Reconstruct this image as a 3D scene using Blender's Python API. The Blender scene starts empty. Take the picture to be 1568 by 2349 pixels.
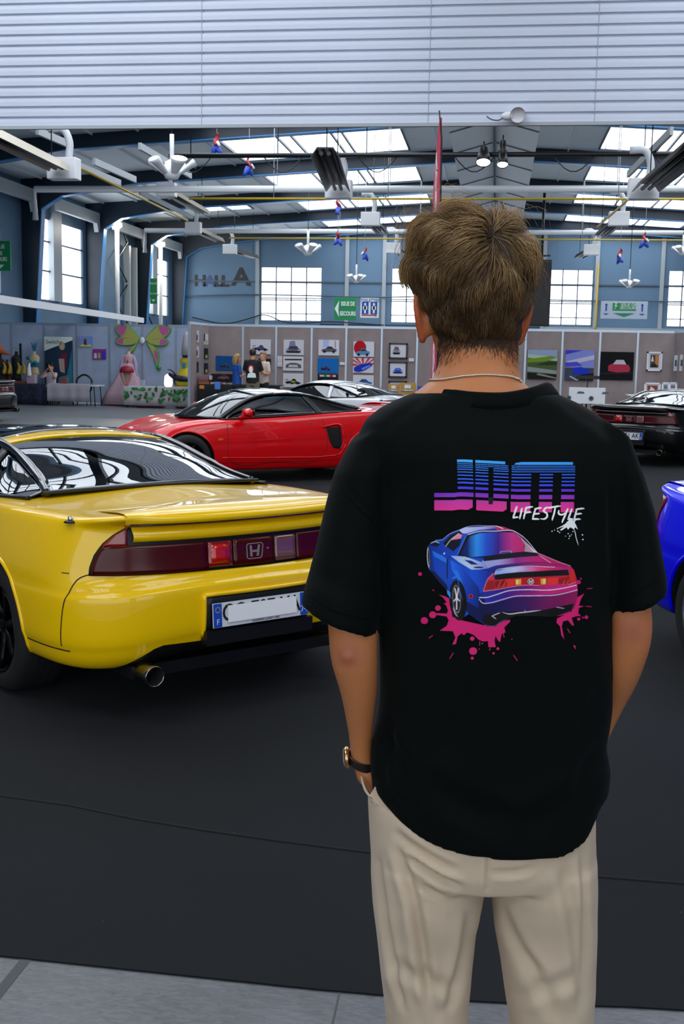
import bpy, bmesh, math, random
import numpy as np
from mathutils import Vector, Matrix
from mathutils.bvhtree import BVHTree
from math import sin, cos, pi, radians, sqrt, exp
random.seed(7); rng = np.random.default_rng(7)
SC = bpy.context.scene
COL = SC.collection

# ---------------------------------------------------------------- camera
FPX, YAW, PIT, ROL, CH = 2600.0, radians(7.5), radians(7.80), 0.019, 1.63
RM = np.array((Matrix.Rotation(YAW, 3, 'Z') @ Matrix.Rotation(pi/2-PIT, 3, 'X') @ Matrix.Rotation(ROL, 3, 'Z')))
CP = np.array([0.0, 0.0, CH])
def ray(u, v): return RM @ np.array([(u-784)/FPX, (1174.5-v)/FPX, -1.0])
def onz(u, v, z=0.0):
    d = ray(u, v); return Vector(CP + d*((z-CH)/d[2]))
def ony(u, v, y):
    d = ray(u, v); return Vector(CP + d*(y/d[1]))
def onx(u, v, x):
    d = ray(u, v); return Vector(CP + d*(x/d[0]))
cam = bpy.data.cameras.new('camera'); camo = bpy.data.objects.new('camera', cam); COL.objects.link(camo)
cam.sensor_fit = 'VERTICAL'; cam.sensor_height = 36; cam.lens = FPX/2349*36
cam.clip_start = 0.05; cam.clip_end = 400
camo.matrix_world = Matrix.Translation(CP) @ Matrix(RM.tolist()).to_4x4()
cam.dof.use_dof = True; cam.dof.focus_distance = 2.2; cam.dof.aperture_fstop = 32.0
SC.camera = camo
SC.view_settings.view_transform = 'Standard'; SC.view_settings.look = 'None'
SC.view_settings.gamma = 1.0; SC.view_settings.use_curve_mapping = False

# ---------------------------------------------------------------- materials
def lin(c):
    if isinstance(c, str): c = tuple(int(c[i:i+2], 16)/255 for i in (0, 2, 4))
    return tuple((x/12.92 if x <= .04045 else ((x+.055)/1.055)**2.4) for x in c[:3])
MATS = {}
def mat(name, col='808080', rough=.6, metal=0.0, coat=0.0, emit=None, es=1.0, noise=None, bump=None, sheen=0.0, spec=.5, sss=0.0, alpha=1.0):
    """noise=(scale, amount) varies the colour; bump=(scale, strength, distance)"""
    if name in MATS: return MATS[name]
    m = bpy.data.materials.new(name); m.use_nodes = True; nt = m.node_tree
    b = nt.nodes['Principled BSDF']; c = lin(col)
    b.inputs['Base Color'].default_value = (*c, 1); b.inputs['Roughness'].default_value = rough
    b.inputs['Metallic'].default_value = metal; b.inputs['Coat Weight'].default_value = coat
    b.inputs['Coat Roughness'].default_value = .03; b.inputs['Specular IOR Level'].default_value = spec
    b.inputs['Sheen Weight'].default_value = sheen
    if sss: b.inputs['Subsurface Weight'].default_value = sss; b.inputs['Subsurface Radius'].default_value = (.012, .005, .003); b.inputs['Subsurface Scale'].default_value = 1
    if emit is not None:
        b.inputs['Emission Color'].default_value = (*lin(emit), 1); b.inputs['Emission Strength'].default_value = es
    tc = None
    if noise or bump:
        tc = nt.nodes.new('ShaderNodeTexCoord')
    if noise:
        n = nt.nodes.new('ShaderNodeTexNoise'); n.inputs['Scale'].default_value = noise[0]; n.inputs['Detail'].default_value = 5
        nt.links.new(tc.outputs['Object'], n.inputs['Vector'])
        r = nt.nodes.new('ShaderNodeMapRange'); r.inputs['From Min'].default_value = .3; r.inputs['From Max'].default_value = .7
        r.inputs['To Min'].default_value = 1-noise[1]; r.inputs['To Max'].default_value = 1+noise[1]
        nt.links.new(n.outputs['Fac'], r.inputs['Value'])
        mx = nt.nodes.new('ShaderNodeVectorMath'); mx.operation = 'SCALE'; mx.inputs[0].default_value = c
        nt.links.new(r.outputs['Result'], mx.inputs['Scale']); nt.links.new(mx.outputs['Vector'], b.inputs['Base Color'])
    if bump:
        n = nt.nodes.new('ShaderNodeTexNoise'); n.inputs['Scale'].default_value = bump[0]; n.inputs['Detail'].default_value = 4
        nt.links.new(tc.outputs['Object'], n.inputs['Vector'])
        bp = nt.nodes.new('ShaderNodeBump'); bp.inputs['Strength'].default_value = bump[1]; bp.inputs['Distance'].default_value = bump[2]
        nt.links.new(n.outputs['Fac'], bp.inputs['Height']); nt.links.new(bp.outputs['Normal'], b.inputs['Normal'])
    MATS[name] = m; return m
def glass(name, tint='203038', amt=.3, rough=.01):
    """tinted thin car glass: see-through tint plus sharp mirror reflection"""
    if name in MATS: return MATS[name]
    m = bpy.data.materials.new(name); m.use_nodes = True; nt = m.node_tree; nt.nodes.clear()
    o = nt.nodes.new('ShaderNodeOutputMaterial'); mx = nt.nodes.new('ShaderNodeMixShader')
    t = nt.nodes.new('ShaderNodeBsdfTransparent'); t.inputs['Color'].default_value = (*[x*amt/ max(lin(tint)) for x in lin(tint)], 1)
    g = nt.nodes.new('ShaderNodeBsdfGlossy'); g.inputs['Roughness'].default_value = rough; g.inputs['Color'].default_value = (.95, .98, 1, 1)
    f = nt.nodes.new('ShaderNodeFresnel'); f.inputs['IOR'].default_value = 1.85
    nt.links.new(f.outputs[0], mx.inputs[0]); nt.links.new(t.outputs[0], mx.inputs[1]); nt.links.new(g.outputs[0], mx.inputs[2])
    nt.links.new(mx.outputs[0], o.inputs[0]); MATS[name] = m; return m
def vcol_mat(name, rough=.6, attr='Col', spec=.3, emit=0.0):
    if name in MATS: return MATS[name]
    m = bpy.data.materials.new(name); m.use_nodes = True; nt = m.node_tree; b = nt.nodes['Principled BSDF']
    a = nt.nodes.new('ShaderNodeAttribute'); a.attribute_name = attr
    nt.links.new(a.outputs['Color'], b.inputs['Base Color']); b.inputs['Roughness'].default_value = rough; b.inputs['Specular IOR Level'].default_value = spec
    MATS[name] = m; return m

# ---------------------------------------------------------------- mesh builder
class MB:
    def __init__(s): s.v = []; s.f = []; s.mi = []; s.mats = []; s.sm = []
    def m(s, mt):
        if mt not in s.mats: s.mats.append(mt)
        return s.mats.index(mt)
    def add(s, vs, fs, mt, smooth=False):
        o = len(s.v); s.v += [tuple(map(float, v)) for v in vs]; k = s.m(mt)
        for f in fs: s.f.append([i+o for i in f]); s.mi.append(k); s.sm.append(smooth)
        return s
    def box(s, a, b, mt, M=None):
        (x0, y0, z0), (x1, y1, z1) = a, b
        vs = [(x, y, z) for x in (x0, x1) for y in (y0, y1) for z in (z0, z1)]
        if M is not None: vs = [tuple(M @ Vector(v)) for v in vs]
        return s.add(vs, [(0, 1, 3, 2), (4, 6, 7, 5), (0, 4, 5, 1), (2, 3, 7, 6), (0, 2, 6, 4), (1, 5, 7, 3)], mt)
    def beam(s, p, q, w, h, mt, up=(0, 0, 1)):
        p, q = Vector(p), Vector(q); d = (q-p).normalized(); u = Vector(up)
        x = d.cross(u)
        if x.length < 1e-4: x = d.cross(Vector((0, 1, 0)))
        x.normalize(); z = x.cross(d)
        vs = [pt + x*(a*w/2) + z*(b*h/2) for pt in (p, q) for a, b in ((-1, -1), (1, -1), (1, 1), (-1, 1))]
        return s.add(vs, [(3, 2, 1, 0), (4, 5, 6, 7), (0, 1, 5, 4), (1, 2, 6, 5), (2, 3, 7, 6), (3, 0, 4, 7)], mt)
    def tube(s, pts, r, mt, n=8, cap=True, closed=False, sq=1.0):
        pts = [Vector(p) for p in pts]; rs = r if hasattr(r, '__len__') else [r]*len(pts)
        rings = []; up = None
        for i, p in enumerate(pts):
            a = pts[(i-1) % len(pts)] if (closed or i > 0) else p; b = pts[(i+1) % len(pts)] if (closed or i < len(pts)-1) else p
            d = (b-a).normalized()
            if up is None:
                up = Vector((0, 0, 1)) if abs(d.z) < .9 else Vector((0, 1, 0))
            x = d.cross(up).normalized(); up = x.cross(d).normalized()
            rings.append([p + (x*cos(2*pi*k/n) + up*sin(2*pi*k/n)*sq)*rs[i] for k in range(n)])
        return s.loft(rings, mt, cap=cap and not closed, closed=closed)
    def loft(s, rings, mt, cap=True, closed=False, wrap=True, smooth=True):
        n = len(rings[0]); vs = [v for r in rings for v in r]; fs = []; R = len(rings)
        for i in range(R if closed else R-1):
            j = (i+1) % R
            for k in range(n if wrap else n-1):
                l = (k+1) % n; fs.append((i*n+k, i*n+l, j*n+l, j*n+k))
        s.add(vs, fs, mt, smooth)
        if cap:
            s.add(rings[0], [tuple(range(n-1, -1, -1))], mt); s.add(rings[-1], [tuple(range(n))], mt)
        return s
    def lathe(s, prof, mt, M=None, n=24, cap=False):
        """prof: list of (r, h) about local z"""
        rings = [[Vector((r*cos(2*pi*k/n), r*sin(2*pi*k/n), h)) for k in range(n)] for r, h in prof]
        if M is not None: rings = [[M @ v for v in r] for r in rings]
        return s.loft(rings, mt, cap=cap)
    def cyl(s, p, q, r, mt, n=16): return s.tube([p, q], r, mt, n)
    def ball(s, c, r, mt, n=12, sc=(1, 1, 1)):
        c = Vector(c); rings = []
        for i in range(n+1):
            a = -pi/2 + pi*i/n; rr = max(cos(a), 1e-3)
            rings.append([c + Vector((rr*cos(2*pi*k/(2*n))*sc[0], rr*sin(2*pi*k/(2*n))*sc[1], sin(a)*sc[2]))*r for k in range(2*n)])
        return s.loft(rings, mt)
    def poly(s, pts, mt): return s.add(pts, [tuple(range(len(pts)))], mt)
    def prism(s, pts, off, mt):
        """extrude a planar outline by vector off"""
        n = len(pts); a = [Vector(p) for p in pts]; b = [p+Vector(off) for p in a]
        s.add(a+b, [tuple(range(n-1, -1, -1)), tuple(range(n, 2*n))] + [(i, (i+1) % n, n+(i+1) % n, n+i) for i in range(n)], mt); return s
    def mesh(s, name, autos=None):
        me = bpy.data.meshes.new(name); me.from_pydata(s.v, [], s.f)
        for mt in s.mats: me.materials.append(mt)
        me.polygons.foreach_set('material_index', s.mi); me.polygons.foreach_set('use_smooth', s.sm); me.update()
        return me
    def build(s, name, parent=None, fixn=True, bevel=0, **kw):
        me = s.mesh(name)
        if fixn or bevel:
            bm = bmesh.new(); bm.from_mesh(me)
            bmesh.ops.remove_doubles(bm, verts=bm.verts, dist=1e-5)
            if bevel: bmesh.ops.bevel(bm, geom=list(bm.edges), offset=bevel, segments=2, affect='EDGES', profile=.6)
            if fixn: bmesh.ops.recalc_face_normals(bm, faces=bm.faces)
            bm.to_mesh(me); bm.free()
        return link(name, me, parent, **kw)
def link(name, me, parent=None, loc=None, rot=None, label=None, **kw):
    o = bpy.data.objects.new(name, me); COL.objects.link(o)
    if parent is not None: o.parent = parent
    if loc is not None: o.location = loc
    if rot is not None: o.rotation_euler = rot
    if label: o['label'] = label
    for k, v in kw.items(): o[k] = v
    return o
def thing(name, label, cat, loc=(0, 0, 0), rz=0, group=None):
    o = bpy.data.objects.new(name, None); COL.objects.link(o); o.empty_display_size = .1
    o.location = loc; o.rotation_euler = (0, 0, rz); o['label'] = label; o['category'] = cat
    if group: o['group'] = group
    return o
def tag(o, label, cat, group=None, kind=None):
    o['label'] = label; o['category'] = cat
    if group: o['group'] = group
    if kind: o['kind'] = kind
    return o
def struct(o): o['kind'] = 'structure'; return o
def copy_tree(o, parent=None, **kw):
    c = o.copy(); COL.objects.link(c); c.parent = parent
    for ch in list(o.children): copy_tree(ch, c)
    for k, v in kw.items():
        if k == 'loc': c.location = v
        elif k == 'rz': c.rotation_euler = (0, 0, v)
        else: c[k] = v
    return c
def evaluated(o, mods):
    """apply modifiers, return new mesh"""
    dg = bpy.context.evaluated_depsgraph_get(); dg.update()
    me = bpy.data.meshes.new_from_object(o.evaluated_get(dg), preserve_all_data_layers=True, depsgraph=dg)
    return me
def apply_mods(o):
    me = evaluated(o, None); o.modifiers.clear(); o.data = me; return o
def shade(o, ang=None):
    me = o.data; me.polygons.foreach_set('use_smooth', [True]*len(me.polygons))
    if ang: me.set_sharp_from_angle(angle=radians(ang))
    return o
def split_loose(o):
    """one object per loose piece"""
    me = o.data; bm = bmesh.new(); bm.from_mesh(me); seen = set(); groups = []
    for v in bm.verts:
        if v.index in seen: continue
        st = [v]; seen.add(v.index); g = set()
        while st:
            x = st.pop(); g.add(x.index)
            for e in x.link_edges:
                y = e.other_vert(x)
                if y.index not in seen: seen.add(y.index); st.append(y)
        groups.append(g)
    bm.free()
    if len(groups) < 2: return
    base = o.name.split('.')[0]
    for i, g in enumerate(groups):
        b2 = bmesh.new(); b2.from_mesh(me); bmesh.ops.delete(b2, geom=[v for v in b2.verts if v.index not in g], context='VERTS'); n = bpy.data.meshes.new(base); b2.to_mesh(n); b2.free()
        for m in me.materials: n.materials.append(m)
        if i == 0: first = n
        else:
            c = o.copy(); c.data = n; c.name = base; COL.objects.link(c)
    o.data = first
_txt = {}
def text_mesh(s, size=1.0, align='CENTER', bold=0.0, ext=.0, spacing=1.0):
    cu = bpy.data.curves.new('t', 'FONT'); cu.body = s; cu.size = size; cu.align_x = align; cu.align_y = 'CENTER'
    cu.offset = bold; cu.extrude = ext; cu.resolution_u = 3; cu.space_character = spacing
    o = bpy.data.objects.new('t', cu); COL.objects.link(o)
    dg = bpy.context.evaluated_depsgraph_get(); me = bpy.data.meshes.new_from_object(o.evaluated_get(dg), depsgraph=dg)
    bpy.data.objects.remove(o); return me
def text_into(mb, s, M, mt, size=1.0, **kw):
    me = text_mesh(s, size, **kw); mb.add([tuple(M @ v.co) for v in me.vertices], [tuple(p.vertices) for p in me.polygons], mt)
    bpy.data.meshes.remove(me); return mb
def interp(xs, ys):
    """smooth (cubic hermite, monotone-ish) interpolation of rows ys at xs"""
    xs = np.asarray(xs, float); ys = np.asarray(ys, float)
    if ys.ndim == 1: ys = ys[:, None]
    h = np.diff(xs)[:, None]; d = np.diff(ys, axis=0)/h
    m = np.zeros_like(ys); m[1:-1] = (d[:-1]*h[1:]+d[1:]*h[:-1])/(h[:-1]+h[1:]); m[0] = d[0]; m[-1] = d[-1]
    def f(x):
        x = np.clip(np.atleast_1d(x).astype(float), xs[0], xs[-1]); i = np.clip(np.searchsorted(xs, x, side='right')-1, 0, len(xs)-2)
        t = ((x-xs[i])/(xs[i+1]-xs[i]))[:, None]; H = (xs[i+1]-xs[i])[:, None]
        r = (2*t**3-3*t**2+1)*ys[i]+(t**3-2*t**2+t)*H*m[i]+(-2*t**3+3*t**2)*ys[i+1]+(t**3-t**2)*H*m[i+1]
        return r
    return f
def catmull(pts, n):
    """resample a polyline smoothly to n points"""
    P = np.asarray(pts, float); s = np.concatenate([[0], np.cumsum(np.linalg.norm(np.diff(P, axis=0), axis=1))])
    return interp(s, P)(np.linspace(0, s[-1], n))
# ================================================================ the sports coupe (x forward from the tail, y left, z up)
def paint(name, c, flake=.0):
    return mat(name, c, rough=.3, coat=.85, spec=.2, metal=flake)
M_TRIM = mat('black_trim', '0c0c0d', .45); M_GLOSSBLK = mat('gloss_black_panel', '08090a', .12, coat=1)
M_TYRE = mat('tyre_rubber', '141415', .8, noise=(60, .15)); M_RIMD = mat('dark_alloy', '17181a', .35, metal=.8); M_RIMS = mat('silver_alloy', 'c6c8cc', .25, metal=.9)
M_LINER = mat('wheel_liner', '050505', .9); M_CHROME = mat('chrome', 'd8d8d8', .12, metal=1); M_STEEL = mat('exhaust_steel', '8a8578', .22, metal=1)
M_LAMPDK = mat('dark_red_lamp', '4a060c', .2, spec=.35); M_LAMPRED = mat('red_lamp', '8c0a12', .15, coat=1); M_LAMPCL = mat('clear_lamp', '7a4a4c', .15, coat=1)
M_LAMPOR = mat('orange_lamp', 'd8721a', .2, coat=1); M_LAMPHOT = mat('bright_red_reflector', 'd01010', .2, coat=1)
M_SEAT = mat('car_interior', '0b0b0c', .8); M_GLASSD = glass('rear_glass', '2c3438', .10); M_GLASSC = glass('cabin_glass', '405c60', .34)
M_SEAM = mat('shut_line', '1a1206', .7); M_DISC = mat('brake_disc', '58595b', .4, metal=.8)

ST = np.array([ # x, y, zt, zb
 (.025,0,.930,.30),(.035,.25,.930,.29),(.060,.45,.930,.27),(.095,.60,.926,.245),(.150,.71,.918,.235),(.235,.79,.910,.23),(.36,.850,.905,.235),
 (.55,.885,.902,.24),(.75,.90,.900,.24),(.965,.905,.897,.22),(1.2,.90,.890,.18),(1.5,.888,.874,.16),(1.8,.878,.855,.16),(2.2,.872,.830,.16),
 (2.6,.870,.808,.16),(3.0,.874,.790,.17),(3.25,.878,.775,.18),(3.5,.873,.748,.20),(3.75,.850,.700,.22),(3.95,.808,.650,.22),(4.12,.735,.600,.21),
 (4.25,.62,.560,.20),(4.345,.45,.530,.19),(4.40,.24,.515,.18),(4.42,0,.51,.18)])
def car_shell():
    s = np.concatenate([[0], np.cumsum(np.linalg.norm(np.diff(ST[:, :2], axis=0), axis=1))]); f = interp(s, ST)
    n = 52; S = f(np.linspace(0, s[-1], n)); S[0, 1] = 0; S[-1, 1] = 0
    P = S[:, :2]; T = np.gradient(P, axis=0); T[0] = (0, 1); T[-1] = (0, -1)
    N = np.stack([T[:, 1], -T[:, 0]], 1); N /= np.linalg.norm(N, axis=1)[:, None]   # inward
    N[0] = (1, 0); N[-1] = (-1, 0)
    wr = np.clip((.42-S[:, 0])/.34, 0, 1); wr = wr*wr*(3-2*wr); wf = np.clip((S[:, 0]-3.75)/.55, 0, 1); ws = 1-wr-wf
    # t, rear, side, front offsets
    L = np.array([(0,.10,.06,.14),(.03,.055,.035,.07),(.09,.025,.018,.035),(.155,.018,.012,.02),(.17,.005,.0,.01),(.30,0,-.002,0),(.42,0,-.003,0),(.488,.001,.0,.0),(.500,.008,.002,.003),(.515,.024,.004,.005),
      (.555,.034,.006,.01),(.568,.042,.006,.012),(.58,.050,.006,.015),(.615,.064,.008,.02),(.66,.068,.012,.03),(.74,.072,.024,.05),(.82,.076,.040,.075),(.89,.080,.056,.10),(.93,.082,.066,.125),(.955,.056,.074,.15),(.972,.034,.082,.165),(.99,.032,.096,.19),(1.0,.040,.118,.22)])
    spx = np.clip(S[:, 0], .45, 3.9); spz = interp([0,.45,.8,1.4,2.2,3.1,3.5,3.9,4.43], [.93,.935,.945,.95,.9,.812,.762,.66,.56])(spx)[:, 0]
    rings = []
    for q in (1, .5, .2, .06):   # underside from the spine outwards
        off = wr*.12+ws*.08+wf*.16; x = P + N*off[:, None]
        rings.append(np.stack([x[:, 0]*(1-q)+np.clip(S[:, 0], .5, 3.9)*q, x[:, 1]*(1-q), S[:, 3]+.02*min(q, .2)*5], 1))
    for t, r, a, b in L:
        off = wr*r+ws*a+wf*b; x = P + N*off[:, None]; z = S[:, 3]+(S[:, 2]-S[:, 3])*t
        if t < .165:   # raise the centre of the rear valance into a dark diffuser opening
            pass
        rings.append(np.stack([x[:, 0], x[:, 1], z], 1))
    off = wr*.04+ws*.118+wf*.22; x0 = P + N*off[:, None]
    for q in (.03, .09, .2, .38, .6, .8, 1):
        z = S[:, 2]+.006*min(q*12, 1)+(spz-S[:, 2])*(q*q*(3-2*q))
        # fender crowns beside the bonnet
        z += np.exp(-((S[:, 0]-3.45)/.45)**2)*.03*np.exp(-((q-.1)/.15)**2)
        rings.append(np.stack([x0[:, 0]*(1-q)+spx*q, x0[:, 1]*(1-q), z], 1))
    R = []
    for r in rings:
        m = r[1:-1].copy(); m[:, 1] *= -1; R.append(np.vstack([r, m[::-1]]))
    mb = MB(); mb.loft([list(map(tuple, r)) for r in R], MATS['car_paint'], cap=False, smooth=True)
    o = mb.build('body_shell'); md = o.modifiers.new('s', 'SUBSURF'); md.levels = md.render_levels = 1; apply_mods(o)
    c = MB()
    for x in (.965, 3.495):
        for sy in (-1, 1): c.cyl((x, sy*.60, .315), (x, sy*1.2, .315), .348, M_LINER, 48)
    co = c.build('cut'); md = o.modifiers.new('b', 'BOOLEAN'); md.object = co; md.operation = 'DIFFERENCE'; md.solver = 'EXACT'; md.material_mode = 'TRANSFER'
    apply_mods(o); bpy.data.objects.remove(co); shade(o, 40)
    return o
MATS['car_paint'] = None; MATS.pop('car_paint'); M_PAINT = paint('car_paint', 'ffcd00')
M_ROOF = mat('car_roof', '08090a', .12, coat=1); M_PILLAR = mat('car_pillar', '0a0a0b', .15, coat=1); M_HDR = mat('car_header', 'ffcd00', .3, coat=.85, spec=.2)
M_RIM = mat('car_rim', '17181a', .35, metal=.8)
class Surf:
    def __init__(s, o):
        s.b = BVHTree.FromPolygons([v.co for v in o.data.vertices], [tuple(p.vertices) for p in o.data.polygons])
    def rear(s, y, z, l=.004):
        h = s.b.ray_cast(Vector((-1, y, z)), Vector((1, 0, 0)))[0]; return Vector((h.x-l, y, z)) if h else None
    def side(s, x, z, l=.003):
        h, n = s.b.ray_cast(Vector((x, 2, z)), Vector((0, -1, 0)))[:2]; return Vector((x, h.y+l, z)) if h else None
    def top(s, x, y, l=.003):
        h = s.b.ray_cast(Vector((x, y, 3)), Vector((0, 0, -1)))[0]; return Vector((x, y, h.z+l)) if h else None
def patch(mb, fn, rows, lift, mt, skirt=.02, d=Vector((1, 0, 0)), mirror=False, smooth=True):
    """rows: list of lists of 2-D points, mapped to the surface by fn; skirt pushes the border into the body along d"""
    R = [[fn(p[0], p[1], lift) for p in r] for r in rows]
    if any(p is None for r in R for p in r):
        return
    def put(R, d):
        n = len(R[0]); mb.add([p for r in R for p in r], [(i*n+k, i*n+k+1, (i+1)*n+k+1, (i+1)*n+k) for i in range(len(R)-1) for k in range(n-1)], mt, smooth)
        bd = R[0] + [r[-1] for r in R[1:]] + R[-1][-2::-1] + [r[0] for r in R[-2:0:-1]]
        m = len(bd); mb.add(bd+[p+d*skirt for p in bd], [(i, (i+1) % m, m+(i+1) % m, m+i) for i in range(m)], mt)
    put(R, d)
    if mirror: put([[Vector((p.x, -p.y, p.z)) for p in r] for r in R], Vector((d.x, -d.y, d.z)))
def gridrows(left, right, n, m):
    """quad area between two polylines (2-D)"""
    a = catmull(left, m); b = catmull(right, m)
    return [[tuple(a[i]*(1-k/(n-1))+b[i]*k/(n-1)) for k in range(n)] for i in range(m)]
def ribbon(mb, fn, pts, w, lift, mt, mirror=False):
    P = catmull(pts, max(6, len(pts)*5)); T = np.gradient(P, axis=0); T /= np.linalg.norm(T, axis=1)[:, None]; N = np.stack([-T[:, 1], T[:, 0]], 1)*w/2
    A = [fn(*(P[i]+N[i]), lift) for i in range(len(P))]; B = [fn(*(P[i]-N[i]), lift) for i in range(len(P))]
    for s in ((1, -1) if mirror else (1,)):
        for i in range(len(P)-1):
            q = (A[i], A[i+1], B[i+1], B[i])
            if all(x is not None for x in q): mb.add([(x.x, x.y*s, x.z) for x in q], [(0, 1, 2, 3)], mt)
def curve3(pts, n): return [Vector(p) for p in catmull(pts, n)]
def coons(c0, c1, d0, d1, bulge=Vector((0, 0, 0))):
    """c0,c1: curves along u (n pts) at v=0,1 ; d0,d1 along v (m pts) at u=0,1"""
    n, m = len(c0), len(d0); G = []
    for j in range(m):
        v = j/(m-1); row = []
        for i in range(n):
            u = i/(n-1)
            p = c0[i]*(1-v)+c1[i]*v + d0[j]*(1-u)+d1[j]*u - (c0[0]*(1-u)*(1-v)+c0[-1]*u*(1-v)+c1[0]*(1-u)*v+c1[-1]*u*v)
            row.append(p+bulge*(16*u*(1-u)*v*(1-v)))
        G.append(row)
    return G
def gridmesh(G, mt, name, parent, thick=0.006, **kw):
    mb = MB(); n = len(G[0]); mb.add([p for r in G for p in r], [(i*n+k, i*n+k+1, (i+1)*n+k+1, (i+1)*n+k) for i in range(len(G)-1) for k in range(n-1)], mt, True)
    o = mb.build(name, parent, **kw)
    if thick:
        md = o.modifiers.new('t', 'SOLIDIFY'); md.thickness = thick; md.offset = -1
    return o
def mirv(c): return [Vector((p.x, -p.y, p.z)) for p in c]

def make_wheel(parent, x, y, w=.22):
    sgn = 1 if y > 0 else -1
    r = link('wheel', None, parent, loc=(x, y, .315)); r.rotation_euler = (0, 0, 0 if sgn > 0 else pi)
    M = Matrix.Rotation(-pi/2, 4, 'X')   # lathe axis -> +y
    h = w/2
    mb = MB(); prof = [(.215, -h+.01), (.235, -h), (.29, -h+.004), (.309, -h+.03), (.315, -h+.055), (.315, h-.055), (.309, h-.03), (.29, h-.004), (.235, h), (.215, h-.01)]
    mb.lathe(prof, M_TYRE, M, 56)
    for k in range(4): mb.lathe([(.3162, -h+.05+k*.034), (.3162, -h+.062+k*.034)], M_LINER, M, 56)
    for k in range(60):   # tread sipes
        a = 2*pi*k/60
        mb.beam((cos(a)*.3165, -h+.03, sin(a)*.3165), (cos(a+.05)*.3165, h-.03, sin(a+.05)*.3165), .003, .001, M_LINER, up=(cos(a), 0, sin(a)))
    mb.build('tyre', r)
    mb = MB(); mb.lathe([(.217, -h+.01), (.205, -h+.02), (.196, 0), (.196, h-.03), (.212, h-.008), (.222, h), (.218, h-.012)], M_RIM, M, 48)
    mb.lathe([(.0, h-.035), (.03, h-.035), (.04, h-.045), (.05, h-.07)], M_RIM, M, 24)
    for k in range(7):
        a = 2*pi*k/7+.2; e = Vector((cos(a), 0, sin(a))); t = Vector((-sin(a), 0, cos(a)))
        rings = []
        for rr, ww, dd, yo in ((.03, .020, .03, h-.05), (.09, .016, .022, h-.042), (.15, .017, .02, h-.03), (.20, .026, .022, h-.022)):
            rings.append([e*rr+t*(ww*a1)+Vector((0, yo+dd*a2*.5, 0)) for a1, a2 in ((-1, -1), (1, -1), (.8, 1), (-.8, 1))])
        mb.loft(rings, M_RIM)
    mb.build('rim', r)
    mb = MB(); mb.lathe([(0, -.01), (.14, -.01), (.14, .01), (0, .01)], M_DISC, M, 32); mb.build('brake_disc', r)
    return r

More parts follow.
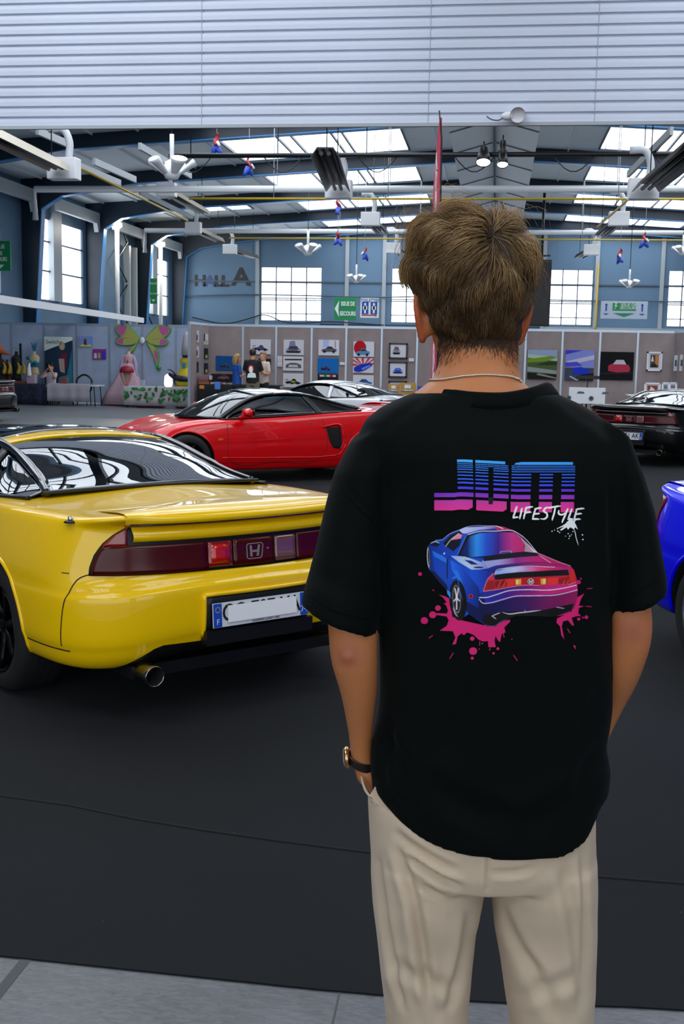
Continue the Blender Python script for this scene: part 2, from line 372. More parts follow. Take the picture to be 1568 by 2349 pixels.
def make_car():
    root = thing('sports_car', 'proto', 'car')
    shell = car_shell(); shell.parent = root; S = Surf(shell)
    # ---- tail: dark recess behind lamps, lamps, garnish, high lip lamp
    ylow = lambda z: float(np.interp(z, [.668, .70, .75, .80, .84, .885], [.735, .730, .712, .682, .640, .570]))
    def rrows(z0, z1, ya, yb, n, m):
        out = []
        for j in range(m):
            z = z0+(z1-z0)*j/(m-1); a = ya(z) if callable(ya) else ya; b = yb(z) if callable(yb) else yb
            out.append([(a+(b-a)*k/(n-1), z) for k in range(n)])
        return out
    mb = MB(); patch(mb, S.rear, rrows(.662, .892, lambda z: ylow(z)+.006, lambda z: -ylow(z)-.006, 60, 14), .004, M_TRIM)
    mb.build('tail_recess', root)
    lamp = MB()   # full-width lamp strip
    patch(lamp, S.rear, rrows(.668, .792, lambda z: ylow(z), .245, 22, 8), .016, M_LAMPDK, mirror=True)
    patch(lamp, S.rear, rrows(.672, .792, .11, -.11, 10, 5), .016, M_LAMPDK)
    ll = lamp.build('tail_lamp', root)
    mb = MB(); patch(mb, S.rear, rrows(.790, .876, lambda z: ylow(z), .60, 8, 8), .018, M_LAMPRED, mirror=True); mb.build('corner_lamp', ll)
    mb = MB(); patch(mb, S.rear, rrows(.676, .788, .238, .118, 8, 6), .017, M_LAMPRED); patch(mb, S.rear, rrows(.690, .775, .225, .132, 4, 4), .019, M_LAMPHOT); mb.build('brake_light', ll)
    mb = MB(); patch(mb, S.rear, rrows(.676, .788, -.118, -.238, 8, 6), .017, M_LAMPCL); mb.build('reversing_lamp', ll)
    # emblem
    mb = MB(); ey, ez = 0.0, .732; xx = S.rear(ey, ez, .019).x
    EMB = mat('emblem_grey', 'a89a9c', .35, metal=.3)
    def seg(a, b, w=.005): mb.beam((xx-.002, -a[0]+ey, a[1]+ez), (xx-.002, -b[0]+ey, b[1]+ez), w, .004, EMB, up=(1, 0, 0))
    fr = [(-.040, -.030), (-.044, .026), (-.036, .034), (.036, .034), (.044, .026), (.040, -.030), (.032, -.036), (-.032, -.036)]
    for i in range(8): seg(fr[i], fr[(i+1) % 8], .004)
    seg((-.017, -.026), (-.023, .026), .011); seg((.017, -.026), (.023, .026), .011); seg((-.017, -.002), (.017, -.002), .010)
    mb.build('emblem', ll)
    mb = MB(); mb.ball(S.rear(-.075, .735, .018), .008, M_LAMPRED, 6); mb.build('lock', ll)
    # garnish panel between the lamps and the lip: slopes inwards
    mb = MB(); rows = []
    for j, (z, lf) in enumerate(((.806, .010), (.812, .026), (.83, .034), (.845, .030), (.862, .016), (.873, .005))):
        rows.append([S.rear(.58-1.16*k/40, z, lf) for k in range(41)])
    mb.loft(rows, M_PAINT, cap=False, wrap=False); mb.build('garnish_panel', root)
    mb = MB()   # boot lip
    prof = [(.875, .010), (.882, .044), (.893, .056), (.905, .058)]
    ys = np.linspace(.615, -.615, 60)
    rows = []
    for z, lf in prof:
        rows.append([S.rear(y, min(z, .885), 0)+Vector((-lf*(1-.5*(abs(y)/.615)**6), 0, z-min(z, .885))) for y in ys])
    for dx, zz in ((-.045, .921), (-.015, .932), (.04, .938), (.13, .940), (.24, .934)):
        r = []
        for y in ys:
            x = S.rear(y, .885, 0).x+dx; t = S.top(max(x, .09), y, 0); k = 1-.25*(abs(y)/.615)**4
            b = t.z if t else .925
            r.append(Vector((x, y, max(b+.001+.012*k*(1-max(dx, 0)/.24), b+.001) if dx > 0 else (zz if dx < 0 else b+.014))))
        rows.append(r)
    mb.loft(rows, M_PAINT, cap=False, wrap=False)
    mb.build('boot_lip', root)
    mb = MB(); rows = [[S.rear(y, .885, 0)+Vector((-.047, 0, z-.885)) + Vector((.012*(abs(y)/.6)**6, 0, 0)) for y in np.linspace(.60, -.60, 50)] for z in (.880, .890)]
    mb.loft(rows, mat('dark_red_strip', '3a0a0c', .2, coat=1), cap=False, wrap=False); mb.build('lip_light', root)
    # ---- lower black valance, diffuser
    mb = MB(); rows = []
    for z in np.linspace(.238, .352, 9):
        e = float(np.interp(z, [.238, .345, .352], [.66, .50, .47])); rows.append([(S.rear(y, z, .006) or Vector((.10, y, z))) for y in np.linspace(e, -e, 40)])
    mb.loft(rows, M_TRIM, cap=False, wrap=False)
    mb.box((.13, -.60, .205), (.6, .60, .26), M_TRIM); mb.build('rear_valance', root, bevel=0)
    for sy in (1, -1):
        mb = MB(); M = Matrix.Translation((.02, sy*.545, .235)) @ Matrix.Rotation(-pi/2, 4, 'Y')
        mb.lathe([(.040, .0), (.045, .004), (.047, 0), (.049, -.004), (.049, -.02), (.045, -.22)], M_STEEL, M, 32); mb.lathe([(.040, .0), (.038, -.1), (0, -.11)], M_LINER, M, 32)
        mb.build('exhaust_tip', root)
    # plate recess and holder
    mb = MB(); rows = rrows(.375, .560, .285, -.285, 16, 5); patch(mb, S.rear, rows, .003, M_TRIM); mb.box((.012, -.29, .335), (.08, .29, .40), M_TRIM)
    mb.build('plate_holder', root)
    mb = MB()
    for a, b in (((.288, .372), (.288, .562)), ((-.288, .372), (-.288, .562)), ((.288, .562), (-.288, .562))):
        P = [S.rear(a[0]+(b[0]-a[0])*t/10, a[1]+(b[1]-a[1])*t/10, .004) for t in range(11)]; mb.tube(P, .010, M_PAINT, 8)
    mb.build('plate_surround', root)
    # ---- shut lines
    mb = MB()
    ribbon(mb, S.side, [(.335, .345), (.325, .45), (.30, .58), (.27, .655), (.245, .668)], .005, .002, M_SEAM, True)
    ribbon(mb, S.side, [(2.96, .80), (2.97, .55), (2.95, .30), (2.90, .27), (2.3, .265), (1.75, .28), (1.60, .45), (1.62, .72), (1.66, .85)], .007, .002, M_SEAM, True)
    ribbon(mb, S.side, [(.62, .335), (.45, .330), (.30, .325)], .006, .002, M_SEAM, True)
    ribbon(mb, S.rear, [(.80, .668), (.82, .668)], .004, .002, M_SEAM, True)
    mb.build('panel_gaps', root)
    mb = MB()   # side crease + sill ridge
    P = [S.side(x, z, .0) for x, z in [(3.05, .335), (2.6, .325), (2.1, .32), (1.6, .325), (1.40, .36), (1.33, .48)]]; mb.tube(curve3(P, 24), .008, M_PAINT, 8); mb.tube(curve3(mirv(P), 24), .008, M_PAINT, 8)
    mb.build('side_moulding', root)
    mb = MB()   # intake behind the door
    rows = [[(1.60+(.0)*k, .0)]*1]
    rows = gridrows([(1.60, .70), (1.58, .6), (1.55, .50), (1.50, .43)], [(1.40, .70), (1.39, .6), (1.385, .50), (1.40, .42)], 6, 8)
    patch(mb, S.side, rows, .004, M_LINER, d=Vector((0, -1, 0)), mirror=True); mb.build('air_intake', root)
    mb = MB()
    for sy in (1, -1):
        P = [S.side(x, z, .012) for x, z in [(1.66, .71), (1.39, .715), (1.365, .6), (1.37, .48), (1.42, .41)]]; P = P if sy > 0 else mirv(P); mb.tube(curve3(P, 20), [.006+.010*sin(pi*min(i/14, 1)) for i in range(20)], M_PAINT, 8)
    mb.build('intake_frame', root)
    # turn signal, side repeater, door lock
    for sy in (1, -1):
        mb = MB(); p = S.side(3.07, .565, .004); mb.box((p.x-.03, sy*p.y-.006, p.z-.012), (p.x+.03, sy*p.y+.004, p.z+.012), M_LAMPOR); mb.build('side_marker', root, bevel=.003)
        mb = MB(); p = S.side(1.82, .75, .002); mb.cyl((p.x, sy*(p.y-.01), p.z), (p.x, sy*(p.y+.003), p.z), .012, M_CHROME, 16); mb.build('door_lock', root)
    # ---- wheel arch lips
    mb = MB()
    for x0 in (.965, 3.495):
        for sy in (1, -1):
            P = []
            for k in range(37):
                a = radians(-14+208*k/36); px, pz = x0+.352*cos(a), .315+.352*sin(a); q = S.side(px, pz, 0)
                if q and q.y > .7: P.append(Vector((px, sy*(q.y-.004), pz)))
            if len(P) > 5: mb.tube(P, .012, M_PAINT, 8)
    mb.build('wheel_arch_lip', root)
    # ---- greenhouse
    base = curve3([(3.02, .715, .806), (2.7, .725, .822), (2.2, .735, .845), (1.7, .735, .873), (1.3, .728, .894), (1.0, .69, .915)], 40)      # belt
    rail = curve3([(3.02, .700, .812), (2.80, .620, .94), (2.55, .540, 1.055), (2.38, .505, 1.100), (2.15, .497, 1.122), (1.9, .492, 1.120), (1.65, .500, 1.088), (1.38, .525, 1.022), (1.15, .56, .965), (1.00, .60, .935)], 60)
    def railpt(x):
        xs = np.array([p.x for p in rail])[::-1]; return Vector((x, float(np.interp(x, xs, [p.y for p in rail][::-1])), float(np.interp(x, xs, [p.z for p in rail][::-1]))))
    def basept(x):
        xs = np.array([p.x for p in base])[::-1]; return Vector((x, float(np.interp(x, xs, [p.y for p in base][::-1])), float(np.interp(x, xs, [p.z for p in base][::-1]))))
    def arc(pl, xc, zc, n=25):   # curve across the car from the left point to its mirror through the centre
        return [Vector((pl.x+(xc-pl.x)*(1-(2*k/(n-1)-1)**2), pl.y*(1-2*k/(n-1)), pl.z+(zc-pl.z)*(1-abs(2*k/(n-1)-1)**2.4))) for k in range(n)]
    w0 = arc(Vector((3.00, .690, .818)), 3.36, .806); w1 = arc(railpt(2.42), 2.58, 1.145)
    sidec = [railpt(3.00+(2.42-3.00)*k/15)-Vector((0, .012, 0)) for k in range(16)]
    gridmesh(coons(w0, w1, sidec, mirv(sidec), Vector((0, 0, .012))), M_GLASSC, 'windshield', root, .005)
    r1 = arc(railpt(1.92), 1.98, 1.168); r0 = arc(railpt(2.42), 2.585, 1.147)
    sd = [railpt(2.42+(1.92-2.42)*k/11)+Vector((0, -.02, .004)) for k in range(12)]
    gridmesh(coons(r0, r1, sd, mirv(sd), Vector((0, 0, .006))), M_ROOF, 'roof', root, .012)
    h1 = arc(railpt(1.80)+Vector((0, .012, .004)), 1.80, 1.156); r1b = arc(railpt(1.93)+Vector((0, 0, .003)), 1.99, 1.170)
    sh = [railpt(1.93-.13*k/5)+Vector((0, 0, .003)) for k in range(6)]
    gridmesh(coons(r1b, h1, sh, mirv(sh)), M_HDR, 'roof_header', root, .012)
    g0 = arc(railpt(1.795), 1.825, 1.148, 33); g1 = arc(Vector((1.00, .605, .938)), .90, .960, 33)
    sg = [railpt(1.795+(1.0-1.795)*k/23) for k in range(24)]
    gridmesh(coons(g0, g1, sg, mirv(sg), Vector((0, 0, .018))), M_GLASSD, 'rear_window', root, .005)
    tr = MB(); tr.tube(arc(Vector((1.00, .63, .934)), .89, .955, 33), .010, M_TRIM, 8); tr.build('rear_window_trim', root)
    for sgn in (1, -1):
        fl = (lambda c: c) if sgn > 0 else mirv
        xb = 1.66
        a = [basept(2.98+(xb-2.98)*k/24) for k in range(25)]; b = [railpt(2.93+(xb+.12-2.93)*k/24)-Vector((0, .004, .012)) for k in range(25)]
        e0 = [a[0]*(1-k/7)+b[0]*k/7 for k in range(8)]; e1 = [a[-1]*(1-k/7)+b[-1]*k/7 for k in range(8)]
        gridmesh(coons(fl(a), fl(b), fl(e0), fl(e1), Vector((0, .018*sgn, 0))), M_GLASSC, 'side_window', root, .004)
        a = [basept(xb-.05+(1.02-xb+.05)*k/20) for k in range(21)]; b = [railpt(xb+.07+(1.05-xb-.07)*k/20)-Vector((0, .002, .008)) for k in range(21)]
        e0 = [a[0]*(1-k/7)+b[0]*k/7 for k in range(8)]; e1 = [a[-1]*(1-k/7)+b[-1]*k/7 for k in range(8)]
        gridmesh(coons(fl(a), fl(b), fl(e0), fl(e1), Vector((0, .014*sgn, 0))), M_GLASSD, 'quarter_window', root, .004)
        mb = MB()   # B pillar
        q = [basept(xb+.02)+Vector((0, .004, 0)), basept(xb-.07)+Vector((0, .004, 0)), railpt(xb+.05), railpt(xb+.15)]
        G = coons(fl([q[0]*(1-k/3)+q[1]*k/3 for k in range(4)]), fl([q[3]*(1-k/3)+q[2]*k/3 for k in range(4)]), fl([q[0]*(1-k/7)+q[3]*k/7 for k in range(8)]), fl([q[1]*(1-k/7)+q[2]*k/7 for k in range(8)]), Vector((0, .024*sgn, 0)))
        gridmesh(G, M_TRIM, 'door_pillar', root, .006)
        mb = MB(); mb.tube(fl(rail[:26]), .017, M_TRIM, 8); mb.build('windshield_pillar', root)
        mb = MB(); mb.tube(fl(rail[25:]), [.017]*8+[.022]*18+[.018]*9, M_PILLAR, 8); mb.build('rear_pillar', root)
        mb = MB(); mb.tube(fl(base), .011, M_TRIM, 8); mb.build('window_sill_trim', root)
        # mirror
        mb = MB(); c = Vector((2.72, sgn*.945, .895)); rings = []
        for dy, a, b2, dx in ((-.085, .030, .030, 0), (-.07, .060, .052, 0), (-.03, .072, .062, .004), (.03, .072, .060, .006), (.07, .058, .048, .012), (.092, .025, .020, .02)):
            rings.append([c+Vector((dx+a*(cos(t)*(1.25 if cos(t) > 0 else .55)), dy*sgn, b2*sin(t))) for t in [2*pi*k/20 for k in range(20)]])
        mb.loft(rings, M_PAINT); mb.tube([c+Vector((-.01, -.08*sgn, -.02)), Vector((2.74, sgn*.80, .845)), Vector((2.75, sgn*.73, .83))], [.022, .02, .03], M_PAINT, 8); mm = mb.build('door_mirror', root)
        mb = MB(); mb.box(c+Vector((-.046, -.07*sgn if sgn > 0 else -.07, -.045)), c+Vector((-.043, .07, .045)), M_CHROME); mb.build('mirror_glass', mm)
    # ---- interior
    mb = MB(); mb.box((1.2, -.66, .45), (3.1, .66, .80), M_SEAT); mb.box((2.75, -.62, .75), (3.1, .62, .83), M_SEAT); mb.box((1.15, -.60, .75), (1.72, .60, .87), M_SEAT); mb.build('cabin_tub', root)
    for sy in (.34, -.34):
        mb = MB(); mb.box((1.78, sy-.23, .78), (1.95, sy+.23, .92), M_SEAT); mb.box((1.74, sy-.20, .9), (1.86, sy+.20, 1.00), M_SEAT); mb.box((1.74, sy-.11, .98), (1.83, sy+.11, 1.08), M_SEAT); mb.build('seat', root, bevel=.03)
    mb = MB(); mb.tube([Vector((2.60+.07*sin(a), .34+.17*cos(a), .85+.15*sin(a))) for a in [2*pi*k/20 for k in range(20)]], .014, M_SEAT, 6, closed=True); mb.build('steering_wheel', root)
    # ---- details at the back
    mb = MB(); p = S.top(.36, .77, 0); mb.tube([p, p+Vector((0, 0, .008)), p+Vector((0, 0, .010))], [.030, .024, .016], M_TRIM, 16); mb.cyl(p+Vector((0, 0, .005)), p+Vector((0, 0, .026)), .011, M_CHROME, 16); mb.build('antenna', root)
    # front: headlamp covers seam, indicator lamps, bumper mouth
    mb = MB()
    for sy in (1, -1): ribbon(mb, lambda x, y, l: S.top(x, y*sy, l), [(3.55, .75), (3.55, .45), (3.85, .42), (3.88, .68), (3.62, .76)], .006, .002, M_SEAM)
    ribbon(mb, S.top, [(3.30, .62), (3.6, .42), (4.2, .36)], .006, .002, M_SEAM, True); mb.build('bonnet_gaps', root)
    for sy in (1, -1):
        mb = MB(); h = S.b.ray_cast(Vector((5, sy*.5, .44)), Vector((-1, 0, 0)))[0]; mb.ball(h, .05, M_LAMPOR, 8, sc=(.3, 1.8, .5)); mb.build('front_indicator', root)
    mb = MB(); h = S.b.ray_cast(Vector((5, 0, .30)), Vector((-1, 0, 0)))[0]; mb.box((h.x-.1, -.35, .27), (h.x-.02+.035, .35, .34), M_LINER); mb.build('front_grille', root)
    for x, w in ((.965, .25), (3.495, .21)):
        for sy in (1, -1): make_wheel(root, x, sy*(.885-w/2), w)
    for o in list(root.children_recursive):
        if o.name.split('.')[0] in ('corner_lamp', 'wheel_arch_lip', 'air_intake', 'intake_frame', 'side_moulding', 'tail_lamp'): split_loose(o)
    return root, S
# ================================================================ the hall
C_WALL = 'a9b4bd'
M_WALL = mat('wall_cladding', '62809a', .65, noise=(.35, .10)); M_WALLR = mat('wall_band', '2a4654', .6)
M_ROOFP = mat('roof_cladding', 'ecf4f8', .7); M_RIDGE = mat('ridge_lining', 'f2f5f8', .6)
M_BLUE = mat('blue_steel', '0a2233', .42); M_BLUED = mat('blue_steel_face', '2b80c0', .4)
M_GREYST = mat('light_steel', 'a8b0b4', .45); M_WHT = mat('white_enamel', 'e4e6e8', .35); M_DUCT = mat('duct_tube', 'c8cdd2', .3)
M_GAS = mat('yellow_gas_pipe', 'b89a1e', .45); M_BLK = mat('black_metal', '0d0e10', .4); M_BRN = mat('heater_reflector', '241d18', .35, metal=.3); M_CREAM = mat('heater_casing', 'b3ab95', .4)
M_PANE = mat('window_light', 'f4f8ff', .5, emit='eef5ff', es=3.2); M_SKY = mat('skylight_light', 'f4f8ff', .5, emit='f0f6ff', es=3.2)
M_ALU = mat('aluminium', 'b6c2cf', .3, metal=.6); M_MULL = mat('glazing_bar', '4c5a66', .5)
M_LAMPW = mat('lamp_glow', 'ffffff', .5, emit='fff6e0', es=30.0)

YB, XW, SHY = 61.0, 17.5, 14.0          # back wall, side walls, shutter plane
FR = [61-6.7*k for k in range(0, 7)]    # portal frames: 61 ... 20.8
def zroof(x): return 8.95-.062*abs(x)
# floor: polished concrete in the hall and joint-cut slab near the camera
def floor_mat():
    m = mat('polished_concrete', '6f7376', .28, noise=(.6, .10)); nt = m.node_tree; b = nt.nodes['Principled BSDF']
    n = nt.nodes.new('ShaderNodeTexNoise'); n.inputs['Scale'].default_value = 2.2; n.inputs['Detail'].default_value = 8
    r = nt.nodes.new('ShaderNodeMapRange'); r.inputs['To Min'].default_value = .22; r.inputs['To Max'].default_value = .48
    nt.links.new(n.outputs['Fac'], r.inputs['Value']); nt.links.new(r.outputs['Result'], b.inputs['Roughness']); return m
M_FLOOR = floor_mat()
def slab_mat():
    m = bpy.data.materials.new('grey_slab'); m.use_nodes = True; nt = m.node_tree; b = nt.nodes['Principled BSDF']; N = nt.nodes.new; K = nt.links.new
    tc = N('ShaderNodeTexCoord'); n1 = N('ShaderNodeTexNoise'); n1.inputs['Scale'].default_value = 1.6; n1.inputs['Detail'].default_value = 6
    mp = N('ShaderNodeMapping'); mp.inputs['Rotation'].default_value = (0, 0, .9); mp.inputs['Scale'].default_value = (14, 48, 1)
    n2 = N('ShaderNodeTexNoise'); n2.inputs['Scale'].default_value = 1.6; n2.inputs['Detail'].default_value = 9; n2.inputs['Distortion'].default_value = 1.2
    K(tc.outputs['Object'], n1.inputs['Vector']); K(tc.outputs['Object'], mp.inputs['Vector']); K(mp.outputs[0], n2.inputs['Vector'])
    r = N('ShaderNodeValToRGB'); r.color_ramp.elements[0].position = .30; r.color_ramp.elements[0].color = (*lin('34373b'), 1); r.color_ramp.elements[1].position = .62; r.color_ramp.elements[1].color = (*lin('64666a'), 1)
    mx = N('ShaderNodeMath'); mx.operation = 'MULTIPLY_ADD'; mx.inputs[1].default_value = .5; K(n2.outputs[0], mx.inputs[0])
    h = N('ShaderNodeMath'); h.operation = 'MULTIPLY'; h.inputs[1].default_value = .5; K(n1.outputs[0], h.inputs[0]); K(h.outputs[0], mx.inputs[2])
    K(mx.outputs[0], r.inputs[0]); K(r.outputs[0], b.inputs['Base Color']); b.inputs['Roughness'].default_value = .42
    bp = N('ShaderNodeBump'); bp.inputs['Strength'].default_value = .12; bp.inputs['Distance'].default_value = .002; K(n2.outputs[0], bp.inputs['Height']); K(bp.outputs[0], b.inputs['Normal']); return m
M_SLAB = slab_mat()
mb = MB(); mb.box((-30, -14, -.2), (30, YB+.5, -.004), M_FLOOR); struct(mb.build('floor'))
# near slab strip in front of the carpet (cut joints)
mb = MB(); mb.box((-20, -13.9, -.004), (20, 2.9, 0), M_SLAB)
jm = mat('slab_joint', '4a4c4e', .8)
j0, j1 = onz(60, 2200), onz(0, 2275); d = (j1-j0); mb.beam(j0-d*8+Vector((0, 0, .0006)), j0+d*14+Vector((0, 0, .0006)), .030, .0008, jm)
j0, j1 = onz(778, 2278), onz(762, 2349); d = (j1-j0); mb.beam(j0-d*8+Vector((0, 0, .0006)), j0+d*14+Vector((0, 0, .0006)), .005, .0008, jm)
struct(mb.build('floor'))
def carpet_mat():
    m = mat('charcoal_carpet', '1d1f21', .95, noise=(1.1, .10), bump=(900, .5, .001), sheen=.02, spec=.12); nt = m.node_tree; b = nt.nodes['Principled BSDF']
    v = nt.nodes.new('ShaderNodeTexVoronoi'); v.inputs['Scale'].default_value = 7; v.inputs['Randomness'].default_value = 1
    tc = [n for n in nt.nodes if n.type == 'TEX_COORD'][0]; nt.links.new(tc.outputs['Object'], v.inputs['Vector'])
    lt = nt.nodes.new('ShaderNodeMath'); lt.operation = 'LESS_THAN'; lt.inputs[1].default_value = .016; nt.links.new(v.outputs['Distance'], lt.inputs[0])
    mx = nt.nodes.new('ShaderNodeMix'); mx.data_type = 'RGBA'; src = b.inputs['Base Color'].links[0].from_socket
    nt.links.new(lt.outputs[0], mx.inputs['Factor']); nt.links.new(src, mx.inputs['A']); mx.inputs['B'].default_value = (.12, .12, .11, 1); nt.links.new(mx.outputs['Result'], b.inputs['Base Color']); return m
M_CARP = carpet_mat()
e = [onz(u, v) for u, v in ((0, 2195), (440, 2242), (880, 2288), (1165, 2304), (1568, 2316))]
def strip(near, far, z, name, label):
    mb = MB(); n = len(near)
    mb.loft([[Vector((p.x, p.y, 0)) for p in near], [Vector((p.x, p.y, z)) for p in near], [Vector((p.x, p.y, z)) for p in far], [Vector((p.x, p.y, 0)) for p in far]], M_CARP, wrap=False, cap=False, smooth=False)
    o = mb.build(name); tag(o, label, 'carpet', 'charcoal carpet runs'); return o
ext = lambda L, x: L[0]+(L[1]-L[0]).normalized()*x
near = [Vector((-12, e[0].y+.2, 0))]+e+[Vector((12, e[-1].y-.05, 0))]
seam = [onz(u, v) for u, v in ((0, 1828), (200, 1856), (330, 1886), (560, 1922), (840, 1958), (1368, 2014), (1568, 2030))]
farm = [Vector((-12, seam[0].y+.6, 0))]+seam+[Vector((12, seam[-1].y-.3, 0))]
def resamp(L, n=14):
    xs = np.linspace(L[0].x, L[-1].x, n) if 0 else None
    P = np.array([(p.x, p.y) for p in L]); X = np.concatenate([[-10.8], np.linspace(-2, 2, 16), [10.8]]); return [Vector((x, float(np.interp(x, P[:, 0], P[:, 1])), 0)) for x in X]
strip(resamp(near), resamp(farm), .005, 'carpet', 'charcoal carpet run nearest the bare grey slab')
strip(resamp(farm), [Vector((p.x, 12.2, 0)) for p in resamp(farm)], .010, 'carpet', 'charcoal carpet run under the yellow car, beyond the wavy seam')
strip([Vector((p.x, 12.2, 0)) for p in resamp(farm)], [Vector((p.x, 24.0, 0)) for p in resamp(farm)], .007, 'carpet', 'charcoal carpet run under the long red car, farthest from the slab')
mb = MB(); sp = [Vector((p.x, p.y-.004, .006)) for p in resamp(farm)]; mb.tube(sp, .005, mat('seam_edge', '0a0b0c', .9), 6); tag(mb.build('carpet_edging'), 'thin dark raised line crossing the carpet behind the man', 'edging')

# ---- back wall with windows
Y = YB
def wx(u, v=680): return ony(u, v, Y).x
wins = [(598, 737, 4, '1'), (897, 1036, 4, '2'), (1254, 1358, 3, '3'), (1531, 1660, 4, '4')]
zlo, zhi = ony(667, 736, Y).z, ony(667, 613, Y).z
mb = MB(); xs = [-XW]
rects = [(wx(a), wx(b)) for a, b, _, _ in wins]+[(12.2, 15.2)]
cur = -XW-.3
for a, b in rects:
    mb.box((cur, Y, 0), (a, Y+.3, 9.4), M_WALL); mb.box((a, Y, 0), (b, Y+.3, zlo), M_WALL); mb.box((a, Y, zhi), (b, Y+.3, 9.4), M_WALL); cur = b
mb.box((cur, Y, 0), (XW+.3, Y+.3, 9.4), M_WALL)
for u in (590, 795, 880, 1040, 1245, 1366, 1515):   # vertical cladding posts
    x = wx(u); mb.box((x-.10, Y-.12, 0), (x+.10, Y, 8.9), M_GREYST)
for z in (3.05, 5.55): mb.box((-XW, Y-.06, z-.04), (XW, Y, z+.04), M_MULL)
x0, x1 = wx(735), XW
mb.box((x0, Y-.10, 0), (x1, Y-.01, zlo-.12), M_WALLR); mb.box((wx(1250), Y-.5, zlo-.35), (x1, Y-.1, zlo-.12), M_GREYST)
struct(mb.build('wall_back'))
for i, ((a, b), nc) in enumerate(zip(rects, (4, 4, 3, 4, 4))):
    r = bpy.data.objects.new('window_%d' % (i+1), None); COL.objects.link(r); r.location = ((a+b)/2, Y, zlo); r['kind'] = 'structure'
    mb = MB(); w = b-a; h = zhi-zlo; mb.box((-w/2, .10, 0), (w/2, .12, h), M_PANE); mb.build('window_pane', r)
    mb = MB()
    for k in range(nc+1): x = -w/2+w*k/nc; mb.box((x-.03, .02, 0), (x+.03, .1, h), M_MULL)
    for zz in (0, .38, 1.10, 1.20, 2.02, h) if i < 3 else (0, .38, 1.1, 1.2, 2.02, h): mb.box((-w/2, .02, min(zz, h)-.025), (w/2, .1, min(zz, h)+.025), M_MULL)
    mb.build('window_frame', r)
# ---- left wall: bays between the portal frames
XL = -XW
mb = MB(); cur = -14.5; openings = [(FR[3]+.5, FR[2]-.35, 3.6, 6.75), (FR[1]+.5, FR[0]-1.0, 3.6, 6.5), (FR[4]+3.2, FR[3]-1.8, 3.6, 6.0)]
ops = sorted(openings)
for a, b, z0, z1 in ops:
    mb.box((XL-.3, cur, 0), (XL, a, 9), M_WALL); mb.box((XL-.3, a, 0), (XL, b, z0), M_WALL); mb.box((XL-.3, a, z1), (XL, b, 9), M_WALL); cur = b
mb.box((XL-.3, cur, 0), (XL, YB+.3, 9), M_WALL)
struct(mb.build('wall_left'))
for i, (a, b, z0, z1) in enumerate(ops):
    r = bpy.data.objects.new('window_%d' % (i+6), None); COL.objects.link(r); r.location = (XL, (a+b)/2, z0); r['kind'] = 'structure'
    w = b-a; h = z1-z0; mb = MB(); mb.box((-.14, -w/2, 0), (-.12, w/2, h), M_PANE); mb.build('window_pane', r)
    mb = MB()
    for y in (-w/2, -w*.05, w/2): mb.box((-.1, y-.04, 0), (-.02, y+.04, h), M_MULL)
    mb.box((-.1, -w*.12, 0), (.14, w*.03, h+1.2), M_GREYST)
    for zz in (0, h*.36, h*.72, h): mb.box((-.1, -w/2, zz-.03), (-.02, w/2, zz+.03), M_MULL)
    mb.build('window_frame', r)
mb = MB(); mb.box((XW, -14.5, 0), (XW+.3, YB+.3, 9), M_WALL); struct(mb.build('wall_right'))
# ---- portal frames (column + haunch + rafter on each side of the ridge)
fr = thing('portal_frame', 'dark blue steel portal frame', 'steel frame', (0, 0, 0))
for sx in (-1, 1):
    mb = MB()
    out = [(XW, 0), (XW-.38, 0), (XW-.85, 6.8), (XW-1.6, 7.25), (XW-4.5, 7.70), (1.0, 8.42), (1.0, zroof(1.0)), (XW, zroof(XW))]
    mb.prism([(sx*x, -.02, z) for x, z in out], (0, .04, 0), M_BLUE)
    inner = out[1:6]
    for (xa, za), (xb, zb) in zip(inner, inner[1:]):
        mb.beam((sx*xa, 0, za), (sx*xb, 0, zb), .34, .03, M_BLUED, up=(0, 1, 0) if 0 else (sx*(za-zb), 0, (xb-xa)*1.0) if abs(xa-xb) > .01 else (1, 0, 0))
    mb.build('portal_column_and_rafter', fr)
fr.location = (0, FR[0]-.25, 0)
for k, y in enumerate(FR[1:6]):
    c = copy_tree(fr); c.location = (0, y, 0)
    c['label'] = ['dark blue portal frame one bay in front of the lettered end wall', 'dark blue portal frame behind the lit lamp post on the left', 'dark blue portal frame with its left column beside the tall left window', 'dark blue portal frame crossing above the small dark pipe and spotlights', 'dark blue portal frame nearest, tucked just behind the raised shutter'][k]
    c['group'] = 'portal frames'
fr['label'] = 'dark blue portal frame against the lettered end wall'; fr['group'] = 'portal frames'
# ---- roof cladding with skylights
mb = MB(); y0, y1 = SHY, YB+.3
sk = []
def panel(xa, xb, ya, yb):
    for s in ((1, -1)):
        A = [(s*xa, ya, zroof(xa)), (s*xb, ya, zroof(xb)), (s*xb, yb, zroof(xb)), (s*xa, yb, zroof(xa))]
        mb.add(A+[(p[0], p[1], p[2]+.12) for p in A], [(0, 1, 2, 3), (4, 5, 6, 7), (0, 1, 5, 4), (1, 2, 6, 5), (2, 3, 7, 6), (3, 0, 4, 7)], M_ROOFP)
panel(0, 3.2, y0, y1); panel(9.0, 11.2, y0, y1); panel(13.3, XW+.3, y0, y1)
ys = [SHY]+sorted(FR)
for a, b in zip(ys, ys[1:]):
    m0, m1 = a+.45, b-.55
    panel(3.2, 9.0, a, m0); panel(3.2, 9.0, m1, b); sk.append((3.2, 9.0, m0, m1))
    if abs(a-FR[2]) < .1: panel(11.2, 13.3, a, a+1.2); panel(11.2, 13.3, b-2.2, b); sk.append((11.2, 13.3, a+1.2, b-2.2))
    else: panel(11.2, 13.3, a, b)
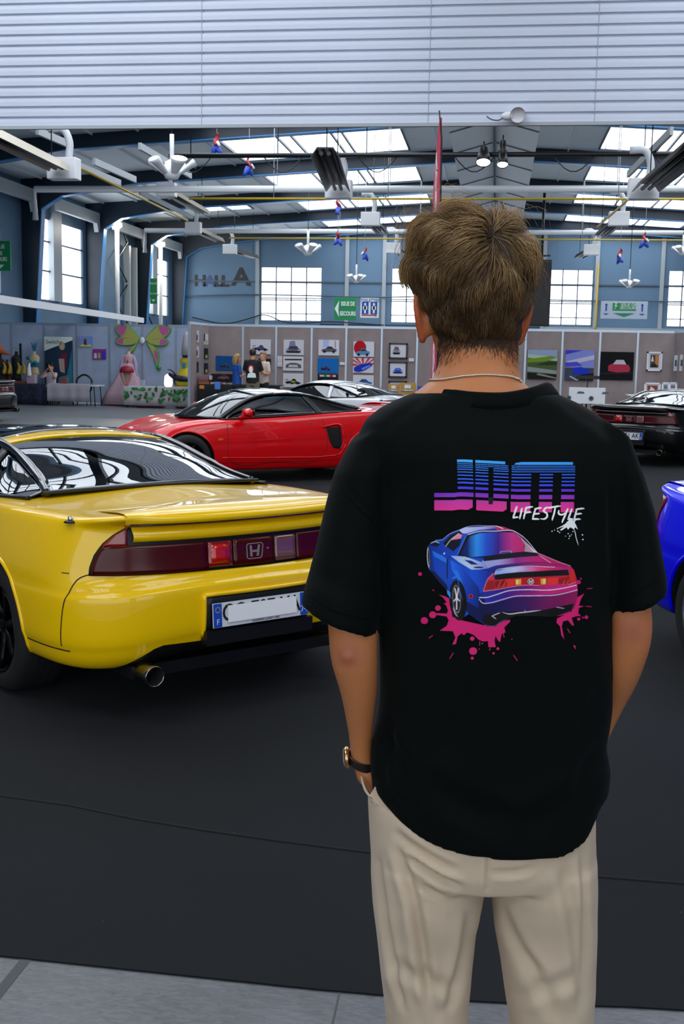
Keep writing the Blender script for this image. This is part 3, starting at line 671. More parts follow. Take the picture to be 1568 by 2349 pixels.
# standing ribs under the cladding
for x in np.arange(2.2, XW, 1.45):
    if 3.2 < x < 9.0: continue
    for s in (1, -1): mb.beam((s*x, y0, zroof(x)-.03), (s*x, y1, zroof(x)-.03), .05, .06, M_ROOFP)
struct(mb.build('ceiling'))
k = 20
for xa, xb, ya, yb in sk:
    for s in (-1, 1):
        r = bpy.data.objects.new('window_%d' % k, None); COL.objects.link(r); k += 1; r['kind'] = 'structure'
        m2 = MB(); A = [(s*xa, ya, zroof(xa)+.05), (s*xb, ya, zroof(xb)+.05), (s*xb, yb, zroof(xb)+.05), (s*xa, yb, zroof(xa)+.05)]
        m2.poly(A, M_SKY); m2.build('skylight_pane', r)
        m2 = MB()
        for f in (0, .32, .38, .60, .68, 1) if xb < 10 else (0, .5, 1):
            x = xa+(xb-xa)*f; m2.beam((s*x, ya, zroof(x)), (s*x, yb, zroof(x)), .06, .08, M_MULL)
        m2.build('skylight_frame', r)
# ridge lining: two sloped white panels with a central post line
mb = MB(); RX0 = -.28
for s in (-1, 1):
    A = [(RX0, SHY+.5, 8.42), (RX0+s*1.27, SHY+.5, 8.06), (RX0+s*1.27, YB-.3, 8.06), (RX0, YB-.3, 8.42)]
    mb.add(A+[(p[0], p[1], p[2]+.03) for p in A], [(0, 1, 2, 3), (4, 5, 6, 7), (0, 1, 5, 4), (1, 2, 6, 5), (2, 3, 7, 6), (3, 0, 4, 7)], M_RIDGE)
    for y in np.arange(SHY+3, YB, 3.35): mb.beam((RX0, y, 8.39), (RX0+s*1.27, y, 8.04), .03, .03, M_MULL)
struct(mb.build('ceiling'))
mb = MB(); mb.beam((RX0, SHY+.6, 8.30), (RX0, YB-.4, 8.30), .10, .12, M_GREYST); mb.beam((RX0, SHY+.6, 8.20), (RX0, YB-.4, 8.20), .05, .05, M_BLK)
tag(mb.build('cable_tray'), 'grey cable tray running along the ridge between the white ceiling panels', 'cable tray')
# ---- shutter above the doorway, front hall
sh = thing('roller_shutter', 'raised silver grey slatted roller shutter hanging above the doorway', 'shutter', (0, SHY, 0))
M_SLAT = mat('shutter_slat', 'd2d9e8', .42, metal=.1, noise=(.4, .05))
zb = ony(784, 286, SHY).z; pitch = (ony(784, 8, SHY).z-zb)/11.35
mb = MB(); N = 15; prof = []
for i in range(N):
    z = zb+i*pitch
    prof += [(-.004, z+.002), (-.012, z+pitch*.05), (-.0135, z+pitch*.45), (-.012, z+pitch*.76), (-.004, z+pitch*.79), (.018, z+pitch*.80), (.018, z+pitch*.985)]
xs = [-11, -6, -2, 2, 6, 11]
mb.loft([[Vector((x, y, z)) for x in xs] for y, z in prof], M_SLAT, wrap=False, cap=False, smooth=False); mb.build('slats', sh, fixn=False)
mb = MB(); mb.box((-11, -.03, zb-.03), (11, .02, zb+.01), M_GREYST); mb.build('bottom_rail', sh)
mb = MB(); sm = mat('shutter_seam', 'a4a9b5', .5)
for u in (463, 985, 1368): x = ony(u, 150, SHY).x; mb.box((x-.004, -.016, zb), (x+.004, .0, zb+N*pitch), sm)
split_loose(mb.build('slat_joint', sh))
ztop = zb+N*pitch
mb = MB(); mb.box((-XW, SHY-.1, ztop-.05), (XW, SHY+.35, ztop+.25), M_BLUE); mb.box((-XW, SHY-.1, 7.95), (XW, SHY+.35, 10.5), M_WALL)
for x in np.arange(-14.4, 16, 4.8): mb.box((x-.15, SHY-.1, ztop), (x+.15, SHY+.3, 8.2), M_BLUE)
for s in (-1, 1): mb.box((min(s*11, s*XW), SHY-.1, 0), (max(s*11, s*XW), SHY+.35, ztop), M_WALL)
struct(mb.build('wall_doorway'))
# front hall roof with skylight rows (seen in the car glass), open to daylight behind the camera
r = bpy.data.objects.new('window_19', None); COL.objects.link(r); r.location = (0, SHY+.2, ztop+.25); r['kind'] = 'structure'  # glowing clerestory band, added to give bright framed reflections in the car glass
mb = MB(); hh = 7.95-ztop-.25; mb.box((-14.4, 0, 0), (14.4, .02, hh), M_PANE); mb.build('window_pane', r); mb = MB()
for x in np.arange(-14.4, 14.5, 1.2): mb.box((x-.035, -.12, 0), (x+.035, 0, hh), M_BLUE)
for z in (hh*.33, hh*.66): mb.box((-14.4, -.10, z-.03), (14.4, -.02, z+.03), M_BLUE)
mb.build('window_frame', r)
mb = MB(); Z = 8.2; xsn = [-XW, -11, -6.6, -1.4, 1.4, 6.6, 11, XW]; yy = [-14, -9.5, -5.8, -1.8, 2.6, 6.6, 13.5, 13.9]
fs = []
for i in range(len(xsn)-1):
    for j in range(len(yy)-1):
        a, b, c, d = xsn[i], xsn[i+1], yy[j], yy[j+1]
        if i in (1, 2, 4) and j == 5 or (i in (2, 4) and j in (1, 3)): fs.append((a, b, c, d))
        else: mb.box((a, c, Z), (b, d, Z+.15), M_ROOFP)
for y in (-9.6, -2.3, 5.1, 13.2): mb.box((-XW, y-.12, Z-.75), (XW, y+.12, Z), M_BLUE)
struct(mb.build('ceiling'))
for a, b, c, d in fs:
    r = bpy.data.objects.new('window_%d' % k, None); COL.objects.link(r); k += 1; r['kind'] = 'structure'
    m2 = MB(); m2.poly([(a, c, Z+.08), (b, c, Z+.08), (b, d, Z+.08), (a, d, Z+.08)], M_SKY); m2.build('skylight_pane', r)
    m2 = MB()
    for f in (0, .25, .5, .75, 1): m2.box((a+(b-a)*f-.03, c, Z-.02), (a+(b-a)*f+.03, d, Z+.06), M_MULL)
    for f in (.25, .5, .75): m2.box((a, c+(d-c)*f-.03, Z-.02), (b, c+(d-c)*f+.03, Z+.06), M_MULL)
    m2.build('skylight_frame', r)
# ---- suspended things in the hall -------------------------------------------------
def heater(u0, v0, u1, v1, y, lab, w=.42, box=True, dark=True, end=0):
    """radiant gas heater hung lengthwise: (u0,v0)..(u1,v1) are the pixel ends on plane heights; end nearer the camera first"""
    a = ony(u0, v0, y); z = a.z
    b = onz(u1, v1, z)
    r = thing('radiant_heater', lab, 'heater', a, 0, 'tube heaters under the roof'); d = b-a; d.z = 0
    L = d.length; e = d.normalized(); s = Vector((e.y, -e.x, 0))
    mb = MB()
    ring = lambda p: [p+s*(-w/2)+Vector((0, 0, 0)), p+s*(-w*.28)+Vector((0, 0, .18)), p+s*(w*.28)+Vector((0, 0, .18)), p+s*(w/2), p+s*(w/2-.02), p+s*(w*.26)+Vector((0, 0, .15)), p-s*(w*.26)+Vector((0, 0, .15)), p-s*(w/2-.02)]
    mb.loft([ring(Vector((0, 0, 0))), ring(d)], M_BRN if dark else M_CREAM, smooth=False); mb.build('reflector', r)
    mb = MB(); mb.tube([s*.07+Vector((0, 0, .06)), s*.07+d+Vector((0, 0, .06))], .04, M_BLK, 8); mb.tube([s*-.07+Vector((0, 0, .06)), s*-.07+d+Vector((0, 0, .06))], .04, M_BLK, 8); mb.build('burner_tube', r)
    bx = d if end else Vector((0, 0, 0))
    if box:
        mb = MB(); c = bx-e*.3*(1 if not end else -1); mb.box(c-Vector((.30, .16, .12)), c+Vector((.30, .16, .30)), M_WHT); mb.build('burner_box', r, bevel=.02)
        mb = MB(); mb.tube(curve3([c+Vector((.1, 0, .3)), c+Vector((.12, 0, .62)), c+Vector((.0, 0, .85)), c+Vector((-.3, 0, .86))], 12), .075, M_DUCT, 10); mb.build('flue', r)
    mb = MB()
    for f in (.1, .9): p = d*f; mb.tube([p+Vector((0, 0, .18)), p+Vector((0, 0, zroof(a.x)-z))], .012, M_BLK, 5)
    split_loose(mb.build('hanger', r)); return r
heater(135, 393, -60, 300, 22.0, 'cream tube heater at far left with a curved silver flue', dark=False)
heater(388, 446, 470, 492, 36, 'tube heater left of centre below the white rose-shaped fan', dark=False)
heater(448, 530, 505, 556, 44, 'small cream tube heater over the HALL A wall, left of the left gas pipe', dark=False)
heater(532, 578, 585, 594, 50.5, 'smallest tube heater just above the letters on the end wall', dark=True)
heater(775, 440, 745, 360, 26, 'large dark brown tube heater left of the red flag', w=.55)
heater(852, 512, 880, 540, 37, 'dark tube heater with a white burner box above the man\'s left', )
heater(905, 576, 925, 588, 48, 'little tube heater with a white box close to the top of the hair')
heater(1480, 440, 1590, 350, 24, 'large dark brown tube heater at the right edge of the ceiling', w=.55)
heater(1415, 512, 1375, 545, 36, 'tube heater with a white burner box on the right, between two pipes')
heater(1352, 580, 1326, 594, 48, 'smallest tube heater on the right above the tall window')
def pipe(name, pts, r, mt, lab, cat, group=None, n=8):
    mb = MB(); mb.tube(pts, r, mt, n)
    if name == 'air_duct' or (abs(pts[0].z-pts[1].z) < .01 and abs(pts[0].y-pts[1].y) < .1):
        x0, x1 = pts[-2].x, pts[-1].x
        for x in (-6.5, -3.2, 3.2, 8.0, 13.0): mb.tube([Vector((x, pts[-1].y, pts[-1].z+r*.5)), Vector((x, pts[-1].y, zroof(x)-.02))], .012, M_GREYST, 4)
    o = mb.build(name); tag(o, lab, cat, group); return o
def across(v784, y, u=784): return ony(u, v784, y).z
z1 = across(434, 33.5); z2 = across(531, 47.0)
def drop(x, y, z): return [Vector((x, y, z+.9)), Vector((x, y, z+.1))]
pa = ony(80, 436, 33.5)
pipe('air_duct', [Vector((pa.x, 33.5, z1-.9)), Vector((pa.x, 33.5, z1)), Vector((15.5, 33.5, z1))], .10, M_DUCT, 'long white duct tube crossing the whole hall, nearer and larger one', 'duct', 'ducts across the hall')
pb = ony(332, 531, 47)
pipe('air_duct', [Vector((pb.x, 47, z2-.9)), Vector((pb.x, 47, z2)), Vector((15.5, 47, z2))], .10, M_DUCT, 'white duct tube crossing farther back, just above the end wall', 'duct', 'ducts across the hall')
pipe('gas_pipe', [Vector((-9, 33, across(456, 33))), Vector((15.5, 33, across(456, 33)))], .035, M_GAS, 'yellow gas pipe crossing under the nearer white duct', 'gas pipe', 'gas pipes', 6)
pipe('gas_pipe', [Vector((-11, 46.5, across(547, 46.5))), Vector((15.5, 46.5, across(547, 46.5)))], .035, M_GAS, 'yellow gas pipe crossing under the farther white duct', 'gas pipe', 'gas pipes', 6)
ga, gb = ony(155, 372, 26), onz(430, 506, ony(155, 372, 26).z)
pipe('gas_pipe', [ga, gb], .03, M_GAS, 'yellow gas pipe running lengthwise on the left', 'gas pipe', 'gas pipes', 6)
ga, gb = ony(1568, 345, 22), onz(1370, 520, ony(1568, 345, 22).z)
pipe('gas_pipe', [ga, gb], .03, M_GAS, 'yellow gas pipe running lengthwise on the right', 'gas pipe', 'gas pipes', 6)
pipe('gas_pipe', [ony(1372, 605, YB-.62), Vector((ony(1366, 742, YB-.62).x, YB-.62, 0))], .05, M_GAS, 'yellow gas pipe going down the end wall beside the tall window', 'gas pipe', 'gas pipes', 6)
for uv in (((85, 300), (155, 330), 24), ((160, 372), (275, 420), 27), ((215, 370), (310, 412), 27), ((320, 335), (437, 403), 27), ((320, 440), (440, 498), 38), ((1540, 300), (1440, 400), 24)):
    a = ony(*uv[0], uv[2]); b = onz(*uv[1], a.z)
    mb = MB(); mb.beam(a, b, .07, .16, M_GREYST); tag(mb.build('roof_strut'), 'pale steel strut between roof beams near %s' % ('the left heater' if uv[0][0] < 200 else 'the white fans' if uv[0][0] < 400 else 'the right skylights'), 'strut', 'pale roof struts')
mb = MB(); YL_ = 25.8; zt = across(356, YL_); mb.tube([Vector((-7.5, YL_, zt)), Vector((14, YL_, zt))], .055, M_BLK, 8)
for x in np.arange(-7, 13, 2.0):
    mb.tube([Vector((x+.5*sin(x*3)+t*.9, YL_, zt-.35*sin(pi*t)-.02)) for t in np.linspace(0, 1, 8)], .012, M_BLK, 4)
    if abs(x+.28) > 1.6: mb.tube([Vector((x, YL_, zt)), Vector((x, YL_, zroof(x)-.45))], .012, M_BLK, 4)
tag(mb.build('lighting_bar'), 'black lighting bar hung across the hall with looped cables', 'lighting bar')
def spot(u, v, y, lab, r=.16):
    p = ony(u, v, y); t = thing('spotlight', lab, 'spotlight', p, 0, 'spotlights on the black bar'); mb = MB()
    M = Matrix.Rotation(radians(155), 4, 'X'); mb.lathe([(r*.5, -.38), (r*.8, -.2), (r, 0), (r*.97, .0), (r*.8, -.05)], M_BLK, M, 16, cap=False); mb.lathe([(.0, -.38), (r*.5, -.38)], M_BLK, M, 16); mb.tube([(0, 0, .12), (0, 0, .45)], .02, M_BLK, 5); mb.build('housing', t)
    mb = MB(); mb.lathe([(0, -.02), (r*.93, -.02)], M_LAMPW, M, 16); mb.build('lens', t)
spot(1108, 374, 25.5, 'lit spotlight left of the pair on the black bar'); spot(1152, 358, 26.2, 'upper lit spotlight of the pair under the ridge', .12); spot(1152, 379, 25.4, 'lower lit spotlight of the pair under the ridge', .12); spot(1150, 493, 40, 'lit spotlight just above the man\'s hair')
# white rose fans / speakers
def fan(u, v, y, s, lab):
    p = ony(u, v, y); t = thing('ceiling_fan', lab, 'fan', p, 0, 'white ceiling speakers'); H = zroof(p.x)-p.z
    mb = MB(); mb.tube([(0, 0, 0), (0, 0, .6*s)], .05*s, M_WHT, 8); mb.tube([(0, 0, .6*s), (0, 0, H)], .012, M_BLK, 4); mb.build('stem', t)
    mb = MB(); mb.lathe([(.06*s, .05*s), (.16*s, .0), (.20*s, -.25*s), (.14*s, -.36*s), (0, -.40*s)], M_WHT, None, 12); mb.build('hub', t)
    for k in range(5):
        a = 2*pi*k/5+.3; e = Vector((cos(a), sin(a), 0)); q = Vector((-sin(a), cos(a), 0)); mb = MB()
        rings = []
        for f in np.linspace(0, 1, 6):
            c = e*(.12+.38*f)*s+Vector((0, 0, (-.28+.30*f)*s)); w = (.07+.12*f)*s; n = Vector((-e.x*.6, -e.y*.6, .8))
            rings.append([c+q*(w*cos(b))+n*(w*.45*sin(b)) for b in [2*pi*i/12 for i in range(12)]])
        mb.loft(rings, M_WHT); mb.build('horn', t)
    return t
fan(394, 372, 24, .95, 'white horn loudspeaker cluster nearest, left under the shutter'); fan(706, 564, 45.6, 1.0, 'white horn loudspeaker cluster above the first end wall window')
fan(817, 633, 44, .72, 'white horn loudspeaker cluster hanging lowest beside the wall signs'); fan(1443, 645, 44, .72, 'white horn loudspeaker cluster above the right exit sign'); fan(1566, 568, 40, .7, 'white horn loudspeaker cluster cut by the right edge')
M_DR = mat('red_ribbon', 'a8202c', .5); M_DB = mat('blue_ribbon', '2048b8', .5); M_DW = mat('white_ribbon', 'd8dce8', .5)
for i, (u, v, y, lab) in enumerate(((497, 335, 28, 'hanging red and blue ribbon nearest the shutter, left of the skylight'), (571, 385, 31, 'hanging red and blue ribbon tilted below the first skylight'), (775, 478, 38, 'hanging red and blue ribbon lying flat above the ducts'), (774, 550, 42, 'hanging ribbon in red over blue, left of the hanging horns'), (836, 584, 43, 'hanging red, white and blue ribbon right above the toilets sign'), (1421, 590, 42, 'small hanging ribbon in red and blue left of the right horn cluster'), (1478, 554, 40, 'hanging ribbon in red over bright blue at the upper right'))):
    p = ony(u, v, y); t = thing('hanging_decoration', lab, 'decoration', p, i*1.1, 'hanging coloured ribbons')
    s = 1.0; mb = MB(); mb.tube([(.02*cos(a*2.2), .06*sin(a*2), .30-.12*a) for a in np.linspace(0, 2.4, 12)], list(np.interp(np.linspace(0, 1, 12), [0, .3, 1], [.02, .055, .085])), M_DR, 7, sq=.5); mb.build('red_ribbon', t)
    mb = MB(); mb.tube([(-.02, 0, .0), (-.10, .05, -.15), (-.16, .05, -.22)], [.09, .06, .03], M_DB, 8); mb.tube([(-.02, 0, .0), (.08, .0, -.14), (.14, .0, -.18)], [.08, .06, .03], M_DB, 8); mb.build('blue_ribbon', t)
    mb = MB(); mb.tube([(.02, -.04, .08), (.10, -.10, -.02)], [.05, .03], M_DW, 6); mb.build('white_ribbon', t)
    mb = MB(); mb.tube([(0, 0, .3), (0, 0, zroof(p.x)-p.z)], .008, M_WHT, 4); mb.build('string', t)
# black speaker array, lamp posts
p = ony(1228, 668, 50); w = .62
t = thing('speaker_array', 'tall black loudspeaker column hanging beside the man\'s right ear', 'loudspeaker', (p.x, 50, 0)); mb = MB(); mb.box((-w, -.4, ony(1228, 748, 50).z), (w, .4, ony(1228, 597, 50).z), M_BLK); mb.build('cabinet', t, bevel=.04)
zt2 = ony(1228, 597, 50).z; mb = MB(); mb.box((-w*.8, -.1, zt2+.15), (w*.9, .1, zt2+.22), M_BLK); mb.tube([(.2, 0, zt2), (.2, 0, 8.75)], .06, M_BLK, 6); mb.build('rigging', t)
for u, v, y, lab in ((268, 512, 50.5, 'lit lamp on a tall pale post beside the lattice column'), (368, 556, 57.5, 'lit lamp on a post above the farthest left window')):
    p = onx(u, v, XL+.9); t = thing('lamp_post', lab, 'lamp', (p.x, p.y, 0), 0, 'lit lamp posts on the left wall'); mb = MB(); mb.tube([(0, 0, 0), (0, 0, p.z-.25)], .10, M_WHT, 10); mb.build('post', t)
    mb = MB(); mb.ball((0, 0, p.z-.03), .22, M_GREYST, 8, sc=(1.1, 1.1, .5)); mb.build('housing', t)
    mb = MB(); mb.ball((0, -.05, p.z-.10), .24, M_LAMPW, 8, sc=(1.0, 1.0, .6)); mb.build('bulb', t)
    lt = bpy.data.lights.new('lamp_light', 'POINT'); lt.energy = 120; lt.color = (1, .93, .8); lt.shadow_soft_size = .25; lo = bpy.data.objects.new('lamp_light', lt); COL.objects.link(lo); lo.location = (p.x+.5, p.y-.6, p.z-.3)
# lattice column & crane brackets on the left wall
t = thing('lattice_column', 'pale lattice column with zigzag bracing on the left wall', 'column', (XL+.22, FR[1]-.2, 0)); mb = MB()
yy0, yy1 = -3.4, 2.2
for y in (-1.6, -.6, .9): mb.box((-.12, y-.12, 0), (.12, y+.12, 6.6), M_GREYST)
mb.build('uprights', t); mb = MB()
zz = 2.0
for i in range(6):
    a, b = (-3.2, -1.6) if i % 2 == 0 else (-1.6, -3.2); mb.beam((0, a, zz), (0, b, zz+.95), .05, .05, M_BLK); a, b = (1.0, 2.4) if i % 2 == 0 else (2.4, 1.0); mb.beam((0, a, zz), (0, b, zz+.95), .05, .05, M_BLK); zz += .95
mb.build('bracing', t)
cb = thing('crane_bracket', 'pale bracket beam end', 'bracket', (0, 0, 0), 0, 'pale bracket beams on the left wall'); mb = MB()
mb.prism([(0, 0, .0), (0, -4.2, .0), (0, -4.2, .45), (0, .35, .45), (0, .35, -.15), (0, .15, -.35)], (.18, 0, 0), M_GREYST); mb.build('beam', cb)
for i, (y, lab) in enumerate(((FR[3]-.5, 'pale bracket beam above the green exit sign at far left'), (FR[2]-.5, 'pale bracket beam above the tall left window'), (FR[1]-.6, 'pale bracket beam beside the lit lamp post'), (FR[0]-1.0, 'pale bracket beam above the farthest left window'))):
    c = cb if i == 0 else copy_tree(cb); c.location = (XL+.5, y, 7.0); c['label'] = lab
# white cable tray low on the left
a = ony(-20, 684, 27); b = onz(325, 735, a.z)
mb = MB(); mb.beam(a, b, .18, .20, M_WHT); tag(mb.build('cable_trunking'), 'long white trunking running back above the grey partitions on the left', 'trunking')
# cable along the end wall
mb = MB(); mb.tube(curve3([ony(u, v, YB-.2) for u, v in ((420, 680), (560, 676), (700, 678), (860, 682), (1000, 680), (1250, 688), (1568, 692))], 40), .035, M_MULL, 5)
mb.tube(curve3([ony(u, v, YB-.25) for u, v in ((440, 728), (520, 742), (580, 728), (600, 722), (650, 738), (760, 738), (880, 746))], 40), .03, M_BLK, 5); tag(mb.build('wall_cable'), 'dark cables strung along the end wall below the letters', 'cable')
# ---- signs
M_GRN = mat('sign_green', '0f8a4f', .45); M_TXT = mat('sign_white', 'e8f2ee', .5); M_NAVY = mat('sign_blue', '1d3f9c', .5); M_RED = mat('sign_red', 'b01c28', .5); M_LET = mat('wall_letter', '1c222a', .5); M_LETB = mat('wall_letter_blue', '3a4a8a', .5)
RX = Matrix.Rotation(pi/2, 4, 'X')
def signtext(s, u, v, y, size, mt, name, parent=None, bold=.0, lift=.0, spacing=1.0, sx=1.0):
    p = ony(u, v, y); mb = MB(); M = Matrix.Translation((p.x, y-lift, p.z)) @ RX @ Matrix.Diagonal((sx, 1, 1, 1))
    text_into(mb, s, M, mt, size, bold=bold, ext=.01, spacing=spacing); o = mb.build(name)
    if parent is not None: o.parent = parent; o.matrix_parent_inverse = Matrix.Translation(parent.location).inverted()
    return o
t = thing('wall_lettering', 'dark letters HALL A fixed on the end wall', 'lettering', ony(512, 640, YB))
for ch, u, v, sz, mt in (('H', 459, 645, .80, M_LET), ('A', 481, 646, .80, M_LETB), ('L', 500, 646, .80, M_LET), ('L', 516, 646, .80, M_LET), ('A', 553, 637, 1.32, M_LET)):
    signtext(ch, u, v, YB, sz, mt, 'letter', t, bold=.03, lift=.02, sx=1.15)
def board(u0, v0, u1, v1, y, mt, name, lab, cat='sign', depth=.06):
    a, b = ony(u0, v1, y), ony(u1, v0, y); t = thing(name, lab, cat, ((a.x+b.x)/2, y, (a.z+b.z)/2)); w, h = (b.x-a.x)/2, (b.z-a.z)/2
    mb = MB(); mb.box((-w, -depth, -h), (w, 0, h), mt); mb.build('board', t, bevel=.01); return t, w, h
def put(t, s, x, z, size, mt, y=-.075, bold=0.0, sx=1.0, name='lettering'):
    mb = MB(); text_into(mb, s, Matrix.Translation((x, y, z)) @ RX @ Matrix.Diagonal((sx, 1, 1, 1)), mt, size, bold=bold, ext=.006); return mb.build(name, t)
t, w, h = board(766, 683, 818, 734, 52, M_GRN, 'exit_sign', 'green sign reading ISSUE DE SECOURS with a left arrow, beside the toilets sign')
put(t, 'ISSUE DE', .12, .22, .26, M_TXT, bold=.008, sx=.62); put(t, 'SECOURS', .12, -.22, .26, M_TXT, bold=.008, sx=.66)
mb = MB(); mb.prism([(-w*.95, -.07, 0), (-w*.55, -.07, h*.75), (-w*.62, -.07, 0), (-w*.55, -.07, -h*.75)], (0, -.01, 0), M_TXT); mb.build('arrow', t)
t, w, h = board(826, 684, 869, 729, 52, M_TXT, 'toilet_sign', 'white sign reading TOILETTES with two blue figures and a red arrow')
put(t, 'TOILETTES', 0, h*.76, .21, M_NAVY, sx=.85)
for s in (-1, 1):
    mb = MB(); mb.box((s*.20-.15, -.075, -.28), (s*.20+.15, -.065, .27), M_NAVY); mb.build('pictogram_panel', t); mb = MB(); mb.box((s*.20-.04, -.085, -.24), (s*.20+.04, -.076, .10), M_TXT); mb.ball((s*.20, -.085, .16), .055, M_TXT, 6, sc=(1, .2, 1)); mb.box((s*.20-.09, -.085, -.08), (s*.20+.09, -.076, .08), M_TXT); mb.build('pictogram', t)
mb = MB(); mb.box((-w*.85, -.075, -h*.78), (w*.6, -.065, -h*.68), M_RED); mb.prism([(w*.6, -.07, -h*.60), (w*.85, -.07, -h*.73), (w*.6, -.07, -h*.86)], (0, -.01, 0), M_RED); mb.build('arrow', t)
t, w, h = board(1376, 692, 1485, 731, 52, mat('sign_pale', 'b9c6d6', .5), 'exit_sign', 'wide white overhead sign with a green exit panel between two blue figures')
mb = MB(); mb.box((-w*.5, -.072, -.02), (w*.5, -.062, h*.8), M_GRN); mb.prism([(-w*.45, -.07, -h*.35), (w*.45, -.07, -h*.35), (0, -.07, -h*.75)], (0, -.006, 0), M_GRN); mb.build('exit_panel', t)
put(t, 'ISSUE DE', .18, h*.58, .17, M_TXT, y=-.08); put(t, 'SECOURS', .18, h*.22, .17, M_TXT, y=-.08)
mb = MB(); mb.tube([(-w*.36, -.08, h*.62), (-w*.36, -.08, h*.35), (-w*.42, -.08, h*.08)], .02, M_TXT, 4); mb.ball((-w*.36, -.08, h*.70), .035, M_TXT, 5); mb.tube([(-w*.43, -.08, h*.5), (-w*.28, -.08, h*.42)], .015, M_TXT, 4); mb.build('running_figure', t)
for s in (-1, 1):
    mb = MB(); mb.box((s*w*.77-.03, -.08, -h*.1), (s*w*.77+.03, -.065, h*.45), M_NAVY); mb.ball((s*w*.77, -.075, h*.6), .05, M_NAVY, 6, sc=(1, .3, 1)); mb.prism([(s*w*.77-.12, -.07, -h*.4), (s*w*.77+.12, -.07, -h*.4), (s*w*.77, -.07, -h*.55)], (0, -.01, 0), M_NAVY); mb.build('pictogram', t)
def hang(t, w, h, top):
    mb = MB()
    for s in (-1, 1): mb.tube([(s*w*.8, 0, h), (s*w*.8, 0, top)], .01, M_BLK, 4)
    mb.build('hanger', t)
t, w, h = board(-22, 553, 25, 621, 36.5, M_GRN, 'exit_sign', 'green sign reading ISSUE DE SECOURS cut off by the left edge')
put(t, 'ISSUE', 0, h*.6, .19, M_TXT, bold=.003, sx=.8); put(t, 'DE', 0, h*.16, .19, M_TXT, bold=.003, sx=.8); put(t, 'SECOURS', 0, -h*.24, .19, M_TXT, bold=.003, sx=.62); mb = MB(); mb.prism([(-.15, -.07, -h*.6), (.15, -.07, -h*.6), (0, -.07, -h*.88)], (0, -.006, 0), M_TXT); mb.build('arrow', t)
t, w, h = board(345, 639, 360, 697, 54, M_GRN, 'exit_sign', 'small green exit sign hanging before the farthest left window')
put(t, 'ISSUE', 0, h*.6, .14, M_TXT); put(t, 'SECOURS', 0, h*-.2, .11, M_TXT, sx=.75); mb = MB(); mb.prism([(-.1, -.07, -h*.65), (.1, -.07, -h*.65), (0, -.07, -h*.85)], (0, -.006, 0), M_TXT); mb.build('arrow', t)
# floodlight on the shutter
p = ony(1187, 264, SHY-.15); t = thing('floodlight', 'white floodlight clipped to the lower edge of the shutter', 'lamp', p); mb = MB(); mb.lathe([(0, .02), (.085, .02), (.09, 0), (.075, .05), (.06, .16), (0, .17)], M_WHT, Matrix.Rotation(-pi/2+.35, 4, 'X'), 20); mb.ball((-.11, .05, .0), .06, M_WHT, 8, sc=(1.5, .6, .8)); mb.build('lamp_head', t)
mb = MB(); mb.tube(curve3([(-.14, .05, 0), (-.22, .03, -.05), (-.32, .04, -.03), (-.36, .05, .0)], 12), .008, M_MULL, 6); mb.build('cable', t)
mb = MB(); mb.tube([(-.05, .1, .05), (.0, .12, .12), (.08, .12, .02)], .008, M_WHT, 6); mb.build('bracket', t)
# ---- beach flag
FY = 12.6; M_FLAG = mat('flag_red', 'd83a58', .6); M_FLAGW = mat('flag_white', 'e8e4ea', .6)
base = ony(1000, 900, FY); tp = ony(1008, 254, FY)
t = thing('beach_flag', 'tall narrow red and white beach flag standing behind the man', 'flag', (base.x, FY, 0))
dx = tp.x-base.x
mb = MB(); P = [(dx*min(f*1.1, 1)+.03+(.0 if f < .93 else -(f-.93)*.5), 0, .05+f*(tp.z-.05)) for f in np.linspace(0, 1, 30)]; mb.tube(P, [.018-.010*f for f in np.linspace(0, 1, 30)], M_BLK, 8)
mb.tube([(0.03, 0, .05), (.3, -.35, .01)], .014, M_BLK, 6); mb.tube([(0.03, 0, .05), (-.35, -.3, .01)], .014, M_BLK, 6); mb.tube([(0.03, 0, .05), (.05, .45, .01)], .014, M_BLK, 6); mb.build('pole', t)
# the sail is seen nearly edge-on: it reaches mostly away from the camera
mb = MB(); rows = []; ang = radians(96)
for f in np.linspace(0, 1, 40):
    z = .35+(tp.z-.42)*f; wd = .62*min(1, (1-f)*5+.04)**.6; a = Vector((dx*min(f*1.1, 1)+.02, 0, z)); dirn = Vector((-cos(pi-ang)*0-.155, .985, 0)).normalized()
    rows.append([a+dirn*(wd*k/6)+Vector((.012*sin(k*1.6+f*9), 0, 0)) for k in range(7)])
mb.loft(rows, M_FLAG, wrap=False, cap=False); o = mb.build('sail', t); md = o.modifiers.new('s', 'SOLIDIFY'); md.thickness = .003
def onflag(sx, sz): return Vector((dx*min(((sz-.35)/(tp.z-.42))*1.1, 1)+.02, 0, sz))
mb = MB(); d = Vector((-.155, .985, 0)).normalized(); nrm = Vector((-d.y, d.x, 0))
M = Matrix(((0, d.x, nrm.x, 0), (0, d.y, nrm.y, 0), (1, 0, 0, 0), (0, 0, 0, 1)))
for z0 in (1.0, 2.0, 3.0):
    for q, ch in enumerate('HONDA'):
        a = onflag(0, z0+q*.19); MM = Matrix.Translation(a+d*.30+nrm*.010) @ Matrix(((-d.x, 0, nrm.x, 0), (-d.y, 0, nrm.y, 0), (0, 1, 0, 0), (0, 0, 0, 1)))
        text_into(mb, ch, MM, M_FLAGW, .26, bold=.008, ext=.003)
mb.build('lettering', t)
mb = MB()
for z in (.80, 1.95, 2.95): a = onflag(0, z); mb.prism([a+d*.02+nrm*.012, a+d*.58+nrm*.012, a+d*.58+nrm*.012+Vector((0, 0, .06)), a+d*.02+nrm*.012+Vector((0, 0, .10))], nrm*.002, M_FLAGW)
mb.build('stripe', t)
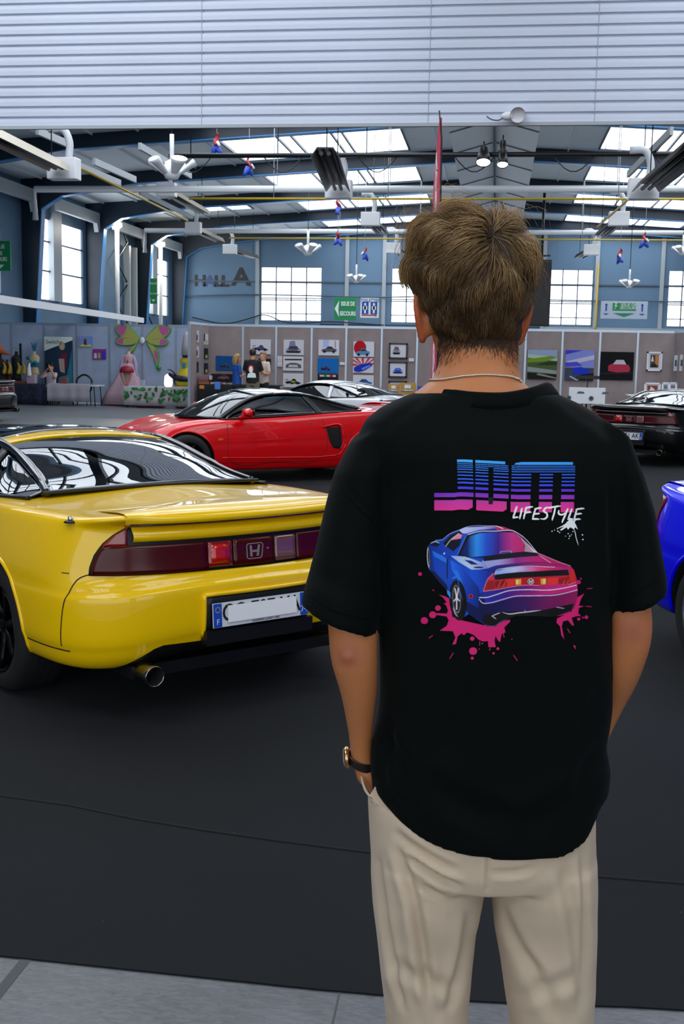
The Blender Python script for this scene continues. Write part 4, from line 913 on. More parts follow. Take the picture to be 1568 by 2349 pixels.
# ================================================================ the cars
proto, SURF = make_car()
def recolour(root, mp):
    for o in [c for c in root.children_recursive if c.type == 'MESH']:
        for s in o.material_slots:
            if s.material and s.material.name in mp: n = mp[s.material.name]; s.link = 'OBJECT'; s.material = n
M_PL = mat('plate_white', 'dfe2e6', .35); M_PLB = mat('plate_blue', '1b4ec0', .35); M_PLT = mat('plate_black', '141414', .5)
def plate(root, txt, left='F', right='74', cover=False, sub=None):
    x = -.012; p = link('license_plate', None, root, loc=(SURF.rear(0, .46, 0).x-.016, 0, .468)); p.rotation_euler = (0, radians(4), 0)
    mb = MB(); mb.box((-.002, -.26, -.055), (.004, .26, .055), M_PL); mb.build('plate_face', p, bevel=.0015)
    MX = Matrix(((0, 0, -1, 0), (-1, 0, 0, 0), (0, 1, 0, 0), (0, 0, 0, 1)))
    mb = MB(); mb.box((-.0035, .215, -.053), (-.001, .258, .053), M_PLB)
    text_into(mb, left, Matrix.Translation((-.005, .236, -.03)) @ MX, M_PL, .035, ext=.0005)
    for k in range(8): a = 2*pi*k/8; mb.ball((-.005, .236+.012*cos(a), .025+.012*sin(a)), .0025, mat('plate_star', 'f0d020', .4), 4)
    mb.build('plate_band', p); mb = MB(); mb.box((-.0035, -.258, -.053), (-.001, -.215, .053), M_PLB); text_into(mb, right, Matrix.Translation((-.005, -.236, -.025)) @ MX, M_PL, .042, ext=.0005); mb.build('plate_band', p)
    mb = MB(); text_into(mb, txt, Matrix.Translation((-.004, 0, .004)) @ MX @ Matrix.Diagonal((.82, 1, 1, 1)), M_PLT, .108, ext=.0005, bold=.0012)
    if sub: text_into(mb, sub, Matrix.Translation((-.004, -.02, -.0455)) @ MX, M_PLT, .013, ext=.0003)
    mb.build('plate_characters', p)
    if cover: mb = MB(); mb.box((-.009, -.19, -.036), (-.0065, .185, .040), mat('cover_white', 'ffffff', .6)); o = mb.build('plate_cover', p); o['label'] = 'blank white strip over the plate characters'
    return p
def place(r, x, y, th, lab): r.location = (x, y, .010); r.rotation_euler = (0, 0, radians(th)); r['label'] = lab; r['category'] = 'car'; r['group'] = 'display cars'
black = copy_tree(proto); white = copy_tree(proto); red = copy_tree(proto); blue = copy_tree(proto); edge = copy_tree(proto)
place(proto, -1.01, 4.98, 135.5, 'bright yellow sports coupe with black roof, seen from its rear left corner'); plate(proto, 'CC-787-YA', cover=True, sub='DEGENEVE CLASSIC CARS')
P_RED = paint('paint_red', 'd4060e'); P_BLK = paint('paint_black', '050607'); P_WHT = paint('paint_white', 'dde0e2'); P_BLU = paint('paint_blue', '0000ff'); P_DRED = paint('paint_dark_red', '3a0508')
M_HB = mat('header_black', '08090a', .12, coat=1)
place(red, -1.33, 16.3, 214.5, 'bright red sports coupe with black roof, side on behind the yellow car'); recolour(red, {'car_paint': P_RED, 'car_header': M_HB})
place(black, 2.08, 18.3, 60.6, 'black sports coupe with full width red tail lamps, right of the man'); recolour(black, {'car_paint': P_BLK, 'car_header': M_HB}); plate(black, 'BC 651 AK', right='B', left='F')
place(white, -1.20, 20.0, 146, 'white coupe with a large dark rear window behind the red car'); recolour(white, {'car_paint': P_WHT, 'car_header': P_WHT, 'car_roof': P_WHT, 'car_pillar': M_HB, 'black_trim': M_TRIM})
for o in white.children:
    if o.name.startswith('door_pillar'): o.material_slots[0].link = 'OBJECT'; o.material_slots[0].material = P_WHT
place(blue, 1.53, 7.22, -65, 'vivid blue sports car at the right edge, mostly behind the man'); recolour(blue, {'car_paint': P_BLU, 'car_header': P_BLU, 'car_rim': M_RIMS})
place(edge, -11.1, 24.9, 172, 'dark car with a red tail just showing at the left edge'); recolour(edge, {'car_paint': P_BLK, 'car_header': M_HB})
mb = MB(); patch(mb, lambda x, z, l: (lambda p: Vector((p.x, -p.y, p.z)) if p else None)(SURF.side(x, z, l)), gridrows([(.14, .87), (.20, .80), (.26, .73), (.31, .70)], [(.40, .87), (.40, .85), (.36, .78), (.33, .705)], 6, 8), .006, M_LAMPRED, d=Vector((0, 1, 0))); mb.build('side_tail_lamp', blue)
# raised wing on the red car
mb = MB(); rows = []
for f in np.linspace(-1, 1, 31):
    y = f*.80; z = .965-.06*abs(f)**6; x = .06+.10*abs(f)**3; k = 1-.3*abs(f)**8
    rows.append([Vector((x+dx*k, y, z+dz*k)) for dx, dz in ((-.11, .0), (-.06, .018), (.05, .016), (.12, -.004), (.05, -.012), (-.06, -.012))])
mb.loft(rows, P_RED); wg = mb.build('wing', red)
for s in (-1, 1): mb = MB(); mb.loft([[Vector((.05+a, s*.66+b, z)) for a, b in ((-.09, -.012), (.09, -.012), (.09, .012), (-.09, .012))] for z in (.90, .955)], P_RED); mb.build('wing_support', red)
# ================================================================ figure helpers
def ering(c, a, b, n=28, yaw=0.0, tilt=(0, 0), p=2.0, bf=None):
    """horizontal superellipse ring round c: half width a, half depth b (bf: depth on the +y side); tilt adds dz = tilt.x*x + tilt.y*y"""
    out = []
    for k in range(n):
        t = 2*pi*k/n; cx, sy = cos(t), sin(t); x = a*abs(cx)**(2/p)*(1 if cx > 0 else -1); bb = bf if (bf is not None and sy > 0) else b
        y = bb*abs(sy)**(2/p)*(1 if sy > 0 else -1); X, Y = x*cos(yaw)-y*sin(yaw), x*sin(yaw)+y*cos(yaw)
        out.append(Vector((c[0]+X, c[1]+Y, c[2]+tilt[0]*X+tilt[1]*Y)))
    return out
def limb(mb, pts, rs, mt, n=16, k=4, sq=1.0):
    """smooth tapered limb with rounded ends"""
    P = catmull(pts, len(pts)*k); s = np.linspace(0, 1, len(P)); R = np.interp(s, np.linspace(0, 1, len(rs)), rs)
    mb.tube([Vector(p) for p in P], list(R), mt, n, sq=sq); mb.ball(P[0], R[0], mt, 8); mb.ball(P[-1], R[-1], mt, 8)
def fuse(mb, name, parent, mt, voxel=.006, smooth=6, fac=.5):
    me = mb.mesh(name); me.materials.clear(); me.materials.append(mt); o = link(name, me, parent)
    par = o.parent; o.parent = None
    md = o.modifiers.new('r', 'REMESH'); md.mode = 'VOXEL'; md.voxel_size = voxel; md.use_smooth_shade = True
    if smooth: m2 = o.modifiers.new('s', 'SMOOTH'); m2.factor = fac; m2.iterations = smooth
    apply_mods(o); o.parent = par; o.name = name
    if not o.data.materials: o.data.materials.append(mt)
    o.data.materials[0] = mt; o.data.polygons.foreach_set('material_index', [0]*len(o.data.polygons)); shade(o)
    return o
def add_hand(mb, w, d, s, mt, side=1, up=Vector((0, 0, 1))):
    """palm and five bent fingers: w wrist point, d direction, s scale, side +1 puts the thumb to +x"""
    d = d.normalized(); x = d.cross(up); x = (x if x.length > .1 else Vector((1, 0, 0))).normalized()*side; n = x.cross(d).normalized()
    limb(mb, [w, w+d*.045*s, w+d*.085*s], [.022*s, .030*s, .032*s], mt, 12, sq=.6)
    for i, (o, L) in enumerate(((-.026, .062), (-.009, .074), (.009, .080), (.026, .072))):
        b = w+d*.085*s+x*o*s; limb(mb, [b, b+d*L*.5*s+n*.006*s, b+d*L*s+n*.026*s], [.0092*s, .0085*s, .0072*s], mt, 8, 3)
    b = w+d*.03*s+x*.026*s; limb(mb, [b, b+x*.022*s+d*.025*s, b+x*.024*s+d*.055*s+n*.012*s], [.012*s, .0105*s, .0085*s], mt, 8, 3)
SKIN = mat('skin', 'c98f6c', .5, sss=.15, noise=(14, .05)); M_EYE = mat('eye_white', 'e6e2dc', .3); M_IRIS = mat('iris', '3a2a1c', .3)
def head_into(mb, c, s, mt, yaw=0.0, ez=0.0, ex=0.0):
    """head with brow, nose, lips, chin and ears; faces +y at yaw 0; c = centre of skull"""
    R = Matrix.Rotation(yaw, 3, 'Z'); q = lambda x, y, z: Vector(c)+R @ Vector((x*s, y*s, z*s))
    rings = []
    for z, a, b, bf, yc in ((-.125, .020, .02, .03, .045), (-.115, .040, .045, .045, .04), (-.09, .056, .072, .052, .03), (-.06, .066, .090, .060, .022), (-.02, .073, .102, .072, .012), (.02, .078, .105, .082, .004), (.06, .076, .100, .082, .0), (.09, .064, .082, .070, .0), (.11, .042, .055, .048, 0), (.12, .012, .02, .02, 0)):
        rings.append([Vector(c)+R @ (Vector(v)*1.0) for v in [Vector((p.x*s, p.y*s, p.z*s)) for p in ering((0, yc, z), a, b, 24, bf=bf)]])
    mb.loft(rings, mt)
    limb(mb, [q(0, .083, .018), q(0, .098, -.012), q(0, .108, -.030)], [.007*s, .009*s, .013*s], mt, 8); mb.ball(q(.012, .095, -.034), .009*s, mt, 6); mb.ball(q(-.012, .095, -.034), .009*s, mt, 6)
    limb(mb, [q(-.024, .078, -.066), q(0, .088, -.062), q(.024, .078, -.066)], [.005*s, .0075*s, .005*s], mt, 8); limb(mb, [q(-.02, .078, -.074), q(0, .087, -.075), q(.02, .078, -.074)], [.005*s, .008*s, .005*s], mt, 8)
    limb(mb, [q(-.045, .066, .028), q(-.02, .083, .032), q(0, .082, .022), q(.02, .083, .032), q(.045, .066, .028)], [.008*s]*5, mt, 8); mb.ball(q(0, .078, -.105), .016*s, mt, 8)
    for e in (-1, 1):
        P = [q(e*(.074+dx+ex), y, z*(1.15 if ez else 1)+ez) for dx, y, z in ((.002, .012, -.030), (.006, -.004, -.034), (.012, -.018, -.018), (.017, -.026, .004), (.018, -.022, .026), (.012, -.006, .034), (.004, .010, .024))]
        limb(mb, P, [.005*s, .006*s, .006*s, .006*s, .006*s, .006*s, .005*s], mt, 8); (mb.ball(q(e*.069, -.008, ez+.0), .022*s, mt, 8, sc=(.7, .9, 1.5)) if ez else None); mb.ball(q(e*(.081+ex), -.006, .002+ez), .017*s, mt, 8, sc=(.45, .9, 1.5))
def eyes(parent, c, s, yaw):
    R = Matrix.Rotation(yaw, 3, 'Z')
    for e in (-1, 1):
        mb = MB(); p = Vector(c)+R @ Vector((e*.031*s, .072*s, .008*s)); mb.ball(p, .0125*s, M_EYE, 8); mb.ball(p+R @ Vector((0, .0085*s, 0)), .0058*s, M_IRIS, 6); mb.build('eye', parent)
def bystander(name_label, loc, rz, H, shirt, trous, hairc, arms, hair='short', shirt_mark=None, skinc=None, seated=False):
    """standing figure facing local +y; arms = ((elbow, wrist), (elbow, wrist)) for left(-x) and right(+x), in metres at height 1.75"""
    k = H/1.75; t = thing('person', name_label, 'person', loc, rz); mt = SKIN
    V = lambda x, y, z: Vector((x*k, y*k, z*k))
    b = MB(); hc = V(0, .01, 1.62)
    head_into(b, hc, k, mt); limb(b, [V(0, -.01, 1.57), V(0, -.02, 1.44)], [.054*k, .062*k], mt)
    b.loft([ering(V(0, 0, z), a*k, d*k) for z, a, d in ((.86, .10, .08), (.95, .155, .10), (1.10, .135, .095), (1.25, .155, .105), (1.38, .17, .10), (1.45, .12, .07))], mt)
    hip = .09
    for s, (el, wr) in zip((-1, 1), arms):
        el, wr = V(*el), V(*wr); limb(b, [V(s*.175, -.01, 1.40), (V(s*.175, -.01, 1.40)+el)/2, el, (el+wr)/2, wr], [.050*k, .045*k, .036*k, .034*k, .024*k], mt, 12); add_hand(b, wr, wr-el, k, mt, side=-s)
        limb(b, [V(s*hip, 0, .88), V(s*hip, .25, .88), V(s*hip, .44, .86), V(s*hip, .45, .66), V(s*hip, .45, .48)] if seated else [V(s*hip, 0, .88), V(s*hip, 0, .68), V(s*hip*.95, .01, .48), V(s*hip*.95, -.015, .28), V(s*hip*.95, -.01, .09)], [.085*k, .075*k, .052*k, .050*k, .032*k], mt)
    fuse(b, 'body', t, mt, .011, 3); eyes(t, hc, k, 0)
    m = MB(); m.loft([ering(V(0, 0, z), a*k, d*k) for z, a, d in ((.86, .175, .125), (1.0, .17, .12), (1.2, .172, .122), (1.33, .19, .12), (1.42, .165, .10), (1.475, .08, .075))], shirt)
    for s, (el, wr) in zip((-1, 1), arms): e = V(*el); a = V(s*.165, -.01, 1.41); limb(m, [a, a+(e-a)*.75], [.062*k, .058*k], shirt)
    fuse(m, 'shirt', t, shirt, .014, 3)
    m = MB(); m.loft([ering(V(0, 0, z), a*k, d*k) for z, a, d in ((.80, .15, .11), (.90, .168, .115), (.99, .155, .11))], trous)
    for s in (-1, 1): limb(m, [V(s*hip, 0, .86), V(s*hip, .25, .87), V(s*hip, .44, .85), V(s*hip, .45, .66), V(s*hip, .45, .50)] if seated else [V(s*hip, 0, .86), V(s*hip, 0, .66), V(s*hip, .01, .48), V(s*hip, -.01, .28), V(s*hip, -.01, .10)], [.098*k, .088*k, .070*k, .064*k, .058*k], trous)
    fuse(m, 'trousers', t, trous, .014, 2)
    for s in (-1, 1): m = MB(); m.loft([ering(V(s*hip, .50 if seated else .05, (z+.39) if seated else z), .045*k*f, .125*k*f, p=2.4) for z, f in ((.0, 1), (.03, 1.03), (.06, .9), (.09, .6))], M_TRIM); m.build('shoe', t)
    m = MB(); rr = []
    for z, a, bb, bf in ((-.05 if hair == 'short' else -.17, .05, .09 if hair == 'short' else .11, .0), (-.02, .08, .112, -.02), (.03, .087, .116, .03), (.06, .086, .112, .09), (.09, .074, .095, .08), (.125, .035, .05, .04), (.132, .008, .01, .01)): rr.append(ering(hc+Vector((0, 0, z*k)), a*k*(1.12 if hair != 'short' else 1), bb*k, 20, bf=max(bf, -.02)*k))
    m.loft(rr, hairc); o = m.build('hair', t)
    if hair != 'short':
        m = MB()
        for a in np.linspace(-2.6, -.5, 12): x, y = cos(a)*.092*k, sin(a)*.115*k; limb(m, [hc+Vector((x*.9, y*.9, .06*k)), hc+Vector((x*1.1, y*1.1, -.06*k)), hc+Vector((x*1.05, y*1.0, -.19*k))], [.02*k, .024*k, .012*k], hairc, 8)
        m.build('hair_lock', o)
    return t, k
# ================================================================ exhibition stands
YP = 33.0
M_FELT = mat('partition_felt', 'a2b2cc', .9, noise=(3, .10)); M_FELTW = mat('partition_felt_warm', '8c7f7e', .9, noise=(3, .10))
def zt(u, v, y=YP): return ony(u, v, y).z
PH = 2.52
def partition(xa, xb, ya, yb, m, first=True):
    a, b = Vector((xa, ya, 0)), Vector((xb, yb, 0)); d = b-a; L = d.length; rz = math.atan2(d.y, d.x)
    t = thing('partition_panel', '', 'partition', a, rz, 'grey partition panels')
    mb = MB(); mb.box((.03, -.02, .03), (L-.03, .02, PH-.05), m); mb.build('felt_board', t)
    mb = MB(); mb.box((-.028, -.035, 0), (.028, .035, PH), M_ALU); mb.build('post', t); mb = MB(); mb.box((.028, -.025, PH-.07), (L-.028, .025, PH), M_ALU); mb.build('top_rail', t)
    return t
usl = [-47, 28, 103, 177, 252, 327, 404, 481]
usm = [480, 557, 633, 714, 793, 874, 955, 1036, 1120, 1203, 1287, 1373, 1459, 1544]
names_l = ['at the left edge behind the orange hat', 'behind the black costume', 'behind the tall fantasy banner', 'carrying the upper small picture', 'behind the pink gown', 'behind the right half of the fairy wings', 'behind the yellow dress']
for i in range(len(usl)-1):
    y = YP+1.9; p = partition(ony(usl[i], 840, y).x, ony(usl[i+1], 840, y).x, y, y, M_FELT); p['label'] = 'cool grey partition panel '+names_l[i]; p['group'] = 'cool grey partition panels'
names_m = ['with the blue canvas left of the blonde woman', 'behind the man in the printed black t-shirt', 'with a rear wing drawing in the middle', 'with the pale coupe under a bare tree', 'with the red sun picture', 'with the two small black-framed drawings', 'beside the red flag', 'hidden behind the man\'s neck', 'right of the man\'s ear', 'with the green blurred landscape', 'with the blue racing car picture', 'with the black picture of a red car', 'with the small framed portrait picture']
for i in range(len(usm)-1):
    p = partition(ony(usm[i], 840, YP).x, ony(usm[i+1], 840, YP).x, YP, YP, M_FELTW); p['label'] = 'warm grey partition panel '+names_m[i]; p['group'] = 'warm grey partition panels'
xa = ony(434, 840, YP-2.0); xb = ony(480, 840, YP)
for i in range(2):
    a = Vector((xa.x, YP-2.0, 0)).lerp(Vector((xb.x, YP, 0)), i*.5); b = Vector((xa.x, YP-2.0, 0)).lerp(Vector((xb.x, YP, 0)), i*.5+.5)
    p = partition(a.x, b.x, a.y, b.y, M_FELTW); p['label'] = 'grey side panel of the picture stand, %s of the two' % ('nearer' if i == 0 else 'farther'); p['group'] = 'side panels'
xa, xb = ony(1544, 840, YP), ony(1590, 840, YP-2)
p = partition(xa.x, xb.x+.2, YP, YP-2.0, M_FELTW); p['label'] = 'grey side panel closing the stand at the right edge'
# ---- pictures
def pic(u0, v0, u1, v1, bg, shapes, lab, frame=None, y=None, ry=0.0, name='framed_picture', cat='picture', tilt=0.0, mat_=0.0, group='car pictures on the partitions'):
    y = YP-.05 if y is None else y
    a, b = ony(u0, v1, y), ony(u1, v0, y); w, h = (b.x-a.x), (b.z-a.z); t = thing(name, lab, cat, (a.x, y, a.z), 0, group); t.rotation_euler = (tilt, 0, 0)
    mb = MB(); mb.box((0, -.015, 0), (w, .02, h), mat('pic_'+bg, bg, .8, spec=.2)); mb.build('canvas', t)
    if frame:
        mb = MB(); f = mat('frame_'+frame, frame, .4)
        for A, B in (((-.02, -.035, -.02), (w+.02, .02, .02)), ((-.02, -.035, h-.02), (w+.02, .02, h+.02)), ((-.02, -.035, -.02), (.02, .02, h+.02)), ((w-.02, -.035, -.02), (w+.02, .02, h+.02))): mb.box(A, B, f)
        mb.build('frame', t)
    mb = MB()
    for i, (c, pts) in enumerate(shapes):
        yy = -.018-.002*i; mb.prism([(x*w, yy, z*h) for x, z in pts], (0, .0015, 0), mat('ink_'+c, c, .8, spec=.2))
    if shapes: mb.build('print', t)
    return t
def car_side(c, g, x0=.12, x1=.88, z0=.2, z1=.6, flip=False):
    P = [(0, .15), (.02, .45), (.15, .58), (.28, .62), (.42, 1), (.66, 1), (.82, .65), (.98, .58), (1, .2), (.9, .1), (.1, .1)]; W = [(.30, .62), (.43, .92), (.65, .92), (.76, .64)]
    f = lambda L: [(x0+(x1-x0)*((1-x) if flip else x), z0+(z1-z0)*z) for x, z in L]
    circ = lambda cx: [(cx+.09*cos(a), .12+.20*sin(a)) for a in [2*pi*k/10 for k in range(10)]]
    return [(c, f(P)), (g, f(W)), ('141416', f(circ(.2))), ('141416', f(circ(.8)))]
def car_front(c, g, x0=.2, x1=.8, z0=.15, z1=.6):
    f = lambda L: [(x0+(x1-x0)*x, z0+(z1-z0)*z) for x, z in L]
    return [(c, f([(0, .1), (0, .55), (.12, .62), (.25, 1), (.75, 1), (.88, .62), (1, .55), (1, .1)])), (g, f([(.2, .64), (.3, .93), (.7, .93), (.8, .64)])), ('1a1a1c', f([(.1, .1), (.1, .3), (.9, .3), (.9, .1)])), ('d8d8e0', f([(.03, .42), (.03, .52), (.2, .48), (.2, .4)])), ('d8d8e0', f([(.97, .42), (.97, .52), (.8, .48), (.8, .4)]))]
def f1(c, c2, **k):
    x0, x1, z0, z1 = k.get('x0', .1), k.get('x1', .9), k.get('z0', .2), k.get('z1', .65); f = lambda L: [(x0+(x1-x0)*x, z0+(z1-z0)*z) for x, z in L]
    circ = lambda cx, cz, r: [(cx+r*cos(a), cz+r*1.4*sin(a)) for a in [2*pi*k/10 for k in range(10)]]
    return [(c, f([(.0, .45), (.1, .5), (.35, .6), (.5, .95), (.62, .9), (.7, .55), (.95, .3), (1, .2), (.6, .15), (.1, .25)])), (c2, f([(.3, .5), (.5, .62), (.7, .45), (.5, .3)])), ('18181c', f(circ(.16, .3, .13))), ('18181c', f(circ(.78, .2, .11))), ('18181c', f(circ(.42, .22, .10))), (c, f([(.0, .7), (.2, .8), (.2, .88), (0, .78)]))]
Q = lambda *p: list(p)
pic(574, 779, 621, 812, 'c9c8cf', f1('4a3c46', '3a4ab0'), 'white picture of a purple grey racing car above the man in white')
pic(650, 780, 697, 814, 'c6c5cc', [('7d7a9a', [(.25, .3), (.3, .9), (.55, .95), (.62, .5)])]+car_front('5c5a6a', '3a3848', .12, .85, .1, .6), 'white picture of a violet grey car in front of a tower, top row')
pic(730, 780, 778, 815, 'd0cfd8', [('a8b8e0', [(.22, .5), (.22, 1), (.5, 1), (.5, .5)]), ('7a4a50', [(.80, .5), (.79, .95), (.82, .95), (.83, .5)])]+car_side('5a5464', '2e2c36', .15, .88, .2, .58), 'white picture of a grey coupe beside a bare tree')
pic(810, 784, 858, 818, 'd2d0da', [('b0121e', [(.32+.30*cos(a), .58+.48*sin(a)) for a in [2*pi*k/20 for k in range(20)]])]+car_side('5a86b0', '3a3040', .12, .80, .08, .55), 'white picture of a pale blue car over a large red disc')
pic(893, 789, 933, 821, 'cfced6', car_front('8a8088', '6a5a62', .18, .62, .2, .8), 'small black-framed drawing of a blurred car, upper one', '1c1c20')
pic(892, 832, 932, 864, 'cfced8', car_front('2a4cb0', '5a7ad0', .22, .78, .2, .62), 'small black-framed picture of a bright blue car, lower one', '1c1c20')
pic(892, 876, 931, 905, 'c9c8d0', [], 'small black-framed picture half hidden behind the cardboard boxes', '1c1c20')
pic(495, 817, 542, 849, '0a4a86', f1('5a4a52', '2a2430', x0=.2, x1=.7, z0=.2, z1=.5), 'blue canvas of a small racing car left of the blonde woman')
pic(592, 823, 621, 850, '1a1a20', [('c8c8cc', [(.1, .2), (.3, .7), (.5, .3)]), ('b02030', [(.6, .2), (.8, .3), (.7, .6)])], 'dark picture behind the man in white')
pic(649, 818, 696, 850, 'cbc9cf', [('2a2a30', [(.08, .72), (.92, .74), (.92, .84), (.08, .82)])]+[('5c545c', [(.12, .2), (.15, .42), (.35, .55), (.65, .55), (.88, .42), (.9, .2)]), ('b8b4ba', [(.25, .25), (.3, .42), (.7, .42), (.75, .25)])], 'white picture of a car rear with a big wing, middle row')
pic(649, 857, 696, 888, 'c9c8cb', f1('1e1e26', 'b8a020', x0=.1, x1=.9), 'white picture of a dark racing car with a yellow patch')
pic(728, 822, 776, 855, '0f66b0', f1('5a3a48', '2a2430', x0=.15, x1=.65, z0=.15, z1=.5), 'blue canvas of a small racing car under the grey coupe picture')
pic(728, 859, 775, 890, '1c1a24', [('b02034', [(.12, .2), (.12, .45), (.75, .45), (.8, .2)]), ('c0c8c0', [(.1, .82), (.9, .82), (.9, .95), (.1, .95)]), ('2a8a3a', [(.3, .8), (.45, .8), (.45, .96), (.3, .96)]), ('b02034', [(.6, .8), (.75, .8), (.75, .96), (.6, .96)])], 'dark picture of a red car under a row of flags')
rays = []
for i in range(9): a = radians(8+20*i); b = a+radians(9); rays.append(('c83a3a', [(.5, .45), (min(max(.5+.9*cos(a), 0), 1), min(.45+.9*sin(a), 1)), (min(max(.5+.9*cos(b), 0), 1), min(.45+.9*sin(b), 1))]))
pic(809, 822, 857, 855, 'cfccd8', rays+[('2030b0', [(.06, .12), (.05, .35), (.4, .6), (.85, .7), (.95, .55), (.6, .2), (.3, .06)]), ('6a8ad8', [(.4, .3), (.85, .58), (.8, .45), (.5, .2)])], 'white picture of a blue car on red sun rays')
pic(809, 861, 857, 892, 'd0cfd0', car_side('2a6ac0', '4a4a52', .06, .92, .2, .72), 'white picture of a blue coupe above the white car roof')
pic(1208, 803, 1278, 869, '4a5a32', [('8c9cb8', [(0, .8), (1, .72), (1, 1), (0, 1)]), ('a8b8a0', [(0, .72), (1, .62), (1, .75), (0, .85)]), ('6a8c2a', [(0, .55), (.6, .6), (1, .75), (.8, .8), (.3, .72), (0, .68)]), ('2c3622', [(.3, .48), (1, .5), (1, .62), (.6, .58)]), ('8a9490', [(0, .25), (1, .18), (1, .3), (0, .42)]), ('1a1c18', [(0, 0), (1, 0), (1, .16), (0, .22)]), ('8c8478', [(.3, .15), (1, .02), (1, .06), (.4, .2)])], 'large blurred green landscape picture right of the man\'s neck')
pic(1294, 804, 1363, 872, '7c86c8', [('3a3cb8', [(0, .85), (.6, 1), (0, 1)]), ('b8b4cc', [(0, .62), (1, .85), (1, .7), (.3, .55)]), ('4a46c0', [(0, .45), (.6, .5), (.4, .62), (0, .58)]), ('3c4458', [(0, .0), (1, 0), (1, .42), (0, .42)]), ('1c34b8', [(.28, .2), (.3, .42), (.55, .45), (.85, .35), (.85, .18)]), ('14161e', [(.5, 0), (.55, .2), (1, .25), (1, 0)]), ('b0aca8', [(.2, .15), (.5, 0), (.4, 0), (.15, .12)])], 'large square picture of a blue racing car under a violet sky')
pic(1374, 808, 1454, 871, '0c0c10', [('a83048', [(.25, .32), (.24, .5), (.35, .58), (.5, .60), (.85, .55), (.9, .42), (.88, .3), (.5, .27)]), ('b8b0b8', [(.38, .56), (.48, .72), (.7, .72), (.78, .56)]), ('2a2a30', [(0, .2), (1, .25), (1, .28), (0, .23)])], 'large black picture of a pale red sports car')
pic(1483, 809, 1517, 849, 'c4c2ca', [('4a4440', [(.2, .15), (.2, .88), (.8, .88), (.8, .15)]), ('b8783a', [(.55, .3), (.55, .85), (.78, .85), (.78, .3)]), ('d0ccd0', [(.25, .5), (.35, .85), (.45, .5)]), ('2a2622', [(.25, .18), (.7, .18), (.6, .38), (.3, .35)])], 'small white-framed portrait picture on the right stand', 'd8d6dc')
for i, (u0, v0, u1, v1, bg, lab) in enumerate(((445, 758, 456, 785, 'bcbac2', 'top'), (445, 794, 456, 820, 'b8b6c0', 'middle'), (443, 830, 455, 854, '1c2236', 'bottom'))):
    yy = YP-1.35; t = pic(u0, v0, u1, v1, bg, [('4a4650', [(.2, .2), (.2, .7), (.8, .6), (.8, .15)])], 'narrow %s picture of the column nearest the stand edge' % lab, y=yy)
for i, (u0, v0, u1, v1, bg, lab) in enumerate(((466, 766, 477, 790, 'c4c2ca', 'white and black'), (466, 799, 477, 824, '1a2a2c', 'dark green'), (466, 833, 477, 857, '2a2a3a', 'dark blue and yellow'))):
    pic(u0, v0, u1, v1, bg, [('1a1a20', [(.0, .3), (.0, 1), (.4, 1), (.4, .3)]), ('a8a060', [(.5, .1), (.5, .4), (.9, .4), (.9, .1)])], '%s narrow picture of the second column on the side wall' % lab, y=YP-.62)
for (u0, v0, u1, v1, lab) in ((636, 817, 647, 829, 'upper'), (636, 830, 647, 841, 'lower')): pic(u0, v0, u1, v1, 'cfc6cc', [('8a8088', [(.2, .3), (.2, .35), (.8, .35), (.8, .3)])], '%s small white notice left of the wing drawing' % lab, name='notice', cat='notice')
pic(779, 831, 790, 837, 'd8d6da', [], 'tiny white caption card between the blue canvas and the sun ray picture', name='caption_card', cat='card'); pic(937, 822, 949, 829, 'd8d6da', [], 'tiny white caption card right of the black-framed drawings', name='caption_card', cat='card')
pic(1544, 815, 1554, 851, 'c8c6ca', [('4a5a60', [(.2, .3), (.2, .7), (.8, .7), (.8, .3)])], 'thin white picture left of the two on the right side panel', y=YP-.35); pic(1557, 814, 1568, 851, 'c8c6ca', [('4a5a60', [(.2, .3), (.2, .7), (.8, .7), (.8, .3)])], 'thin white picture cut by the right edge', y=YP-.7)
# ---- the tables and goods
def table(u0, u1, v, y, d, cloth, name, lab, drop_v=None, legs=True, cat='table'):
    a, b = ony(u0, v, y), ony(u1, v, y); z = a.z; t = thing('folding_table', lab, 'table', ((a.x+b.x)/2, y+d/2, 0)); w = (b.x-a.x)/2
    mb = MB(); mb.box((-w, -d/2, z-.04), (w, d/2, z-.006), M_WHT); mb.build('table_top', t)
    for sx in (-1, 1):
        for sy in (-1, 1): mb = MB(); mb.tube([(sx*(w-.12), sy*(d/2-.08), z-.04), (sx*(w-.08), sy*(d/2-.06), 0)], .016, M_BLK, 6); mb.build('leg', t)
    return t, w, z
def cloth(u0, u1, vtop, vbot, y, d, m, lab, name='tablecloth', wav=.012):
    a, b = ony(u0, vtop, y), ony(u1, vtop, y); z = a.z+.004; zb = max(ony((u0+u1)/2, vbot, y).z, .02); n = 60; mb = MB(); rows = []
    xs = np.linspace(a.x, b.x, n)
    prof = [(d*.98, zb+(.0), 1), (d*.98, z, 0)] if 0 else [(d, z, 0), (d*.5, z, 0), (.0, z, 0), (-.012, z-.015, .2), (-.018, (z*2+zb)/3, .7), (-.022, (z+zb*2)/3, 1), (-.024, zb, 1)]
    for dy, zz, f in prof: rows.append([Vector((x, y+dy+f*wav*sin(x*17+.6*sin(x*7)), zz)) for x in xs])
    mb.loft(rows, m, wrap=False, cap=False); o = mb.build(name); md = o.modifiers.new('s', 'SOLIDIFY'); md.thickness = .004; tag(o, lab, 'tablecloth'); return z, a.x, b.x
M_CB = mat('black_cloth', '0b0d10', .9); M_CW = mat('white_cloth', 'a8a3ac', .85); M_CSTAR = mat('night_cloth', '1c2238', .85, noise=(9, .8))
t_, w_, z_ = table(455, 640, 882, YP-1.6, .75, None, '', 'folding table under the black cloth of the picture stand'); cloth(453, 642, 881, 945, YP-1.6, .78, M_CB, 'black cloth hanging to the floor behind the red car')
YL = 33.0
